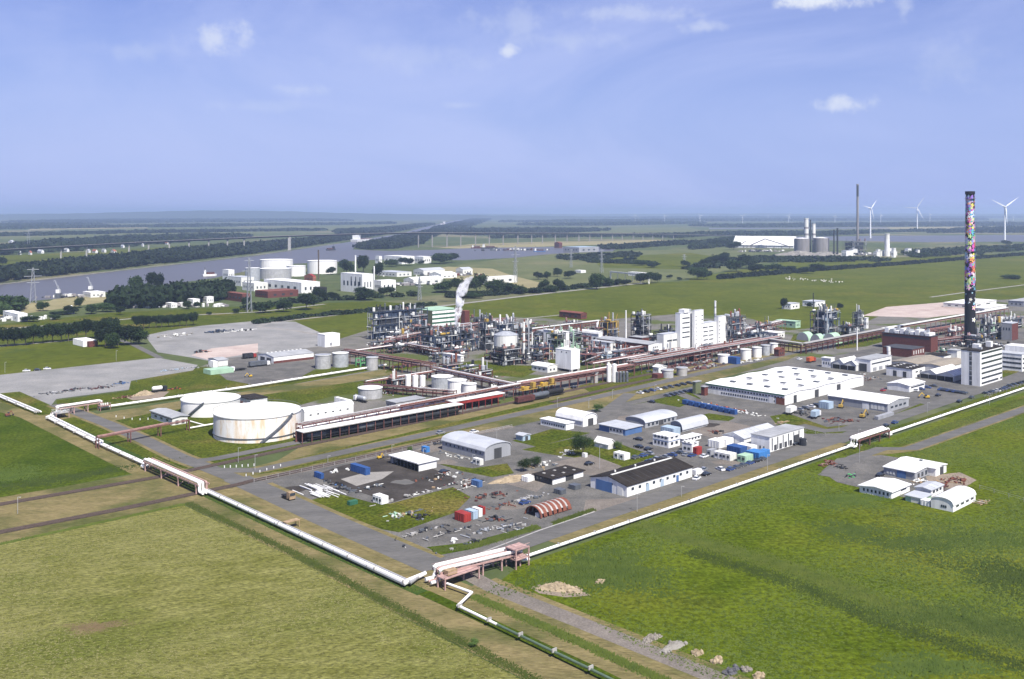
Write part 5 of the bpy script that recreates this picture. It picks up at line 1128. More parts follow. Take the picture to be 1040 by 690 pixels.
pbox(t, 'deck', 'bridge_pink', (6, 1.5, 3.0), (12.6, 3.4, .25)); pbox(t, 'box', 'wood', (3.2, 1.5, 3.8), (3.2, 1.8, 1.4)); pbox(t, 'handrail', 'bridge_pink', (6, -.2, 4.2), (12.6, .1, .1))
t = root('steel_platform', 'pink valve platform with handrails at the pipe junction by the lorry park', 'platform', P(57, 426), TH)
for x in (0, 6):
    for y in (0, 6): pbox(t, 'post', 'bridge_pink', (x, y, 1.5), (.3, .3, 3))
pbox(t, 'deck', 'concrete', (3, 3, 2.6), (6.4, 6.4, .2))
for k in range(4): pbox(t, 'handrail', 'offwhite', ((3, -.1, 3, 6.1)[k], (-.1, 3, 6.1, 3)[k], 3.7), ((6.4, .1, 6.4, .1)[k], (.1, 6.4, .1, 6.4)[k], .1))
for k in range(5): pcyl(t, 'valve', 'light_steel', (1+k, 1.5+(k % 3), 3.2), .35, 1.0, 'drum')
# green pipe to the bottom
pts = [gp(452, 597, 1.3), gp(479, 607, 1.3), gp(465, 620.5, 1.3), gp(600, 686, 1.3), gp(720, 745, 1.3)]
pipeline('white and green pipe zigzagging then running to the lower edge', [(pts[:3]+[gp(505, 640, 1.3)], .33, 'pipe_white'), ([gp(505, 640, 1.3)]+pts[3:], .31, 'pipe_green')], [(p, a_, w_, z_) for p, a_, w_, z_ in even(P(467, 622), P(600, 686), 9.5, TH, 2.6, .9)], sm='concrete')
# eastern white pipeline along B
pipeline('long white pipeline from the road pipe bridge along the east meadow', [([gp(528, 571.5, 1.2), gp(700, 513, 1.2)], .42, 'pipe_white')], even(P(528, 571.5), P(700, 513), 14, TH+math.pi/2, 1.8, .8))
pipeline('continuing white pipeline up to the red pipe bridge', [([gp(700, 513, 1.2), gp(866, 455, 1.2)], .48, 'pipe_white')], even(P(700, 513), P(866, 455), 14, TH+math.pi/2, 1.8, .8))
pipeline('white pipeline from the red pipe bridge to the right edge', [([gp(901, 443.5, 1.2), gp(1040, 396.5, 1.2), gp(1150, 359, 1.2)], .52, 'pipe_white')], even(P(901, 443.5), P(1100, 376), 14, TH+math.pi/2, 1.8, .8))
# western white pipeline along B, behind the big tanks
pipeline('long white pipeline from the lorry park to the grey tanks', [([gp(100, 417, 1.4), gp(250, 395.5, 1.4), gp(392, 372.8, 1.4)], .6, 'pipe_white')], even(P(100, 417), P(392, 372.8), 14, TH+math.pi/2, 1.8, .9))
t = root('valve_station', 'pink valve station at the left end of the long western pipeline', 'valve station', P(102, 418), TH)
for x in (0, 5):
    for y in (0, 3): pbox(t, 'post', 'pink_steel', (x, y, 1.8), (.3, .3, 3.6))
pbox(t, 'deck', 'pink_steel', (2.5, 1.5, 2.4), (5.4, 3.4, .2)); pbox(t, 'handrail', 'offwhite', (2.5, -.2, 3.6), (5.4, .1, .1))
for k in range(4): pcyl(t, 'valve', 'offwhite', (.8+1.1*k, 1.5, 3.1), .35, 1.2, 'drum')
rack('pink pipe rack leading from the pipes to the grey roofed pump house', (99, 456), (191, 437.5), 5.0, 2.2, 3, 1, 'rack_red', ('pink_steel', 'pipe_white'), gap=16, seed=3, walk=False)
pipeline('white v shaped pipes joining the stained tank', [([gp(193, 437, 1.0), gp(218, 432.5, 1.0)], .35, 'pipe_white'), ([gp(193, 430, 1.0), gp(207, 434, 1.0)], .3, 'pipe_white')], [])
# loading shed -------------------------------------------------------------
b = Bld('long open loading shed with white roof over tank wagons', (307, 451.5), 470, 300.5, None, 5.2, name='loading_shed', cat='shed'); Lx, Ly = b.Lx, b.Ly
n = 24
for i in range(n): b.box('roof_panel', 'white_roof', Lx*i/n+.03, Lx*(i+1)/n-.03, -.5, Ly+.5, 5.0+.0, 5.3)
b.box('gutter', 'concrete', 0, Lx, -.75, -.52, 4.9, 5.25)
for i in range(20):
    for y in (0, Ly): b.box('post', 'rack_red', Lx*i/19-.15, Lx*i/19+.15, y-.15, y+.15, 0, 4.98)
b.box('back_wall', 'dark_red', 0, Lx, Ly+.2, Ly+.3, 0, 4.9)
b = Bld('short red sided loading shed with white roof at the end of the long one', (459, 419.5), 512.5, 452, None, 5.4, name='loading_shed', cat='shed'); Lx, Ly = b.Lx, b.Ly
for i in range(6): b.box('roof_panel', 'white_roof', Lx*i/6+.04, Lx*(i+1)/6-.04, -.5, Ly+.5, 5.3, 5.6)
b.box('side_panel', 'red', 0, Lx*.96, -.2, -.05, 3.7, 5.2); b.box('side_panel', 'red', -.15, 0, 0, Ly, 3.7, 5.2); b.box('back_wall', 'dark_red', 0, Lx, Ly, Ly+.1, 0, 5.2)
for i in range(8): b.box('post', 'red', Lx*i/8-.15, Lx*i/8+.15, 0, .25, 0, 5.25)
for i in range(9):
    q = 324+i*16.5; wagon('dark tank wagon under the long loading shed, %s from the left' % ORD[i], q, 449.8-(q-307)*.1795, random.choice(('dark_steel', 'steel', 'black')), 13, 'tank', TH, 'wagons under the loading shed')
for i, (px, py, m, lb) in enumerate(((533, 409.5, 'dark_red', 'dark red box wagon left of the yellow loader'), (549, 405.8, 'steel', 'grey tank wagon below the yellow loader'), (564, 402, 'black', 'black tank wagon at the right of the yellow loader'))): wagon(lb, px, py, m, 13, 'tank' if i else 'box')
for (px, py, lb) in ((536, 404, 'left yellow ochre wagon loader frame beside the rails'), (555, 399.5, 'right yellow ochre wagon loader frame beside the rails')):
    t = root('wagon_loader', lb, 'loader', P(px, py), TH)
    for x in (-5, 0, 5):
        for y in (-1.5, 1.5): pbox(t, 'post', 'dark_red', (x, y, 3), (.35, .35, 6))
    pbox(t, 'platform', 'ochre', (0, 0, 4.6), (12, 3.6, .3)); pbox(t, 'housing', 'ochre', (-1.5, 0, 5.4), (5, 1.8, 1.3)); pbox(t, 'motor', 'yellow', (-3.4, .4, 5.6), (1.6, 1.4, 1.6)); pbox(t, 'motor', 'dark_steel', (1.2, -.4, 5.4), (1.4, 1.4, 1.2)); pbox(t, 'handrail', 'ochre', (0, -1.8, 5.8), (12, .12, .12)); pbox(t, 'hood', 'ochre', (4, 0, 6.4), (2.2, 2.4, 3))
# main racks
rack('main pink pipe rack running behind the loading sheds', (304, 447), (527, 402.6), 7.0, 5, 8, 2, 'rack_red', seed=5, gap=7)
rack('main pink pipe rack from the yellow loaders to the white silos', (528, 402.2), (640, 382), 7.0, 6, 9, 2, 'rack_red', seed=6, gap=7)
rack('main pipe rack before the white tower building', (640, 379), (790, 351.5), 7.0, 7, 10, 2, 'rack_red', seed=7, gap=7, walk='concrete')
rack('second pipe rack close behind the main one', (642, 373), (770, 350), 5, 5, 8, 1, 'dark_red', seed=17, gap=7)
rack('high brown pipe rack crossing from the grey tanks to the main rack', (350, 368), (440, 383.5), 8.5, 4.5, 6, 2, 'rack_red', seed=8, gap=9)
rack('lower pipe rack continuing beside the three white tanks', (440, 383), (527, 402), 6.2, 5, 8, 2, 'dark_red', seed=9, gap=7)
rack('pink rack on the lawn edge left of the blue steel unit', (352, 364), (430, 352.5), 4.5, 3.5, 5, 1, 'pink_steel', seed=10, gap=8)
rack('rusty rack among the small white silos', (372, 398), (462, 405.5), 4.5, 4, 6, 2, 'dark_red', seed=11, gap=6)
rack('rusty rack behind the grey flat yard', (372, 395), (440, 384), 4.0, 4, 6, 1, 'rack_red', seed=12, gap=6)
rack('pale roofed pipe rack behind the white boxes', (536, 343.5), (609, 333.8), 6.0, 4, 6, 2, 'rack_red', seed=13, gap=8, walk=False, roofm='offwhite')
rack('pink pipe rack behind the white box building', (590, 371), (662, 358), 5.5, 6, 9, 2, 'rack_red', seed=14, gap=6)
rack('pink pipe rack between brown hall and main rack', (600, 376), (690, 360), 4.5, 6, 9, 1, 'pink_steel', seed=15, gap=6)
rack('covered dark pipe rack turning in front of the green domes', (782, 354.5), (816, 359.6), 6.2, 4.5, 6, 2, 'dark_red', seed=16, gap=8, walk=False, roofm='concrete')
rack('covered dark pipe rack running right to the brick power house', (816, 359.6), (897, 343.4), 6.2, 4.5, 6, 2, 'dark_red', seed=18, gap=8, walk=False, roofm='concrete')
rack('pale pipe rack running on behind the power house', (897, 343.4), (1022, 320.5), 6.5, 4.5, 6, 1, 'pink_steel', seed=19, gap=10, walk=False, roofm='offwhite')
rack('red pipe rack before the foot of the painted chimney', (950, 352), (1005, 345), 5, 6, 8, 2, 'rack_red', seed=20, gap=7)
rack('red pipe rack behind the power house roof', (940, 343), (985, 336), 6, 6, 8, 2, 'rack_red', seed=21, gap=7)
rack('long red rack left of the green domed sheds', (755, 343), (793, 334), 7, 8, 10, 2, 'pink_steel', seed=22, gap=7)
rack('red rack along the blue steel units', (395, 352), (442, 342), 6, 7, 9, 2, 'rack_red', seed=23, gap=6)
rack('red rack behind the cylinder shaped unit', (448, 343), (520, 331), 7, 7, 9, 2, 'rack_red', seed=24, gap=6)
rack('red rack in front of the big steel unit', (415, 357), (443, 362.5), 6, 6, 8, 2, 'rack_red', seed=25, gap=6)
# ================================================================ PROCESS PLANT
unit_steel('long four storey blue steel unit at the left of the works', (379, 345.5), 434, 373.5, 318, 4, 'navy_steel', 31, dens=1.1, stacks=10, rail='light_steel')
unit_steel('dark blue open steel unit in the middle left of the works', (442, 362), 486, 424, 342.5, 3, 'navy_steel', 32, dens=1.1, stacks=8, rail='steel')
unit_steel('tall grey steel tower right of the steam plume', (493, 356.5), 504, 486, 327.5, 4, 'steel', 33, dens=1.2, stacks=4)
unit_steel('pale steel unit with white vessels behind the drum shaped unit', (507, 353), 527, 500, 330, 3, 'steel', 34, ('light_steel', 'offwhite', 'pipe_white'), 1.2, 6)
unit_steel('low dark steel frame under the white drum', (512, 372.5), 529, 501, 356, 3, 'dark_steel', 35, dens=1.1, stacks=0)
unit_steel('small blue steel unit left of the white box building', (548, 367), 562, 537, 353, 2, 'navy_steel', 36, dens=1.2, stacks=3)
unit_steel('green grey steel unit behind the white box building', (566, 358), 590, 555, 340, 3, 'pipe_green', 37, ('light_steel', 'offwhite', 'pale_green'), 1.0, 4, deck='steel')
unit_steel('dark slender stepped steel tower behind the brown hall', (651, 347), 661, 641, 321, 5, 'dark_steel', 38, dens=1.2, stacks=2)
unit_steel('ochre and rust steel unit left of the thin chimney', (617, 343), 628, 609, 327.5, 2, 'ochre', 39, ('ochre', 'rust', 'light_steel'), 1.0, 5, red=.5)
unit_steel('dark teal steel plant with vessels behind the green domes', (838, 343), 853, 823, 318, 3, 'navy_steel', 40, ('light_steel', 'pale_blue', 'offwhite', 'steel'), 1.3, 5)
unit_steel('low pipework unit right of the dark teal plant', (862, 343), 874, 851, 333, 2, 'dark_steel', 41, dens=1.2, stacks=3)
unit_steel('narrow steel tower at the right of the dark teal plant', (871, 339), 877, 866, 318, 4, 'steel', 42, dens=1.2, stacks=2)
unit_steel('rusty steel unit right of the white tower building', (743, 350), 757, 736, 323, 4, 'steel', 43, ('light_steel', 'offwhite', 'rust'), 1.2, 4, red=.3)
unit_steel('low dark steel unit behind the small white tanks', (762, 350), 780, 752, 340, 2, 'navy_steel', 44, dens=1.1, stacks=3)
unit_steel('cluttered pale steel unit right of the painted chimney', (1005, 347), 1021, 992, 331, 2, 'steel', 45, ('light_steel', 'offwhite', 'dark_steel', 'pale_green'), 1.2, 6)
unit_steel('dark tank and pipe unit beside the painted chimney foot', (992, 354), 1006, 982, 345, 2, 'dark_steel', 46, dens=1.1, stacks=3)
unit_steel('small steel unit behind the striped building', (486, 334), 500, 478, 324, 2, 'steel', 47, dens=1.0, stacks=4)
unit_steel('pale blue pump unit before the brown hall', (617, 370), 626, 606, 361.5, 2, 'pale_blue', 48, ('light_steel', 'pale_blue', 'offwhite'), 1.2, 2)
unit_steel('pale pipe unit beside the bright green frame', (405, 349), 420, 396, 341, 1, 'steel', 49, ('offwhite', 'white', 'light_steel'), 1.4, 5)
for i, (near, rp, lp, tp, lv, st, ps, lb) in enumerate((
    ((556, 352), 566, 548, 340, 2, 'steel', ('light_steel', 'offwhite', 'steel'), 'pale vessel frame left of the white gate shaped building'), ((590, 349), 602, 583, 338.5, 2, 'dark_steel', ('light_steel', 'steel', 'rust'), 'dark low frame left of the ochre unit'), ((603, 365), 616, 596, 357.5, 1, 'rack_red', ('pink_steel', 'light_steel', 'offwhite'), 'pink low pump frame behind the pale blue unit'),
    ((634, 363), 650, 626, 357, 1, 'rack_red', ('rust', 'light_steel', 'offwhite'), 'rusty low frame below the brown hall'), ((676, 366), 690, 669, 359.5, 1, 'dark_red', ('rust', 'light_steel', 'offwhite'), 'rusty low frame before the white process building'), ((672, 350), 686, 664, 338, 2, 'dark_steel', ('dark_steel', 'steel', 'light_steel'), 'dark frame left of the white process building'),
    ((770, 340), 784, 762, 331.5, 2, 'rack_red', ('pink_steel', 'light_steel', 'steel'), 'pink frame behind the low dark steel unit'), ((529, 346), 540, 522, 334, 2, 'steel', ('light_steel', 'offwhite', 'rust'), 'grey frame right of the pale steel unit'), ((474, 352), 486, 466, 339, 2, 'steel', ('light_steel', 'steel', 'pink_steel'), 'grey frame in front of the red brick tower'),
    ((425, 346), 440, 416, 333, 2, 'steel', ('light_steel', 'pink_steel', 'steel'), 'grey frame before the olive side wall'), ((410, 343), 424, 402, 335, 2, 'rack_red', ('pink_steel', 'light_steel'), 'pink frame before the long blue unit'), ((454, 378), 470, 446, 371.5, 1, 'dark_red', ('rust', 'light_steel', 'pink_steel'), 'rusty frame beside the lower pipe rack'), ((486, 384.5), 500, 478, 378, 1, 'dark_red', ('rust', 'light_steel', 'offwhite'), 'rusty frame at the end of the lower pipe rack'),
    ((398, 393), 411, 390, 386.5, 1, 'dark_red', ('rust', 'offwhite', 'pink_steel'), 'rusty frame left of the slim white silos'), ((1024, 336), 1040, 1016, 326, 2, 'steel', ('light_steel', 'offwhite'), 'pale frame at the right edge behind the offices'), ((968, 346), 980, 960, 338, 2, 'rack_red', ('pink_steel', 'offwhite'), 'pink frame left of the painted chimney'), ((575, 366), 590, 566, 357, 1, 'steel', ('light_steel', 'pale_green', 'offwhite'), 'grey frame in front of the green grey unit'),
    ((738, 362), 752, 730, 356, 1, 'dark_red', ('rust', 'offwhite', 'white'), 'rusty frame above the dark blue flat box'), ((705, 368), 722, 696, 361.5, 1, 'dark_red', ('rust', 'offwhite', 'pink_steel'), 'rusty frame before the white stair tower'))):
    unit_steel(lb, near, rp, lp, tp, lv, st, 70+i, ps, 1.5, 4)
t = root('drum_unit', 'wide white drum vessel raised on dark steel', 'vessel', P(514, 366)); MB().cyl((0, 0, 10), (0, 0, 17.5), 8.2, n=24).build('shell', 'offwhite', t); MB().cyl((0, 0, 17.52), (0, 0, 19.5), 8.4, 3, n=24).build('roof', 'light_steel', t)
for k in range(8): pbox(t, 'leg', 'dark_steel', (7*math.cos(k*.785), 7*math.sin(k*.785), 5), (.6, .6, 10))
for lb, px, by, ty, w_, m, bands in (('tall white column left of the white boxes', 532, 368, 328, 2.6, 'offwhite', ((.5, .54, 'rust'), (.75, .78, 'rust'))), ('thin grey column beside the tall white column', 537, 367, 326, 1.4, 'light_steel', ()), ('pale yellow column right of the tall white column', 540.5, 362, 338, 1.6, 'offwhite', ()),
    ('thin white chimney with thick foot behind the brown hall', 635.7, 348, 316, 1.6, 'offwhite', ((0, .42, 'white'),)), ('white banded chimney on the white tower building', 726.4, 347, 306.5, 2.2, 'white', ((.62, .7, 'grey_wall'), (.84, .88, 'grey_wall'))), ('thin white column on the pipe rack bend', 870.5, 356, 333, 1.2, 'white', ()),
    ('white slender column in the dark blue unit', 445, 352, 332, 1.4, 'offwhite', ()), ('thin steel vent stack at the green domes', 840, 345, 312.5, 1.2, 'light_steel', ()), ('white mast column above the drum unit', 514.5, 350, 320, 1.8, 'offwhite', ((.4, .6, 'rust'),)), ('grey green column behind the white box building', 582.5, 362, 337, 1.4, 'pale_green', ()),
    ('thin dark vent pipe by the far low white building', 826, 317, 298, 1.0, 'dark_steel', ()), ('white vent column by the green plant', 679, 352, 330, 1.2, 'offwhite', ())):
    stack(lb, px, by, ty, w_, m, 'column', bands, .95, 'column')
b = Bld('windowless white box building on short legs in the middle of the works', (580, 378.5), 589, 564.2, 356.4, name='box_building')
b.box('wall', 'white', 0, b.Lx, 0, b.Ly, b.h*.12, b.h); b.box('roof', 'white_roof', -.1, b.Lx+.1, -.1, b.Ly+.1, b.h+.01, b.h+.3); b.box('leg', 'concrete', .2, 2, .2, 2, 0, b.h*.12); b.box('leg', 'concrete', .2, 2, b.Ly-3, b.Ly-.5, 0, b.h*.12); b.box('leg', 'concrete', b.Lx-2, b.Lx-.2, .2, b.Ly-1, 0, b.h*.12); b.rrow(2, .15, .75, b.h*.86, b.h*.92, 'dark_wall', 'vent', .18, 'l')
b = Bld('long brown hall with white gable end and three windows', (658.7, 360.6), 672.5, 606, 350.3).walls('white', 'grey_roof', 'gable', .8, 'y'); b.box('side_wall', 'brick', -.12, -.02, .4, b.Ly, .1, b.h-.2); b.rrow(3, .3, .7, b.h*.6, b.h*.72, fill=.6); b.rrow(1, .3, .75, b.h*.3, b.h*.42, fill=1)
b = Bld('brick red cube building behind the brown hall', (652, 352), 659, 639, 343.5).walls('brick', 'grey_roof')
b = Bld('large white process building with towers and rows of dark windows', (691, 354.6), 705, 686, 318.8, name='process_building').walls('white', 'pale_roof', over=.1)
for i in range(5): b.rrow(1, .14, .66, b.h*(.30+.135*i), b.h*(.335+.135*i), fill=1)
q = Bld('', (705.4, 353.7), 714.5, 702.8, 315.8, parent=b).walls('white', 'pale_roof', over=.1)
for i in range(8): q.rrow(1, .12, .22, q.h*(.1+.105*i), q.h*(.125+.105*i), fill=1); q.rrow(1, .78, .92, q.h*(.1+.105*i), q.h*(.125+.105*i), fill=1)
q = Bld('', (713, 352.6), 728, 706, 328.8, parent=b).walls('white', 'pale_roof', over=.1)
for i in range(5): q.rrow(2, .02+.05*(i % 2), .8, q.h*(.08+.18*i), q.h*(.12+.18*i), fill=.8)
q = Bld('', (729.7, 350.6), 738.2, 725.8, 321.9, parent=b).walls('white', 'pale_roof', over=.1)
for i in range(6): q.rrow(1, .08, .2, q.h*(.1+.14*i), q.h*(.13+.14*i), fill=1)
q = Bld('', (674, 356.2), 705, 667, 340.2, parent=b).walls('offwhite', 'pale_roof', over=.1); q.rrow(5, .1, .98, q.h*.52, q.h*.62, fill=.85)
b.roofbox(.4, .4, 6, 5, 2.5, 'white'); b.roofbox(.8, .6, 3, 3, 2, 'light_steel')
# striped building
b = Bld('green and white banded building with olive side wall beside the steam', (439, 333), 466, 418, 315.8).walls('dark_green', 'pale_green', over=.1, thick=.2); b.box('side_wall', 'olive', -.12, -.02, .1, b.Ly, .2, b.h-.1)
for i in range(4): b.box('white_band', 'white', 0, b.Lx*.86, -.25, -.02, b.h*(.06+.25*i), b.h*(.2+.25*i))
b.box('red_end', 'brick', b.Lx*.87, b.Lx*1.03, -.3, 2, 0, b.h+.6)
b = Bld('dark red brick tower block right of the steam plume', (472, 332), 477, 468, 316.3, name='tower_block').walls('brick', 'rust', over=.1)
Bld('low green and white banded annex right of the steam', (468, 335.5), 479, 466, 329.5).walls('white', 'pale_roof').rrow(2, .1, .9, .8, 2.4, 'dark_green', 'band', .9)
# tanks and silos
for lb, x0, x1, by, ty, m, rm in (('grey storage tank, leftmost of three behind the loading shed', 438, 460.5, 395.5, 383.8, 'light_steel', 'white_roof'), ('white storage tank, middle of three behind the loading shed', 454.5, 474, 401, 387.3, 'tank_white', 'white_roof'), ('white storage tank, rightmost of three behind the loading shed', 469.6, 484, 402.2, 390.6, 'tank_white', 'white_roof'),
    ('grey round tank with white roof beside the tanker lorry', 363.5, 388.5, 406, 395.6, 'pipe_grey', 'white_roof'), ('short grey tank beside the main rack, left of the red hut', 672, 684, 384.5, 376.3, 'pipe_grey', 'light_steel'), ('pale tank left of the blue box by the plant road', 687, 698, 382.4, 374, 'concrete', 'light_steel'),
    ('small white tank right of the blue box', 752, 763, 366, 355.5, 'tank_white', 'white_roof'), ('second small white tank right of the blue box', 764, 773.5, 363.5, 353.4, 'tank_white', 'white_roof'), ('grey tank third from the blue box', 773, 782, 361.5, 351, 'light_steel', 'light_steel'), ('white tank at the end of the row by the covered rack', 782, 790, 359.6, 349.3, 'tank_white', 'white_roof'),
    ('white round tank left of the blue box', 729, 741, 369.5, 361, 'tank_white', 'white_roof'), ('white tank in front of the left blue steel unit', 392, 400.5, 350.5, 342.8, 'tank_white', 'white_roof'), ('grey tank behind the brown rack beside the bright green frame', 372, 384, 376.5, 363.5, 'pipe_grey', 'light_steel')):
    tank(lb, x0, x1, by, ty, m, rm, .12, n=24)
for i in range(3): tank('slim white silo, %s of three standing in a row' % ('left', 'middle', 'right')[i], 411.5+7.3*i, 417.6+7.3*i, 393+.5*i, 381.6+.3*i, 'tank_white', 'white_roof', .25, False, 'silo', 'silo', n=14)
for i, (x, w_) in enumerate(((616, 5), (621.5, 5))): tank('tall white silo, %s of the pair on the lawn' % ('left', 'right')[i], x, x+w_, 388.6, 370.5, 'white', 'white_roof', .3, False, 'silo', 'silo', n=12)
for i in range(4): tank('thin grey steel silo, %s from the left beside the white silo pair' % ORD[i], 625.5+3.3*i, 628.4+3.3*i, 388.8-.2*i, 378.2, 'steel', 'light_steel', .3, False, 'silo', 'silo', n=10)
tank('small round vessel on a concrete base by the silos', 599.5, 607.5, 389.6, 378.8, 'concrete', 'light_steel', .2, n=16)
container('dark blue flat box by the plant road', (748, 370.5), 752, 738.5, 'blue', 4.5, name='switch_house', cat='hut')
container('brick red hut beside the short grey tank', (668, 385), 674, 662, 'brick', 2.5, name='hut', cat='hut')
for lb, near, rp, lp, tp, wm, rm in (('long white tent like roof before the brown hall', (650, 371.5), 660, 624, 366.8, 'offwhite', 'white_roof'), ('white low cabin on the lawn before the dark blue unit', (468, 367.5), 471, 449, 361.8, 'white', 'white_roof'), ('white rounded cabin beside the white box building', (556, 379), 566, 540, 372.8, 'offwhite', 'white_roof'),
    ('white upright gate shaped building left of the white box', (575, 357), 578, 552, 337.5, 'white', 'white_roof'), ('white rounded building in the middle works', (608, 351), 612, 590, 338.5, 'white', 'white_roof'), ('low white building behind the middle works', (562, 345), 569, 542, 337.8, 'white', 'pale_roof'), ('white shed among the racks behind the three tanks', (499, 393.6), 505, 496, 388, 'white', 'white_roof'),
    ('dark red low shed in the far meadow', (590, 324.5), 596, 568, 318.8, 'brick', 'rust'), ('low white building with dark windows beyond the dark teal plant', (803, 314.5), 812, 794, 309, 'white', 'pale_roof'), ('second low white building beyond the dark teal plant', (828, 312), 838, 815, 306.8, 'white', 'pale_roof'), ('long pale green shed behind the pink rack', (808, 333.5), 813, 788, 327, 'pale_green', 'pale_green'),
    ('white cube beside the narrow steel tower', (880, 334), 882, 877.5, 323.5, 'white', 'white_roof'), ('pale flat roofed hall beyond the dirt lot', (985, 313.5), 1012, 958, 309.3, 'offwhite', 'white_roof'), ('dark roofed hall at the right edge beyond the works', (1040, 312), 1070, 1024, 306.5, 'grey_wall', 'grey_roof'), ('long white roof hall right of the painted chimney', (1000, 318), 1022, 985, 313.6, 'offwhite', 'white_roof'),
    ('flat grey roof building beside the tanker lorry', (402, 417), 432, 392, 409.5, 'concrete', 'grey_roof'), ('small white shed by the plant road with red base', (669, 380), 677, 663, 373.5, 'white', 'white_roof'), ('low white workshop before the green domes', (790, 344), 797, 774, 338.6, 'offwhite', 'white_roof'), ('white hut at the foot of the rack bend', (791, 362.5), 797, 786, 355.5, 'brick', 'rust'), ('low dark rimmed white shed in the middle works', (620, 357), 632, 600, 348.5, 'white', 'pale_roof'), ('white small sawtooth gatehouse at the plant road', (844, 374), 847.5, 834.5, 364.5, 'white', 'white_roof')):
    if lb.startswith('white hut at the foot'): lb = 'brick red hut at the foot of the rack bend'
    bb = Bld(lb, near, rp, lp, tp).walls(wm, rm, 'gable' if 'tent' in lb or 'red' in lb else ('arch' if 'rounded' in lb else 'flat'), 1.0, 'y'); bb.rrow(3, .1, .9, bb.h*.35, bb.h*.6, face='l', fill=.4); bb.rrow(2, .15, .85, bb.h*.3, bb.h*.6, fill=.4)
for i, (x0, x1, by, ty) in enumerate(((808, 822, 346, 337.5), (822, 834, 348.5, 339.5), (834, 850, 349, 338.5))):
    t = root('domed_shed', 'pale green domed shed, %s of three behind the covered rack' % ('left', 'middle', 'right')[i], 'shed', P((x0+x1)/2, by), TH); w_ = (x1-x0)*mpp(by)*.5; hh = hm(by, ty)
    pr = [(-w_*math.cos(math.pi*k/10), hh*math.sin(math.pi*k/10)) for k in range(11)]; MB().prism(pr, 0, w_*1.6, 'x').build('roof', 'pale_green', t); MB().prism([(u_*.96, z_*.95) for u_, z_ in pr], -.1, -.02, 'x').build('end_wall', 'grey_wall', t)
t = root('gantry_frame', 'bright green steel frame beside the brown rack', 'frame', P(366, 373), TH)
for x in (0, 4, 8):
    for y in (0, 5): pbox(t, 'post', 'green', (x, y, 2.6), (.5, .5, 5.2))
for z in (2.4, 5.0): pbox(t, 'beam', 'green', (4, 0, z), (8.6, .5, .5)); pbox(t, 'beam', 'green', (4, 5, z), (8.6, .5, .5))
# painted chimney ----------------------------------------------------------
t, r, h = stack('very tall chimney painted with bright flowers over a black foot', 985.2, 349.5, 197.5, 11.0, 'chimney_black', 'painted_chimney', (), .74)
pal = [(.75, .70, .12), (.62, .10, .42), (.30, .16, .58), (.14, .42, .62), (.80, .80, .80), (.10, .45, .36), (.70, .16, .12), (.85, .50, .62), (.22, .30, .70), (.55, .72, .30), (.80, .40, .10), (.40, .62, .72)]
fm = [mat('petal_%s' % nm, c, var=.08, scale=2) for nm, c in zip(('yellow', 'magenta', 'violet', 'teal', 'white', 'sea', 'red', 'pink', 'blue', 'lime', 'orange', 'sky'), pal)]
rd = random.Random(5)
def flower(a, z, s, m, inner, nfl):
    rr = r*(1-.26*z/h)+.06+.03*(nfl % 4)
    vs, fs = [(math.cos(a)*rr, math.sin(a)*rr, z)], []; k = 20
    for i in range(k):
        th = 6.2832*i/k; q = s*(.72+.28*math.cos(5*th)); da = q*math.cos(th)/rr
        vs.append((math.cos(a+da)*rr, math.sin(a+da)*rr, z+q*math.sin(th)))
    fs = [(0, 1+i, 1+(i+1) % k) for i in range(k)]
    o = MB().add(vs, fs).build('painted_flower', m, t)
    if inner:
        rr += .02; vs = [(math.cos(a)*rr, math.sin(a)*rr, z)]+[(math.cos(a+.3*s*math.cos(6.2832*i/8)/rr)*rr, math.sin(a+.3*s*math.cos(6.2832*i/8)/rr)*rr, z+.3*s*math.sin(6.2832*i/8)) for i in range(8)]
        MB().add(vs, [(0, 1+i, 1+(i+1) % 8) for i in range(8)]).build('flower_centre', inner, o)
nf = 0; z = h*.985
while z > h*.36:
    for i in range(7):
        a = rd.uniform(0, .9)+i*.9; s = rd.uniform(1.5, 3.2); flower(a, min(z+rd.uniform(-1.2, 1.2), h-s*1.02), s, fm[(nf*5+rd.randint(0, 3)) % 12], fm[rd.randint(0, 11)] if s > 2 else None, nf); nf += 1
    z -= 2.75
for i in range(26): flower(rd.uniform(0, 6.28), h*rd.uniform(.27, .42), rd.uniform(.5, 1.5), fm[rd.choice((4, 4, 3, 11, 8))], None, i)
for a, zz, s, m in ((-1.2, .245, 2.2, 7), (-1.25, .165, 2.1, 4), (-2.2, .07, 1.6, 7), (-1.9, .30, 1.4, 4), (-1.0, .055, 1.5, 7), (2.0, .2, 2, 7), (.6, .22, 2, 4)): flower(a, h*zz, s, fm[m], fm[0], 2)
for zz in (.36, .62, .97):
    rr_ = r*(1-.26*zz)+.1
    for k in range(14): pbox(t, 'platform', 'dark_steel', (math.cos(k*.4488)*(rr_+.5), math.sin(k*.4488)*(rr_+.5), h*zz), (1.0, rr_*.46+.5, .12), k*.4488)
for sx in (-.3, .3): pbar(t, 'ladder_rail', 'dark_steel', (r*.5+sx, -r*.9, 1), (r*.37+sx, -r*.68, h), .1)
SK = [(372, 352), (440, 338), (530, 331), (610, 334), (660, 345), (735, 345), (760, 330), (800, 335), (790, 350), (700, 366), (600, 372), (530, 385), (470, 381), (430, 372), (396, 360)]
NO = ([(437, 374), (486, 364), (512, 371), (556, 372), (530, 386), (500, 383), (468, 378)], [(391, 379), (440, 371), (436, 366), (410, 365), (398, 372)], [(560, 374), (600, 370), (590, 360), (556, 364)], [(686, 345), (740, 345), (740, 356), (664, 362)], [(562, 350), (590, 350), (590, 380), (562, 380)], [(606, 348), (674, 348), (674, 361), (640, 361)])
rs = random.Random(21); spots = []
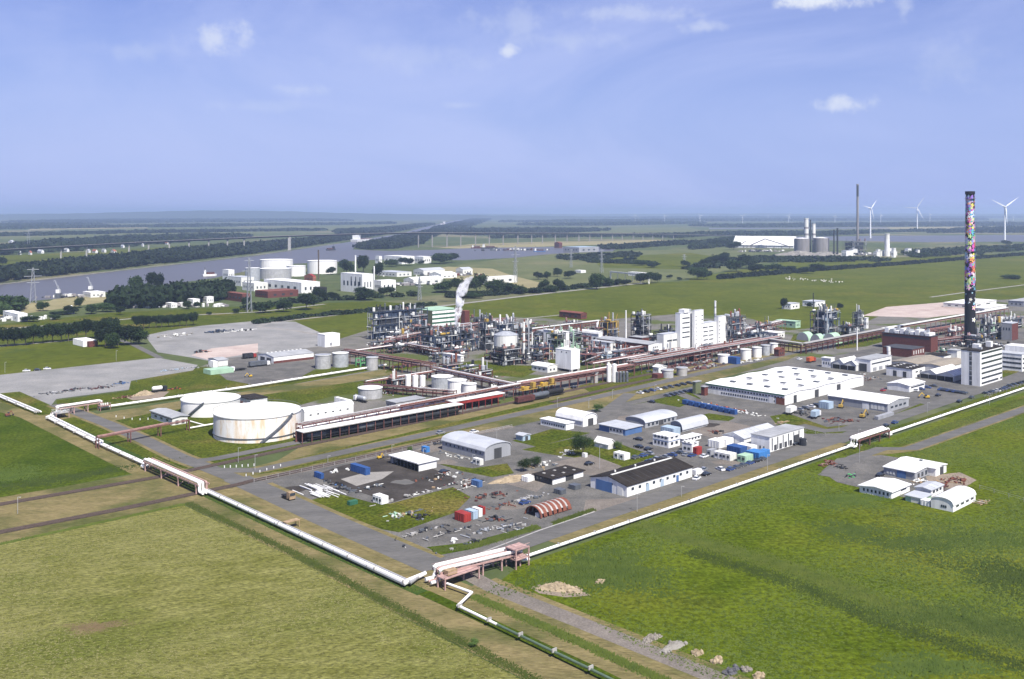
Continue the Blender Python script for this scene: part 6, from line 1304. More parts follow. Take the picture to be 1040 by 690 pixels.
while len(spots) < 74:
    q = (rs.uniform(372, 800), rs.uniform(330, 386))
    if inside(q, SK) and not any(inside(q, z_) for z_ in NO) and all(abs(q[0]-w_[0])+2*abs(q[1]-w_[1]) > 7 for w_ in spots): spots.append(q)
spots.sort(); kz = {}
for (px, py) in spots:
    zn = 'near the blue steel units' if px < 490 else 'by the drum vessel' if px < 600 else 'by the brown hall' if px < 690 else 'near the white process building'
    kz[zn] = kz.get(zn, 0)+1
    t2 = root('pipework_skid', 'cluster of pipes and vessels, %s from the left %s' % (ORD[kz[zn]-1], zn), 'pipework', P(px, py), TH); hh = rs.uniform(3.5, 8); a_, c_ = rs.uniform(2.5, 5.5), rs.uniform(2, 4)
    st = rs.choice(('rack_red', 'dark_red', 'navy_steel', 'dark_steel', 'steel', 'rack_red'))
    for x in (-a_, a_):
        for y in (-c_, c_): pbox(t2, 'post', st, (x, y, hh/2), (.3, .3, hh))
    for lv in (.5, 1): pbox(t2, 'deck', rs.choice(('dark_steel', st, 'steel')), (0, 0, hh*lv), (a_*2+.5, c_*2+.5, .2)); pbox(t2, 'handrail', 'light_steel', (0, -c_-.2, hh*lv+1), (a_*2, .08, .08))
    for k in range(6):
        m_ = rs.choice(('light_steel', 'offwhite', 'steel', 'pink_steel', 'rack_red', 'dark_steel', 'white')); r2_ = rs.uniform(.35, 1.0); l_ = rs.uniform(1.8, 4.2); z0 = hh*rs.choice((0, .5, 1))+.2
        if rs.random() < .6: pcyl(t2, 'vessel', m_, (rs.uniform(-a_, a_), rs.uniform(-c_, c_), z0+l_/2), r2_, l_, 'drum')
        else: link('vessel', unit('drum', m_), t2, (rs.uniform(-a_, a_)*.6, rs.uniform(-c_, c_), z0+r2_), (0, math.pi/2, 0), (2*r2_, 2*r2_, l_))
    for k in range(5):
        m_ = rs.choice(('light_steel', 'pipe_grey', 'pink_steel', 'rack_red', 'offwhite')); x, y = rs.uniform(-a_, a_), rs.uniform(-c_, c_)
        if k < 3: pbar(t2, 'pipe', m_, (x, y, .2), (x, y, hh*rs.uniform(.8, 1.5)), rs.uniform(.2, .5), 'pole')
        else: pbar(t2, 'pipe', m_, (-a_*1.6, y, hh*rs.uniform(.3, 1)), (a_*1.6, y, hh*rs.uniform(.3, 1)), rs.uniform(.2, .45), 'pole')
# ================================================================ STEAM
def steam(label, base, path, dens, name='steam_plume'):
    """a rising plume: an uneven closed body of thin white vapour"""
    rings = []; n_ = 16; rd = random.Random(3)
    for p, rr in path: rings.append([(p[0]+math.cos(6.2832*i/n_)*rr*rd.uniform(.7, 1.2), p[1]+math.sin(6.2832*i/n_)*rr*rd.uniform(.7, 1.2), p[2]+rd.uniform(-.2, .2)*rr) for i in range(n_)])
    vs = [v_ for q in rings for v_ in q]; fs = [(j*n_+i, j*n_+(i+1) % n_, (j+1)*n_+(i+1) % n_, (j+1)*n_+i) for j in range(len(rings)-1) for i in range(n_)]
    fs += [tuple(range(n_-1, -1, -1)), tuple(range((len(rings)-1)*n_, len(rings)*n_))]
    m = bpy.data.materials.new(name); m.use_nodes = True; n2, l2 = m.node_tree.nodes, m.node_tree.links; n2.clear()
    o = n2.new('ShaderNodeOutputMaterial'); v_ = n2.new('ShaderNodeVolumePrincipled'); v_.inputs['Color'].default_value = (.995, .995, 1, 1); v_.inputs['Anisotropy'].default_value = 0
    g = n2.new('ShaderNodeTexCoord'); q = n2.new('ShaderNodeTexNoise'); q.inputs['Scale'].default_value = .28; q.inputs['Detail'].default_value = 4; l2.new(g.outputs['Object'], q.inputs['Vector'])
    r_ = n2.new('ShaderNodeMapRange'); r_.inputs[1].default_value = .42; r_.inputs[2].default_value = .62; r_.inputs[4].default_value = dens; l2.new(q.outputs[0], r_.inputs[0])
    sp = n2.new('ShaderNodeSeparateXYZ'); l2.new(g.outputs['Object'], sp.inputs[0]); r2 = n2.new('ShaderNodeMapRange'); r2.inputs[1].default_value = path[0][0][2]; r2.inputs[2].default_value = path[-1][0][2]; r2.inputs[3].default_value = 1.0; r2.inputs[4].default_value = .08; l2.new(sp.outputs[2], r2.inputs[0])
    mu = n2.new('ShaderNodeMath'); mu.operation = 'MULTIPLY'; l2.new(r_.outputs[0], mu.inputs[0]); l2.new(r2.outputs[0], mu.inputs[1])
    l2.new(mu.outputs[0], v_.inputs['Density']); l2.new(v_.outputs[0], o.inputs['Volume'])
    me = bpy.data.meshes.new(name); me.from_pydata(vs, [], fs); me.materials.append(m)
    return tag(link(name, me, None, base), label, 'steam', kind='stuff')
q = P(463, 346)
steam('white steam plume rising from the blue steel unit', q, [((0, 0, 11), .7), ((.5, 0, 14), 1.7), ((1.2, 0, 19), 2.4), ((2.0, 1, 24), 3.0), ((2.8, 1, 29), 3.5), ((3.4, 2, 34), 4.0), ((4.4, 2, 39), 4.4), ((6.2, 3, 43.5), 4.4), ((9, 4, 47), 3.8), ((12, 5, 50), 2.0)], 2.2)
# ================================================================ YARD THINGS
SC = ('rust', 'dark_steel', 'steel', 'offwhite', 'wood', 'concrete', 'dark_red')
heap('stack of long white pipes lying beside the road at the dark yard', 318, 497, 16, ('pipe_white', 'white'), (8, 4), (1.4, 2.4), 'l', 'pipe_stack', 'pipes', hgt=1.2); heap('second stack of white pipes nearer the hay road', 326, 503.5, 14, ('pipe_white',), (8, 3), (1.4, 2.4), 'l', 'pipe_stack', 'pipes')
for lb, px, py, n_, ms, sp in (
    ('line of dark scrap along the left edge of the dark yard', 341, 493, 26, ('dark_steel', 'steel', 'blue_wall', 'black'), (3, 9)), ('dark scrap at the lower left edge of the dark yard', 352, 498.5, 20, ('dark_steel', 'black', 'steel'), (2, 7)), ('small scrap heap in the middle of the dark yard', 381, 495.3, 22, ('dark_steel', 'black', 'offwhite', 'steel'), (6, 2.5)),
    ('row of white blocks along the lower edge of the dark yard', 415, 505, 24, ('concrete', 'offwhite', 'concrete'), (16, 1.2)), ('white pipes beside the blue shipping container', 344, 479.6, 14, ('white', 'offwhite'), (9, 1)), ('green and white bundles on the grass triangle', 401, 524.5, 22, ('pale_green', 'concrete', 'pale_green', 'offwhite'), (4, 2.5)),
    ('light rubbish strewn on the grass triangle', 416, 523, 22, ('concrete', 'steel', 'wood', 'steel'), (8, 3)), ('black scrap pile on the grass triangle', 431, 525.8, 18, ('black', 'dark_steel', 'steel'), (4, 3)), ('mixed scrap beside the open white shed', 448, 484, 30, SC, (10, 4)), ('scrap and crates left of the sand lot', 469, 491.5, 34, SC, (10, 5)),
    ('white drums and blocks near the blue tilted box', 476, 494, 22, ('offwhite', 'concrete', 'rust', 'dark_steel'), (8, 3)), ('rusty beams beside the middle yard path', 500, 504.5, 30, ('rust', 'dark_red', 'dark_steel'), (9, 4)), ('dark machinery parts by the yard path', 513, 513.5, 22, ('dark_steel', 'steel', 'rust'), (6, 2.5)), ('grey blocks in a row along the yard path', 536, 507.5, 26, ('concrete', 'steel', 'pipe_grey'), (14, 2)),
    ('dark scrap right of the red and white boxes', 503, 527.5, 28, ('dark_steel', 'rust', 'black', 'steel'), (4, 4)), ('white fittings laid out in the lower yard', 520, 536.5, 36, ('concrete', 'steel', 'light_steel'), (7, 6)), ('long low row of grey goods in the lower yard', 432, 540.5, 30, ('concrete', 'steel', 'dark_steel'), (16, 1.0)), ('second low row of grey goods in the lower yard', 452, 543.5, 26, ('steel', 'concrete', 'dark_steel'), (15, 1.0)),
    ('third row of grey goods in the lower yard', 488, 541, 18, ('steel', 'concrete', 'light_steel'), (10, 1.0)), ('white small bin in the lower yard', 460.5, 551, 6, ('white', 'offwhite'), (.8, .8)), ('fourth row of goods near the hedge', 478, 553, 18, ('dark_steel', 'concrete', 'steel'), (10, 1.0)), ('pale timber pile beside the dark bushes', 541, 474.5, 30, ('wood', 'sand', 'rubble'), (5, 4)),
    ('white and grey rubbish behind the timber pile', 553, 472, 26, ('offwhite', 'steel', 'concrete'), (6, 4)), ('white pieces in front of the grey arched warehouse', 468, 465.8, 26, ('concrete', 'offwhite', 'steel'), (2, 14)), ('dark parts at the corner of the grey arched warehouse', 444, 451.5, 18, ('black', 'dark_steel', 'steel'), (6, 2)), ('small rubble on the gravel left of the bushy tree', 575, 461, 26, ('concrete', 'offwhite'), (9, 4)),
    ('rust red frames beside the pale round roofed hall', 727.5, 440, 26, ('rust', 'dark_red', 'dark_steel'), (5, 4)), ('long row of rusty and white pipes before the very large white hall', 722, 412, 40, ('rust', 'offwhite', 'orange', 'white'), (2, 26)), ('white tubes at the end of the pipe row', 762, 420.5, 26, ('white', 'offwhite'), (2.5, 12)), ('pale timber on the grass behind the tall striped hall', 793.5, 430, 20, ('sand', 'wood'), (6, 2)),
    ('rust red scrap in the machine yard', 846, 427, 36, ('rust', 'dark_red', 'steel'), (8, 4)), ('dark machine parts in the machine yard', 815, 420.5, 26, ('dark_steel', 'black', 'steel'), (9, 4)), ('second rust pile in the machine yard', 862, 428.5, 20, ('rust', 'dark_red'), (5, 2.5)), ('rusty bundle of pipes beside the white pipeline', 842, 471.5, 36, ('rust', 'dark_red', 'pink_steel'), (6, 3)),
    ('black long tank and scrap beside the rusty bundle', 852, 474.5, 16, ('black', 'dark_steel'), (3, 3)), ('green and grey bins at the end of the meadow road', 864, 484, 16, ('green', 'steel', 'dark_steel'), (5, 2)), ('rusty beams stacked behind the white meadow halls', 968, 489.5, 44, ('rust', 'dark_red', 'wood'), (9, 6)), ('rusty rods in front of the long meadow hall', 958, 494.5, 26, ('rust', 'dark_red'), (6, 2.5)),
    ('pallets and white goods at the corner of the grey front building', 934, 489.5, 20, ('wood', 'white', 'offwhite'), (4, 2.5)), ('pale rubble right of the curved white hall', 998, 511.5, 18, ('sand', 'concrete', 'wood'), (4, 2)), ('scrap in front of the sawtooth shed', 860, 384, 44, SC, (18, 6)), ('scrap behind the grey walled hall', 880, 386, 40, SC, (14, 5)), ('scrap beyond the big white hall', 838, 390, 26, SC, (10, 4)),
    ('dark agricultural machines on the pale lorry park', 76, 396.5, 40, ('dark_steel', 'steel', 'dark_red', 'black'), (10, 4)), ('rust brown machines on the pale lorry park', 101, 394.5, 44, ('dark_red', 'dark_steel', 'steel'), (10, 4)), ('small dark machines left on the pale lorry park', 52, 400, 30, ('steel', 'dark_steel', 'pipe_grey'), (7, 5)), ('blue grey machine heap at the lorry park edge', 122, 389.8, 26, ('blue_wall', 'dark_steel', 'steel'), (6, 4)),
    ('row of blue grey goods at the far edge of the lorry park', 182, 375.5, 50, ('pale_blue', 'steel', 'pipe_grey'), (16, 3)), ('rusty tools beside the sand heap', 126, 404, 24, ('rust', 'dark_red', 'wood'), (6, 2)), ('small red machines left of the white tank trailer', 178, 395.5, 18, ('orange', 'rust', 'dark_steel'), (6, 3)), ('goods on the pinkish northern lot', 202, 358.5, 18, ('dark_steel', 'rust', 'steel'), (8, 3)), ('stacked frames on the northern yard', 222, 337.5, 36, ('dark_steel', 'navy_steel', 'steel'), (16, 3)),
    ('white vehicles and boxes on the northern yard', 243, 336.5, 30, ('white', 'offwhite', 'dark_steel'), (14, 5)), ('pale goods on the middle of the northern yard', 178, 341, 30, ('offwhite', 'concrete', 'rubble'), (20, 8)), ('scrap around the slim white silos', 425, 396, 40, ('dark_red', 'dark_steel', 'steel', 'offwhite'), (16, 6)), ('plant parts left of the slim white silos', 395, 399, 40, ('dark_red', 'dark_steel', 'light_steel', 'rust'), (12, 6)),
    ('pipe parts along the main rack before the white tower building', 700, 371, 60, ('dark_red', 'steel', 'rack_red', 'concrete'), (38, 4)), ('pipe parts right of the short grey tanks', 715, 374, 40, ('dark_red', 'concrete', 'steel', 'rack_red'), (20, 4)), ('white vessels in a row left of the small white tanks', 760, 368, 26, ('concrete', 'offwhite'), (16, 2)), ('plant clutter at the foot of the painted chimney', 978, 351, 50, ('dark_red', 'offwhite', 'steel', 'dark_steel'), (16, 8)),
    ('plant clutter between chimney and offices', 1010, 352, 50, ('dark_steel', 'offwhite', 'steel', 'white'), (18, 8)), ('plant clutter behind the small white tanks', 775, 346, 50, ('dark_red', 'offwhite', 'steel', 'pink_steel'), (20, 8)), ('plant clutter before the left blue steel unit', 388, 349, 40, ('white', 'offwhite', 'steel', 'dark_steel'), (14, 5)), ('plant clutter around the white boxes', 560, 362, 50, ('offwhite', 'steel', 'navy_steel', 'dark_steel'), (18, 6)),
    ('plant clutter beside the brown hall', 625, 366, 60, ('pink_steel', 'dark_red', 'offwhite', 'light_steel'), (24, 6)), ('plant clutter behind the dark red sheds', 690, 357, 40, ('dark_red', 'offwhite', 'steel'), (20, 3)), ('plant clutter behind the three white tanks', 485, 386, 50, ('dark_red', 'rust', 'dark_steel', 'offwhite'), (20, 5)), ('red plant clutter under the brown rack', 415, 372, 40, ('dark_red', 'rack_red', 'dark_steel'), (14, 5)),
    ('plant clutter right of the power house', 960, 357, 40, ('offwhite', 'dark_steel', 'rust', 'dark_green'), (12, 6)), ('far plant clutter behind the dark blue unit', 470, 341, 40, ('dark_red', 'rack_red', 'light_steel'), (24, 8))):
    heap(lb, px, py, n_*2 if 'plant' in lb or 'pipe parts' in lb else n_, ms, sp, (.3, 1.0) if py > 375 else (.7, 2.2), 'bbpl' if py > 375 else 'bppl', 'scrap_pile' if 'plant' not in lb else 'plant_clutter', 'scrap' if 'plant' not in lb else 'plant parts')
for lb, near, rp, lp, m, hh in (('red box with white roof, left of four in the lower yard', (471.5, 531.5), 478.5, 461.5, 'red', 2.6), ('white and blue box, second of four in the lower yard', (480.5, 528.5), 485.5, 472, 'pale_blue', 2.6), ('white box, third of four in the lower yard', (486.5, 526), 490, 479, 'white', 2.6), ('red box, right of four in the lower yard', (490.5, 523.5), 493, 485, 'red', 2.5),
                               ('white and red hut beside the row of pines', (84.5, 352.8), 98, 74, 'white', 4.5), ('brick red hut beside the dark round trees', (90.5, 353), 99.5, 86, 'brick', 4.0)):
    container(lb, near, rp, lp, m, hh, name='hut', cat='hut')
for i in range(9):
    px = 695+6.1*i; py = 410.5+1.27*i
    container('blue skip container, %s from the left in the long blue row' % ORD[i], (px+2.6, py+1.1), px+5.4, px-2.2, 'blue', 2.3, name='skip_container', cat='container')
mound('heap of pale sand beside the dark thicket in the east meadow', 568, 598.5, 6.5, 2.6, 1.6, 'sand', 'sand_heap', 'sand heap', 3, -.25); mound('heap of yellow sand by the western pipeline', 147, 401.2, 6, 3, 2.2, 'sand', 'sand_heap', 'sand heap', 5); mound('flat sand heap beside the black roofed low building', 517, 487.5, 9, 4, 1.0, 'sand', 'sand_heap', 'sand heap', 6)
for i, (px, py, wx, wy, hh, m, lb) in enumerate(((661, 649, 5, 2.0, 1.3, 'rubble', 'pale rubble heap, leftmost beside the gravel path'), (683, 657.5, 6, 2.2, 1.3, 'bank_stone', 'grey rubble heap, second beside the gravel path'), (708, 664, 2, 1.4, 1.1, 'sand', 'small sandy rubble heap, third beside the gravel path'), (729, 671.5, 2.4, 1.6, 1.2, 'sand', 'sandy rubble heap, fourth beside the gravel path'),
                                          (743, 682, 4, 2, .7, 'dark_rubble', 'black rubble heap near the lower edge'), (757, 681, 1.6, 1.4, .9, 'rubble', 'small pale rubble heap right of the black one'), (770, 688, 2.4, 1.5, 1.0, 'sand', 'sandy rubble heap at the lower edge'), (609, 591.8, 2.5, 1.2, .7, 'sand', 'small sand spill right of the sand heap'))):
    mound(lb, px, py, wx*.7, wy*.75, hh*.75, m, 'rubble_heap', 'rubble', 10+i)
mound('grey spoil heap in front of the two round silos', 812, 259.5, 55, 25, 9, 'bank_stone', 'spoil_heap', 'heap', 31, 0); mound('second grey spoil heap in front of the bulk works', 840, 259.8, 60, 25, 8, 'bank_stone', 'spoil_heap', 'heap', 32, 0)
digger('yellow crane excavator in the machine yard', 854, 414.6, TH+.3, 'ochre', 9).scale = (.8, .8, .8); digger('yellow loader beside the parked cars', 941, 404.8, TH+2.4, 'yellow', 6).scale = (.7, .7, .7); digger('yellow telescopic machine before the grey walled hall', 876, 424.6, TH+.1, 'ochre', 8).scale = (.8, .8, .8); digger('yellow machine on the lawn at the truck yard', 254, 383.2, TH+2.8, 'yellow', 5).scale = (.6, .6, .6); digger('small yellow machine by the middle road fence', 385.5, 466.2, TH, 'yellow', 4).scale = (.5, .5, .5); digger('orange brown tractor digger at the left edge', 8, 423, TH, 'rust', 4).scale = (.6, .6, .6)
truck('white tank trailer beside the yellow sand heap', 160, 398.3, TH, 'dark_steel', 'white', 6, 'tank')
# cars ---------------------------------------------------------------------
CC = ('car_black', 'car_white', 'car_silver', 'car_blue', 'car_grey', 'car_black', 'car_grey'); CN = {'car_black': 'black', 'car_white': 'white', 'car_silver': 'silver', 'car_blue': 'dark blue', 'car_grey': 'dark grey', 'car_red': 'red'}
def row(n_, a, b_, ang, where, seed, cols=CC):
    rd = random.Random(seed)
    for i in range(n_):
        f = i/max(1, n_-1); m = rd.choice(cols); car('%s car, %s from the left %s' % (CN[m], ORD[i], where), a[0]+(b_[0]-a[0])*f, a[1]+(b_[1]-a[1])*f, ang+rd.uniform(-.06, .06)+(math.pi if rd.random() < .5 else 0), m, 'parked cars')
PA = TH+math.pi/2
row(9, (650, 400), (700, 390), PA, 'in the upper parking row by the middle road', 1); row(7, (678, 403), (706, 396.5), PA, 'in the lower parking row by the olive block', 2)
row(6, (742, 478), (775, 467.5), TH, 'parked along the road at the cabin row', 11); row(5, (660, 470), (690, 461), PA, 'on the yard between workshop and cabins', 12); row(5, (812, 417), (835, 411), PA, 'in the machine yard before the large hall', 13); row(10, (955, 396.5), (981, 400.5), TH, 'in the car row before the sawtooth hall', 3, ('car_black', 'car_blue', 'car_grey', 'car_black')); row(4, (929, 397.5), (948, 393), PA, 'beside the small white hall with window band', 4); row(7, (1002, 400.5), (1022, 395), PA, 'in the row behind the white pipeline', 5); row(5, (1026, 393), (1044, 387.5), PA, 'in the far right row behind the white pipeline', 6)
for lb, px, py, ang, m in (('black car alone beside the yellow loader', 953, 402.5, TH, 'car_black'), ('black car on the road right of the red pipe bridge', 900, 433.5, TH, 'car_black'), ('dark blue car ahead of the black one on the road', 909, 430.3, TH, 'car_blue'), ('black car at the roadside before the car rows', 974.5, 408.8, TH, 'car_black'), ('dark car at the roadside nearer the tower', 987, 404.6, TH, 'car_grey'),
    ('white van at the corner of the large white workshop', 708.5, 482.2, TH, 'car_white'), ('white car in front of the large white workshop corner', 707.5, 487.3, TH+.2, 'car_white'), ('black car beside the white cars at the workshop', 717.5, 483, TH, 'car_black'), ('silver car behind the black car at the workshop', 715, 478.2, TH+.3, 'car_silver'), ('white car standing alone right of the workshop cars', 731.5, 477.8, TH+1.2, 'car_white'),
    ('dark blue car, lower of the group before the blue panelled workshop', 653.5, 464, TH, 'car_blue'), ('silver car on the road by the dark blue cars', 659, 461.8, PA, 'car_silver'), ('black car behind the dark blue cars', 658.5, 457.3, TH, 'car_black'), ('dark grey car left of the dark blue car', 645.5, 466, TH, 'car_grey'), ('black car on the yard below the blue panelled workshop', 648.5, 455, PA, 'car_black'), ('black car near the lawn of the blue panelled workshop', 648, 447.3, PA, 'car_black'),
    ('dark car parked near the lawn lamp post', 598.5, 472.3, TH, 'car_black'), ('silver car before the tall white cabin stack', 697, 463.2, TH, 'car_silver'), ('dark blue car left of the dark red container', 703, 464, TH, 'car_blue'), ('white car right of the dark red container', 715.3, 464.8, TH, 'car_white'), ('black car on the crossing before the parking rows', 661.5, 409.3, PA, 'car_black'), ('black car by the tall striped hall', 808, 452, TH, 'car_black'), ('white car by the tall striped hall doors', 815, 449.8, TH, 'car_white'),
    ('white car, left of three at the lorry park edge', 27, 377.5, TH-.5, 'car_white'), ('black car, middle of three at the lorry park edge', 38, 376.7, TH-.5, 'car_black'), ('white car, right of three at the lorry park edge', 48, 375.4, TH-.5, 'car_white'), ('dark car left of the meadow halls at the road end', 894, 484, TH, 'car_black'), ('dark blue car before the grey front building', 905, 476, TH, 'car_blue'), ('red car beside the white flat meadow hall', 893, 497.5, PA, 'car_red'),
    ('black car behind the white sawtooth gatehouse', 812, 365.5, TH, 'car_white'), ('silver car on the middle road by the warehouse', 447.5, 440.8, TH, 'car_silver'), ('white car beside the grey warehouse', 481.5, 439.8, TH, 'car_white'), ('dark car by the white silos on the plant road', 583, 394.5, TH, 'car_black'), ('red car in the yard behind the grey walled hall', 897, 397.5, TH, 'car_red'), ('dark car beside the open white shed', 451, 480.5, TH, 'car_black'), ('blue pickup on the lower yard path', 533, 512, TH, 'car_blue')):
    if lb.startswith('black car behind the white sawtooth'): lb = 'white car on the plant road behind the gatehouse'
    car(lb, px, py, ang, m, None, 'van' in lb)
# lamp posts and road posts
for i, (px, by, ty) in enumerate(((504.5, 449, 436), (609, 477, 453), (647, 520, 502), (692, 505, 494), (779.5, 478, 462), (873, 470, 452), (852, 438, 431), (942, 419, 409), (872, 447, 436), (242, 470, 455), (259, 478, 462), (118, 367, 356), (5, 379, 368), (18, 522, 505), (430, 470, 456), (398, 460, 452), (622, 405, 396), (665, 400, 391), (566, 414, 404), (598, 415, 405), (480, 470, 462), (333, 470, 463), (1005, 412, 402))):
    lamp('grey lamp post ' + ('on the lawn by the pale blue shed', 'with tall mast on the lawn by the small white hut', 'at the roadside before the large white workshop', 'with warning board behind the white pipeline', 'at the roadside by the bright blue containers', 'beside the red pipe bridge in the grass', 'on the lawn of the machine yard', 'beside the road to the offices', 'at the left foot of the red pipe bridge', 'beside the stained tank',
        'at the track crossing below the stained tank', 'on the lawn before the dark round trees', 'at the far left edge of the lorry park', 'on the dry strip between the rail tracks', 'behind the open white shed', 'at the fence of the dark yard', 'at the crossing of the middle road', 'before the parking rows', 'at the lawn by the yellow loaders', 'near the white arched hall', 'beside the grey arched warehouse', 'behind the blue shipping container', 'at the car row near the pipeline')[i], px, by, ty)
for i in range(12):
    px, py = ((228+6*i, 475.5-.3*i-.02*i*i) if i < 6 else (250+7*(i-6), 484-2.0*(i-6)))
    t = root('marker_post', 'short white marker post, %s from the left at the track crossing' % ORD[i], 'post', P(px, py), 0, 'white posts at the crossing'); pbox(t, 'shaft', 'white', (0, 0, .55), (.3, .3, 1.1)); pbox(t, 'cap', 'black', (0, 0, 1.15), (.32, .32, .15))
for i in range(9):
    a = i/8*4.2; px, py = 118+9*i*.9, 424+3*math.sin(a)
    t = root('marker_post', 'short white marker post, %s from the left round the pump house lawn' % ORD[i], 'post', P(px, py), 0, 'white posts on the pump house lawn'); pbox(t, 'shaft', 'white', (0, 0, .55), (.3, .3, 1.1)); pbox(t, 'cap', 'black', (0, 0, 1.15), (.32, .32, .15))
def fence(label, a, b_, hgt=1.5, gap=5.0, m='concrete'):
    p0, p1 = P(*a), P(*b_); d = p1-p0; L = d.length; t = root('fence', label, 'fence', p0, math.atan2(d.y, d.x)); k = int(L/gap)
    for i in range(k+1): pbox(t, 'post', m, (L*i/k, 0, hgt/2), (.14, .14, hgt))
    for z in (.5, .97): pbox(t, 'rail', 'pipe_grey', (L/2, 0, hgt*z), (L, .05, .06))
    return t
fence('low wire fence with pale posts along the upper edge of the dark yard', (258, 490.3), (392, 461.5)); fence('wire fence with pale posts behind the grey arched warehouse', (398, 460.2), (520, 434.5)); fence('wire fence along the lawn left of the machine yard', (790, 433.5), (838, 443)); fence('wire fence at the edge of the meadow halls', (995, 497), (1040, 510)); fence('wire fence beside the parked cars before the offices', (1000, 404), (1040, 391.5))
# ================================================================ TREES
for i, (px, by, ty, w_) in enumerate(((592, 463.5, 439, 24), (532, 479, 464.5, 13), (543, 474.5, 463, 13), (628, 456, 447, 9), (416, 461.5, 452, 5.5), (608, 418.5, 409.5, 11), (289, 655, 646, 0))):
    if w_: tree(('large bushy green tree beside the white tent roofed shelter', 'dark bush left of the pale timber pile', 'dark bush behind the pale timber pile', 'small bush right of the white tent roofed shelter', 'small tree at the fence behind the open white shed', 'round bush by the white arched hall', '')[i], px, by, ty, w_, 'near' if i in (0, 1, 2) else 'bush', 'tree' if i in (0, 4) else 'bush')
tree('small lone bush in the ditch by the hay field', 481, 657.5, 648, 10, 'bush', 'bush'); tree('lone dark bush in the far meadow right of the painted chimney', 1026, 283.5, 278, 16, 'bush', 'bush')
for i in range(14): tree('dark pine with bare trunk, %s from the left in the western row' % ORD[i], -2+9.0*i+random.uniform(-1.5, 1.5), 352.5-.75*i+random.uniform(-.8, .8), 334-.9*i+random.uniform(-1.5, 1.5), 12.5, 'pine', 'tree', 'row of pines along the western road')
for i in range(10): tree('dark pine, %s from the left in the row at the northern yard' % ORD[i], 139+6.3*i+random.uniform(-.8, .8), 334.2-.38*i, 321.5-.45*i+random.uniform(-1, 1), 9, 'pine', 'tree', 'row of pines at the northern yard')
for i, (px, by, ty, w_) in enumerate(((107, 352.5, 331, 17), (120, 351, 327.5, 20), (133, 350.5, 329.5, 20), (142, 350, 333, 16), (114, 354, 336, 14))): tree('large dark round tree, %s of the clump beside the lorry park' % ('left', 'tallest', 'right hand', 'rightmost', 'front')[i], px, by, ty, w_)
for i, (px, by, ty, w_) in enumerate(((138, 298, 278, 14), (157, 297, 276, 15), (228, 303, 283, 16))): tree('tall tree rising above the thick grove, %s of three' % ('left', 'middle', 'right')[i], px, by, ty, w_)
FT = [(12, 316, 298, 25), (44, 316, 305.5, 11), (80, 313, 301, 10), (72, 319, 310, 13), (93, 319, 308, 12), (108, 317, 307, 16), (62, 320, 316, 18), (30, 327, 320, 16), (122, 320, 311, 9), (3, 270, 260, 9), (190, 314, 304.5, 9), (200, 313, 306, 7), (250, 312, 301, 8), (212, 320, 316.5, 5), (240, 318, 313.5, 8), (3, 322, 312, 8), (55, 325, 319, 10), (270, 318, 306, 16), (288, 317, 304, 15), (311, 315, 297, 18),
      (325, 306, 292, 15), (338, 305, 296.5, 12), (370, 305, 291.5, 20), (393, 301, 291, 15), (336, 279, 271, 10), (352, 279, 263, 16), (369, 277, 259, 14), (384, 283, 265.5, 10), (398, 271, 263, 14), (412, 270, 261.5, 14), (448, 268, 256, 20), (459, 267, 257, 14), (428, 269, 264, 6), (452, 297, 284, 24), (468, 297, 281, 18), (484, 297, 277, 20), (503, 298, 283, 20), (518, 298, 286, 14), (478, 303, 297, 22), (530, 299, 289, 12), (545, 298, 292, 14),
      (547, 284, 276, 10), (556, 284, 275, 7), (566, 281, 272, 9), (579, 283, 275, 12), (552, 295, 284, 11), (568, 295, 283, 12), (560, 297, 289, 12), (606, 294, 276, 16), (618, 291, 281, 12), (628, 290, 283, 8), (636, 290, 284, 9), (653, 289, 277, 15), (662, 288, 276, 12), (668, 287, 278, 8), (696, 271, 264.5, 9), (708, 284, 270, 18), (718, 284, 275, 10), (680, 283, 279, 6), (690, 285, 281.5, 5), (724, 269, 258, 12), (735, 268, 256, 12), (716, 271, 262, 12), (748, 276, 263, 17), (758, 273, 258, 16),
      (768, 278, 268, 14), (785, 276, 267, 16), (800, 275, 270, 16), (820, 278, 271, 14), (830, 275, 267, 16), (820, 266, 262, 9), (852, 264, 260, 6), (865, 264, 260.5, 5), (745, 254, 245, 14), (755, 250, 241, 16), (732, 250, 243, 14), (705, 252, 246, 10), (655, 252, 247, 8), (790, 252, 248, 9), (1022, 249, 244, 9), (1032, 255, 251, 8), (1019, 256, 252.5, 9), (938, 262, 256, 9), (960, 261, 256, 10), (975, 257, 250.5, 9), (996, 260, 256, 7), (890, 264.5, 261, 5), (796, 314, 302.5, 7), (853, 314, 308, 6), (822, 313, 307, 5), (838, 314, 308.5, 5), (650, 270, 264, 12), (664, 272, 266, 12), (640, 266, 261, 12)]
FT.sort(key=lambda q: q[0])
zone = lambda q: ('near the left canal bank' if q[0] < 130 else 'at the foot of the thick grove' if q[0] < 255 else 'around the white tank farm' if q[0] < 420 else 'beyond the steel units and steam' if q[0] < 535 else 'along the pasture before the bridge' if q[0] < 680 else 'around the white bulk works' if q[0] < 880 else 'on the shore right of the grey chimney')
cnt = {}
for q in FT:
    zz = zone(q); k = cnt[zz] = cnt.get(zz, 0)+1
    tree('%s, %s from the left %s' % ('broad dark tree' if q[3] > 12 else 'small dark tree', ORD[k-1], zz), *q, 'round', 'tree', 'scattered trees '+zz)
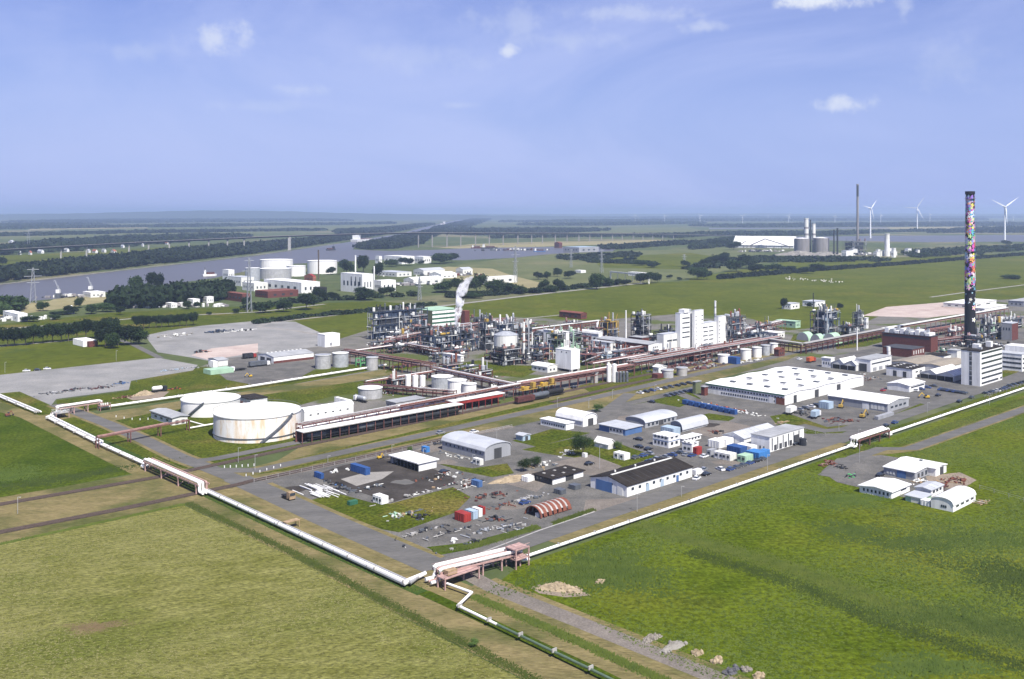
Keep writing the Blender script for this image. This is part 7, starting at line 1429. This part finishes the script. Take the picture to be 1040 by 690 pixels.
# ================================================================ FAR WORKS AND TANK FARM (left)
for lb, x0, x1, by, ty, m in (('white tank with flat roof, back left of the far tank farm', 264, 297.5, 277, 264.5, 'tank_white'), ('greyish tank in front of the back left white tank', 263.7, 296, 284, 273.5, 'pipe_grey'), ('low white tank in the middle of the far tank farm', 291, 310.5, 281, 270.5, 'tank_white'), ('wide white tank at the right of the far tank farm', 312, 342.5, 278.5, 265.5, 'tank_white'), ('grey tank at the left of the far tank farm', 249, 264, 286, 272.5, 'light_steel')):
    tank(lb, x0, x1, by, ty, m, 'white_roof', .03, n=32)
for lb, near, rp, lp, tp, wm, rm in (('long white far building before the tank farm', (306, 298.5), 325, 268, 287.5, 'white', 'white_roof'), ('black open fronted far shed', (325, 299), 332, 318, 292.5, 'black', 'black_roof'), ('large white far plant block with dark slots', (368, 298), 379, 346, 279, 'white', 'white_roof'), ('white far hall right of the plant block', (387, 296.5), 402, 380, 285.5, 'white', 'white_roof'), ('red roofed far house beside the tank farm', (318, 286), 321, 309, 281, 'terracotta', 'red'),
    ('brown brick far wall building', (272, 303), 303, 259, 296.5, 'brick', 'rust'), ('far white hall on the basin shore, left', (385, 267.8), 388, 381, 260.5, 'white', 'white_roof'), ('far long white hall on the basin shore, middle', (408, 268.5), 421, 390, 260.8, 'white', 'white_roof'), ('far white hall on the basin shore, right', (430, 267.8), 438, 420, 261, 'white', 'white_roof'), ('long pale far hall behind the steam', (495, 289), 525, 489, 282, 'offwhite', 'offwhite'), ('small white far hut by the village shore', (232, 284), 238, 226, 274.5, 'white', 'white_roof'),
    ('white far hall left of the pylon', (245, 291), 258, 232, 282, 'offwhite', 'pale_roof'), ('low white far roofs left of the long white building', (258, 296), 272, 246, 288, 'offwhite', 'white_roof'), ('white far depot at the left edge', (18, 327), 28, 3, 319.5, 'white', 'white_roof'), ('white far sheds on the canal quay', (92, 302.5), 107, 84, 297.5, 'offwhite', 'white_roof'), ('far white house among trees near the canal', (72, 319), 76, 66, 314.5, 'white', 'white_roof'),
    ('white sheds below the thick grove, left', (174, 313), 180, 168, 308.5, 'white', 'white_roof'), ('white sheds below the thick grove, middle', (196, 310.5), 203, 190, 304.5, 'white', 'white_roof'), ('white sheds below the thick grove, right', (210, 308), 217, 205, 302, 'white', 'white_roof'), ('brown brick far building below the grove', (246, 307), 254, 228, 299, 'brick', 'rust'), ('grey far warehouse on the harbour basin', (430, 280), 452, 420, 275, 'offwhite', 'pale_roof'), ('pale far warehouse behind the harbour', (448, 283), 464, 436, 279, 'white', 'white_roof'),
    ('long low pale far warehouse, left of the steam', (420, 289.5), 450, 410, 284.5, 'offwhite', 'white_roof'), ('pale round far tank house', (470, 279), 480, 463, 274, 'offwhite', 'pale_roof'), ('flat grey far shed', (403, 281.5), 418, 383, 277, 'offwhite', 'pale_roof'), ('small white far farm in the pasture trees', (653, 281), 657, 638, 277.3, 'white', 'white_roof'), ('white far shed at the pasture edge', (590, 277.5), 595, 584, 275, 'white', 'white_roof'), ('bluish long quay building', (588, 256.5), 608, 572, 251.5, 'grey_wall', 'pale_blue'), ('red brick quay house', (568, 252), 571, 563, 247, 'brick', 'rust')):
    bb = Bld(lb, near, rp, lp, tp, name='far_building').walls(wm, rm, over=.1, shape='gable' if 'house' in lb else 'flat', rise=3); bb.rrow(5, .08, .92, bb.h*.35, bb.h*.6, fill=.4, face='l'); bb.rrow(3, .1, .9, bb.h*.3, bb.h*.6, fill=.35)
    if 'slots' in lb:
        for k in range(3): bb.rrow(1, .08+.2*k, .13+.2*k, bb.h*.4, bb.h*.85, fill=1, face='l')
for lb, px, by, ty, w_, m, bn in (('thin brown far chimney between the white tanks', 323.5, 284, 254.5, 1.5, 'bark', ()), ('thin white far chimney on the plant block', 361, 287, 260, 1.6, 'white', ()), ('second thin white far chimney right of the plant block', 380, 294, 271, 1.5, 'white', ()), ('very tall thin grey chimney with dark top at the bulk works', 871, 258, 188.5, 2.4, 'stack_grey', ((.84, 1.0, 'dark_wall'),)),
    ('white round tower at the right of the bulk works', 901, 260.5, 238, 5.2, 'white', ((.78, .98, 'offwhite'),)), ('dark slim column at the bulk works', 850.5, 260, 232.5, 1.8, 'dark_steel', ()), ('second dark slim column at the bulk works', 847, 260, 234, 1.4, 'dark_steel', ()), ('tall banded white silo tower behind the round silos', 819, 256, 222.5, 4.6, 'offwhite', ((.3, .36, 'stack_grey'), (.5, .56, 'stack_grey'), (.7, .76, 'stack_grey'))), ('second banded white silo tower', 826.5, 256, 228, 3.8, 'offwhite', ((.35, .42, 'stack_grey'), (.6, .67, 'stack_grey'))), ('dark shaft between the banded silo towers', 823, 256, 224, 1.4, 'dark_steel', ())):
    stack(lb, px, by, ty, w_, m, 'chimney' if 'chimney' in lb else 'silo_tower', bn, .9, 'chimney' if 'chimney' in lb else 'tower')
tank('large grey round silo, left of two at the bulk works', 806.5, 822, 257, 242.5, 'stack_grey', 'white_roof', .1, False, 'silo', 'silo'); tank('large grey round silo, right of two at the bulk works', 826, 842, 256.8, 242, 'stack_grey', 'white_roof', .1, False, 'silo', 'silo')
t = root('bulk_hall', 'huge white bulk storage hall with sloping roof far right', 'hall', P(744, 251.5)); q2 = P(806, 252.5)-P(744, 251.5); L = q2.length; ang = math.atan2(q2.y, q2.x); t.rotation_euler = (0, 0, ang)
MB().prism([(0, 0), (0, 8), (35, 31), (70, 8), (70, 0)], 0, L, 'x').build('wall', 'white', t); MB().prism([(-2, 7.5), (35, 31.5), (72, 7.5), (35, 32.5)], -.5, L+.5, 'x').build('roof', 'white_roof', t)
for k in range(8): pbox(t, 'wall_post', 'stack_grey', (L*(k+.5)/8, -.6, 4), (1.2, .8, 8))
pbar(t, 'conveyor', 'stack_grey', (L*.25, -12, 2), (L*.55, -8, 26), 3.0); pbar(t, 'conveyor', 'stack_grey', (L*.98, -14, 4), (L*.55, -10, 26), 2.6); pbar(t, 'conveyor', 'stack_grey', (L*.1, -20, 2), (L*.25, -14, 20), 2.4)
rd = random.Random(77)
for i in range(16):
    px = 856+rd.uniform(0, 46) if i < 10 else 905+rd.uniform(0, 30); py = 259+rd.uniform(0, 3); w_ = rd.uniform(2, 5)
    bb = Bld('small %s far refinery building, %s of the group by the grey chimney' % (rd.choice(('white', 'pale')), ORD[i]), (px, py), px+w_, px-w_, py-rd.uniform(3, 8), name='far_building', group='refinery buildings by the grey chimney').walls(rd.choice(('white', 'offwhite', 'offwhite')), 'pale_roof'); bb.rrow(3, .1, .9, bb.h*.3, bb.h*.6, face='l', fill=.4)
unit_steel('far grey refinery structure at the foot of the tall grey chimney', (866, 259), 880, 856, 246, 3, 'steel', 61, dens=.12, stacks=6)
for lb, px, py, n_, ms, sp in (('dark conveyor clutter before the white bulk hall', 770, 256, 60, ('stack_grey', 'dark_steel', 'steel', 'offwhite'), (75, 20)), ('refinery clutter around the tall grey chimney', 880, 259, 80, ('stack_grey', 'steel', 'offwhite', 'white', 'dark_steel'), (70, 25)), ('harbour clutter on the quay before the bridge', 525, 254.5, 50, ('dark_steel', 'steel', 'dark_red', 'offwhite'), (90, 12)),
    ('pale clutter around the far tank farm', 285, 290, 60, ('offwhite', 'steel', 'white', 'stack_grey'), (40, 14)), ('far works clutter right of the white plant block', 405, 290, 60, ('offwhite', 'stack_grey', 'white', 'steel'), (50, 14)), ('far depot clutter behind the steam', 455, 280, 60, ('offwhite', 'stack_grey', 'steel', 'brick'), (70, 18)), ('quay clutter between the slender cranes', 76, 302, 40, ('dark_steel', 'stack_grey', 'offwhite'), (40, 8)), ('pale yard clutter below the thick grove', 190, 312, 50, ('white', 'offwhite', 'stack_grey'), (50, 6)), ('goods at the left edge depot', 22, 325, 40, ('white', 'offwhite', 'steel'), (30, 8))):
    heap(lb, px, py, n_, ms, sp, (2, 7) if py < 262 else (1.5, 5), 'bbp', 'far_clutter', 'clutter', hgt=3, ang=.2)
# village houses beyond the canal
HV = [(4, 252, 5), (12, 247, 6), (31, 259, 4), (42, 257.6, 7), (46, 247.5, 6), (58, 252, 3), (65, 244.5, 5), (68, 256, 6), (84, 247.5, 7), (90, 257, 5), (97, 257.3, 6), (106, 256.6, 5), (116, 257.5, 6), (100, 245, 6), (170, 248.5, 4), (145, 250.5, 3), (212, 243, 4), (125, 252, 4), (20, 258.8, 4), (75, 246.2, 5)]
HV.sort()
for i, (px, py, w_) in enumerate(HV):
    bb = Bld('small village house, %s from the left beyond the canal' % ORD[i], (px, py), px+w_*.4, px-w_*.6, None, 5, name='house', cat='house', group='village houses beyond the canal'); bb.walls('white', 'terracotta' if i % 3 == 0 else ('pale_roof' if i % 3 == 1 else 'grey_roof'), 'gable', 4, 'x' if i % 2 else 'y'); bb.rrow(3, .1, .9, 1.4, 3, face='l', fill=.4); bb.rrow(2, .15, .85, 1.4, 3, fill=.4)
# ================================================================ BRIDGE, SHIPS, CRANES, PYLONS, TURBINES
DECK = [(-150, 285, 260), (0, 266, 253.6), (130, 258.5, 246.5), (250, 255, 241.2), (294, 254.3, 239.4), (360, 252.6, 237.6), (412, 251.7, 236.4), (470, 250.5, 236.6), (560, 246.8, 236.8), (640, 244, 237.3), (705, 242.2, 238.6), (760, 241, 240)]
t = root('road_bridge', 'long high road bridge on slender piers crossing the canal', 'bridge', P(0, 266))
def dk(px):
    by = np.interp(px, [q[0] for q in DECK], [q[1] for q in DECK]); ty = np.interp(px, [q[0] for q in DECK], [q[2] for q in DECK]); p = P(px, by); p.z = hm(by, ty); return p, by
pts = [dk(px)[0]-t.location for px in range(-150, 765, 10)]
b_ = MB(); vs, fs = [], []
for i, p in enumerate(pts):
    d = (pts[min(i+1, len(pts)-1)]-pts[max(0, i-1)]); d.z = 0; d.normalize(); nn = Vector((-d.y, d.x, 0))*7
    vs += [p+nn, p-nn, p-nn*.6+Vector((0, 0, -3.4)), p+nn*.6+Vector((0, 0, -3.4))]
for i in range(len(pts)-1):
    for e in range(4): fs.append((i*4+e, i*4+(e+1) % 4, (i+1)*4+(e+1) % 4, (i+1)*4+e))
b_.add(vs, fs).build('deck', 'dark_wall', t)
vs, fs = [], []
for i, p in enumerate(pts):
    d = (pts[min(i+1, len(pts)-1)]-pts[max(0, i-1)]); d.z = 0; d.normalize(); nn = Vector((-d.y, d.x, 0))
    vs += [p-nn*7.1+Vector((0, 0, -.2)), p-nn*7.1+Vector((0, 0, .8)), p-nn*6.9+Vector((0, 0, .8)), p-nn*6.9+Vector((0, 0, -.2))]
for i in range(len(pts)-1):
    for e in range(4): fs.append((i*4+e, i*4+(e+1) % 4, (i+1)*4+(e+1) % 4, (i+1)*4+e))
MB().add(vs, fs).build('parapet', 'stack_grey', t)
vs, fs = [], []
for i, p in enumerate(pts):
    d = (pts[min(i+1, len(pts)-1)]-pts[max(0, i-1)]); d.z = 0; d.normalize(); nn = Vector((-d.y, d.x, 0))
    vs += [p-nn*6.2+Vector((0, 0, -.25)), p-nn*4.4+Vector((0, 0, -3.35)), p-nn*4.5+Vector((0, 0, -3.55)), p-nn*6.5+Vector((0, 0, -.4))]
for i in range(len(pts)-1):
    for e in range(4): fs.append((i*4+e, i*4+(e+1) % 4, (i+1)*4+(e+1) % 4, (i+1)*4+e))
MB().add(vs, fs).build('girder', 'navy_steel', t)
for px in (-40, -20, 62, 88, 131, 151, 172, 192, 212, 231, 248, 294, 425, 439, 454, 468, 483, 497, 511, 526, 540, 551, 564, 576, 588, 599, 611, 622, 632, 643, 653, 663, 673, 684):
    p, by = dk(px); q = p-t.location; big = px in (294, 412)
    pbox(t, 'pier', 'concrete' if px < 300 else 'stack_grey', (q.x, q.y, (p.z-3.5)/2), (3.0 if not big else 7, 3.0 if not big else 6, p.z-3.5))
    pbox(t, 'pier_head', 'stack_grey', (q.x, q.y, p.z-4.2), (5, 4.4, 1.4))
def ship(label, px, py, L, wd, hgt, ang, hullm='hull', sup='white', stack_=True):
    t = root('ship', label, 'ship', P(px, py, 0), ang)
    pr = [(-L/2, -wd/2), (L*.35, -wd/2), (L/2, 0), (L*.35, wd/2), (-L/2, wd/2)]; n_ = 5
    MB().add([(x, y, 0) for x, y in pr]+[(x*1.03, y*1.08, hgt) for x, y in pr], [(4, 3, 2, 1, 0), (5, 6, 7, 8, 9)]+[(i, (i+1) % 5, (i+1) % 5+5, i+5) for i in range(5)]).build('hull', hullm, t)
    pbox(t, 'superstructure', sup, (-L*.36, 0, hgt+hgt*.9), (L*.14, wd*.9, hgt*1.8)); pbox(t, 'bridge_deck', sup, (-L*.35, 0, hgt*3.0), (L*.08, wd*1.1, hgt*.5)); pbox(t, 'windows', 'glass', (-L*.35+L*.042, 0, hgt*3.0), (.4, wd, hgt*.25)); pcyl(t, 'mast', 'steel', (-L*.34, 0, hgt*3.9), .5, hgt*1.6, 'pole')
    if stack_: pbox(t, 'deck_cargo', 'dark_red', (L*.05, 0, hgt+1.5), (L*.55, wd*.8, 3)); pbox(t, 'hatch', 'steel', (L*.05, 0, hgt+3.2), (L*.5, wd*.7, .5))
    return t
ship('white ship with high bridge house coming under the road bridge', 368.5, 245.2, 130, 24, 8, 1.24, 'white'); ship('small dark barge in the canal below the bridge', 335.5, 254.5, 32, 7, 3.2, -2.2, 'hull', 'hull'); ship('tiny white ship far up the canal', 449.5, 228.2, 90, 17, 8, -1.9, 'white')
ship('dark workboat moored at the harbour quay', 497, 252.8, 45, 9, 4, 0.1, 'hull', 'offwhite'); ship('second moored boat left of the quay workboat', 484, 252.4, 30, 7, 3, .1, 'dark_red', 'offwhite'); ship('small boat moored near the red quay house', 548, 256, 30, 6, 3, .1, 'blue_wall', 'white')
ship('small white boat beside the far tank farm', 213, 280.5, 22, 5, 3, .6, 'white')
for lb, px, by, ty in (('left slender quay crane by the canal', 59, 303, 285), ('right slender quay crane by the canal', 92, 299, 281.5)):
    h = hm(by, ty); t = root('quay_crane', lb, 'crane', P(px, by)); pbox(t, 'portal', 'steel', (0, 0, 3), (6, 6, 6)); pbox(t, 'cab', 'white', (0, 0, 8), (4, 4, 4)); pbar(t, 'jib', 'pylon', (1, 0, 9), (-3.5, 0, h), 1.0); pbar(t, 'jib_tip', 'pylon', (-3.5, 0, h), (-5.5, 0, h-1), .6); pbar(t, 'counter_strut', 'pylon', (2, 0, 9), (0, 0, 15), .6)
def pylon(label, px, by, ty, wpx):
    h = hm(by, ty); w_ = wpx*mpp(by); t = root('power_pylon', label, 'pylon', P(px, by), .5)
    for sx in (-1, 1):
        for sy in (-1, 1): pbar(t, 'leg', 'pylon', (sx*w_*.18, sy*w_*.18, 0), (sx*w_*.035, sy*w_*.035, h*.95), .45)
    for z in (.55, .72, .9): pbox(t, 'crossarm', 'pylon', (0, 0, h*z), (w_*(1.1-.35*abs(z-.72)/.18), .5, .5))
    for k in range(8):
        f0, f1 = k/8*.95, (k+1)/8*.95; a_, c_ = w_*(.18-.145*f0), w_*(.18-.145*f1)
        pbar(t, 'brace', 'pylon', (-a_, -a_, h*f0), (c_, -c_, h*f1), .22); pbar(t, 'brace', 'pylon', (-a_, a_, h*f0), (-c_, -c_, h*f1), .22)
    return t
for lb, q in (('lattice power pylon standing before the canal at the left', (33.5, 308, 270, 15)), ('lattice power pylon beside the far tank farm', (253, 317, 259, 13)), ('thin lattice pylon behind the steam in the pasture', (523.5, 287, 248, 9)), ('small far pylon right of the steam', (611, 277, 252, 7)), ('small far pylon left in the haze over the village', (29, 252, 232, 7)), ('far pylon near the white pasture farm', (695, 268, 258, 6)), ('far pylon beyond the harbour basin', (580, 272, 252, 6)), ('pylon right of the far plant block', (426, 305, 280, 9))): pylon(lb, *q)
def turbine(label, px, by, hub, blade, rot, yaw=0.0):
    o = P(px, by); h = hm(by, hub); R_ = blade*mpp(by); t = root('wind_turbine', label, 'wind turbine', o, yaw); fat = 1.25
    MB().cyl((0, 0, 0), (0, 0, h), h*.026, h*.015, n=14).build('tower', 'turbine', t); pbox(t, 'nacelle', 'turbine', (0, h*.02, h+h*.012), (h*.035, h*.09, h*.035)); hubo = pcyl(t, 'hub', 'turbine', (0, -h*.04, h+h*.012), h*.016, h*.03, 'drum', (math.pi/2, 0, 0))
    for k in range(3):
        a = rot+k*2.0944; b2 = MB(); c_, s_ = math.cos(a), math.sin(a); w0 = R_*.05*fat
        prof = [(.02, .5), (.18, 1.15), (.6, .62), (1.0, .12)]; vs = []
        for f, ww in prof:
            for dx, dy in ((-.35, -.25), (.65, -.12), (.65, .12), (-.35, .25)): vs.append((c_*R_*f-s_*dx*w0*ww, -h*.045+dy*w0*ww, h*1.012+s_*R_*f+c_*dx*w0*ww))
        fs = [(j*4+e, j*4+(e+1) % 4, (j+1)*4+(e+1) % 4, (j+1)*4+e) for j in range(3) for e in range(4)]+[(3, 2, 1, 0), (12, 13, 14, 15)]
        b2.add(vs, fs).build('blade', 'turbine', t)
    return t
turbine('white wind turbine right of the painted chimney', 1020.5, 246, 210.5, 17, math.radians(35), .1); turbine('white wind turbine left of the painted chimney', 931.5, 235, 211.5, 13, math.radians(-62), -.5); turbine('white wind turbine right of the tall grey chimney', 884, 242, 212, 12, math.radians(168), .5)
for i, (px, by, hub, bl) in enumerate(((645, 226, 219, 4), (675, 226.5, 219.5, 3.5), (711, 226.5, 219.5, 4), (754, 227, 220, 4.5), (801, 227.5, 219.5, 4.5), (848, 227.5, 219.5, 4), (894.5, 227.5, 219, 4.5), (944.5, 228, 218.5, 4), (1029, 227, 221, 3.5), (780, 224, 219, 3))): turbine('tiny hazy wind turbine, %s from the left on the horizon' % ORD[i if i < 5 else i], px, by, hub, bl, 1.57+.4*i, .1*i)
# overhead pipe gantry in the far meadow
t = root('pipe_gantry', 'thin white pipe gantry at the end of the pale meadow path', 'gantry', P(659, 288.5)); q = P(620, 283.5)-P(659, 288.5)
pbar(t, 'beam', 'offwhite', (0, 0, 12), (q.x, q.y, 11), 2.0); pbox(t, 'leg', 'offwhite', (0, 0, 6), (2.2, 2.2, 12)); pbox(t, 'leg', 'offwhite', (q.x, q.y, 5.5), (2, 2, 11))
for k in range(1, 5): pbox(t, 'leg', 'offwhite', (q.x*k/5, q.y*k/5, 5.4), (.8, .8, 10.8))
# sheep on the far meadow
sheep_me = None
rd = random.Random(9)
b2 = MB(); v_ = ICO1_V*np.array([.75, .42, .42])+np.array([0, 0, .75]); b2.add(v_.tolist(), ICO1_F.tolist()); v_ = ICO1_V*np.array([.24, .16, .18])+np.array([.85, 0, .95]); b2.add(v_.tolist(), ICO1_F.tolist())
for x in (-.4, .4):
    for y in (-.2, .2): b2.cyl((x, y, 0), (x, y, .5), .07, n=6)
sheep_me = b2.mesh('sheep_body', 'sheep')
for i in range(38):
    px = 800+rd.uniform(0, 62)+rd.gauss(0, 1); py = 283.5+(px-800)*.06+rd.gauss(0, .9); o = link('sheep', sheep_me, None, P(px, py), (0, 0, rd.uniform(0, 6.28)), (1.5, 1.5, 1.5)); tag(o, 'small white sheep grazing in the flock on the large meadow', 'sheep', 'flock of sheep on the large meadow')
# ================================================================ HAZE
hz = MB().box(-33000, 33000, -3000, 34000, -1, 190).build('haze', [])
hz.data.materials.clear(); hmat = bpy.data.materials.new('haze'); hmat.use_nodes = True; nn_ = hmat.node_tree.nodes; nn_.clear()
ho = nn_.new('ShaderNodeOutputMaterial'); hv = nn_.new('ShaderNodeVolumePrincipled'); hv.inputs['Density'].default_value = 0.000085; hv.inputs['Color'].default_value = (.57, .72, 1.0, 1); hv.inputs['Anisotropy'].default_value = 0.25
hmat.node_tree.links.new(hv.outputs[0], ho.inputs['Volume']); hz.data.materials.append(hmat); tag(hz, 'pale blue haze over the far land', 'haze', kind='stuff')
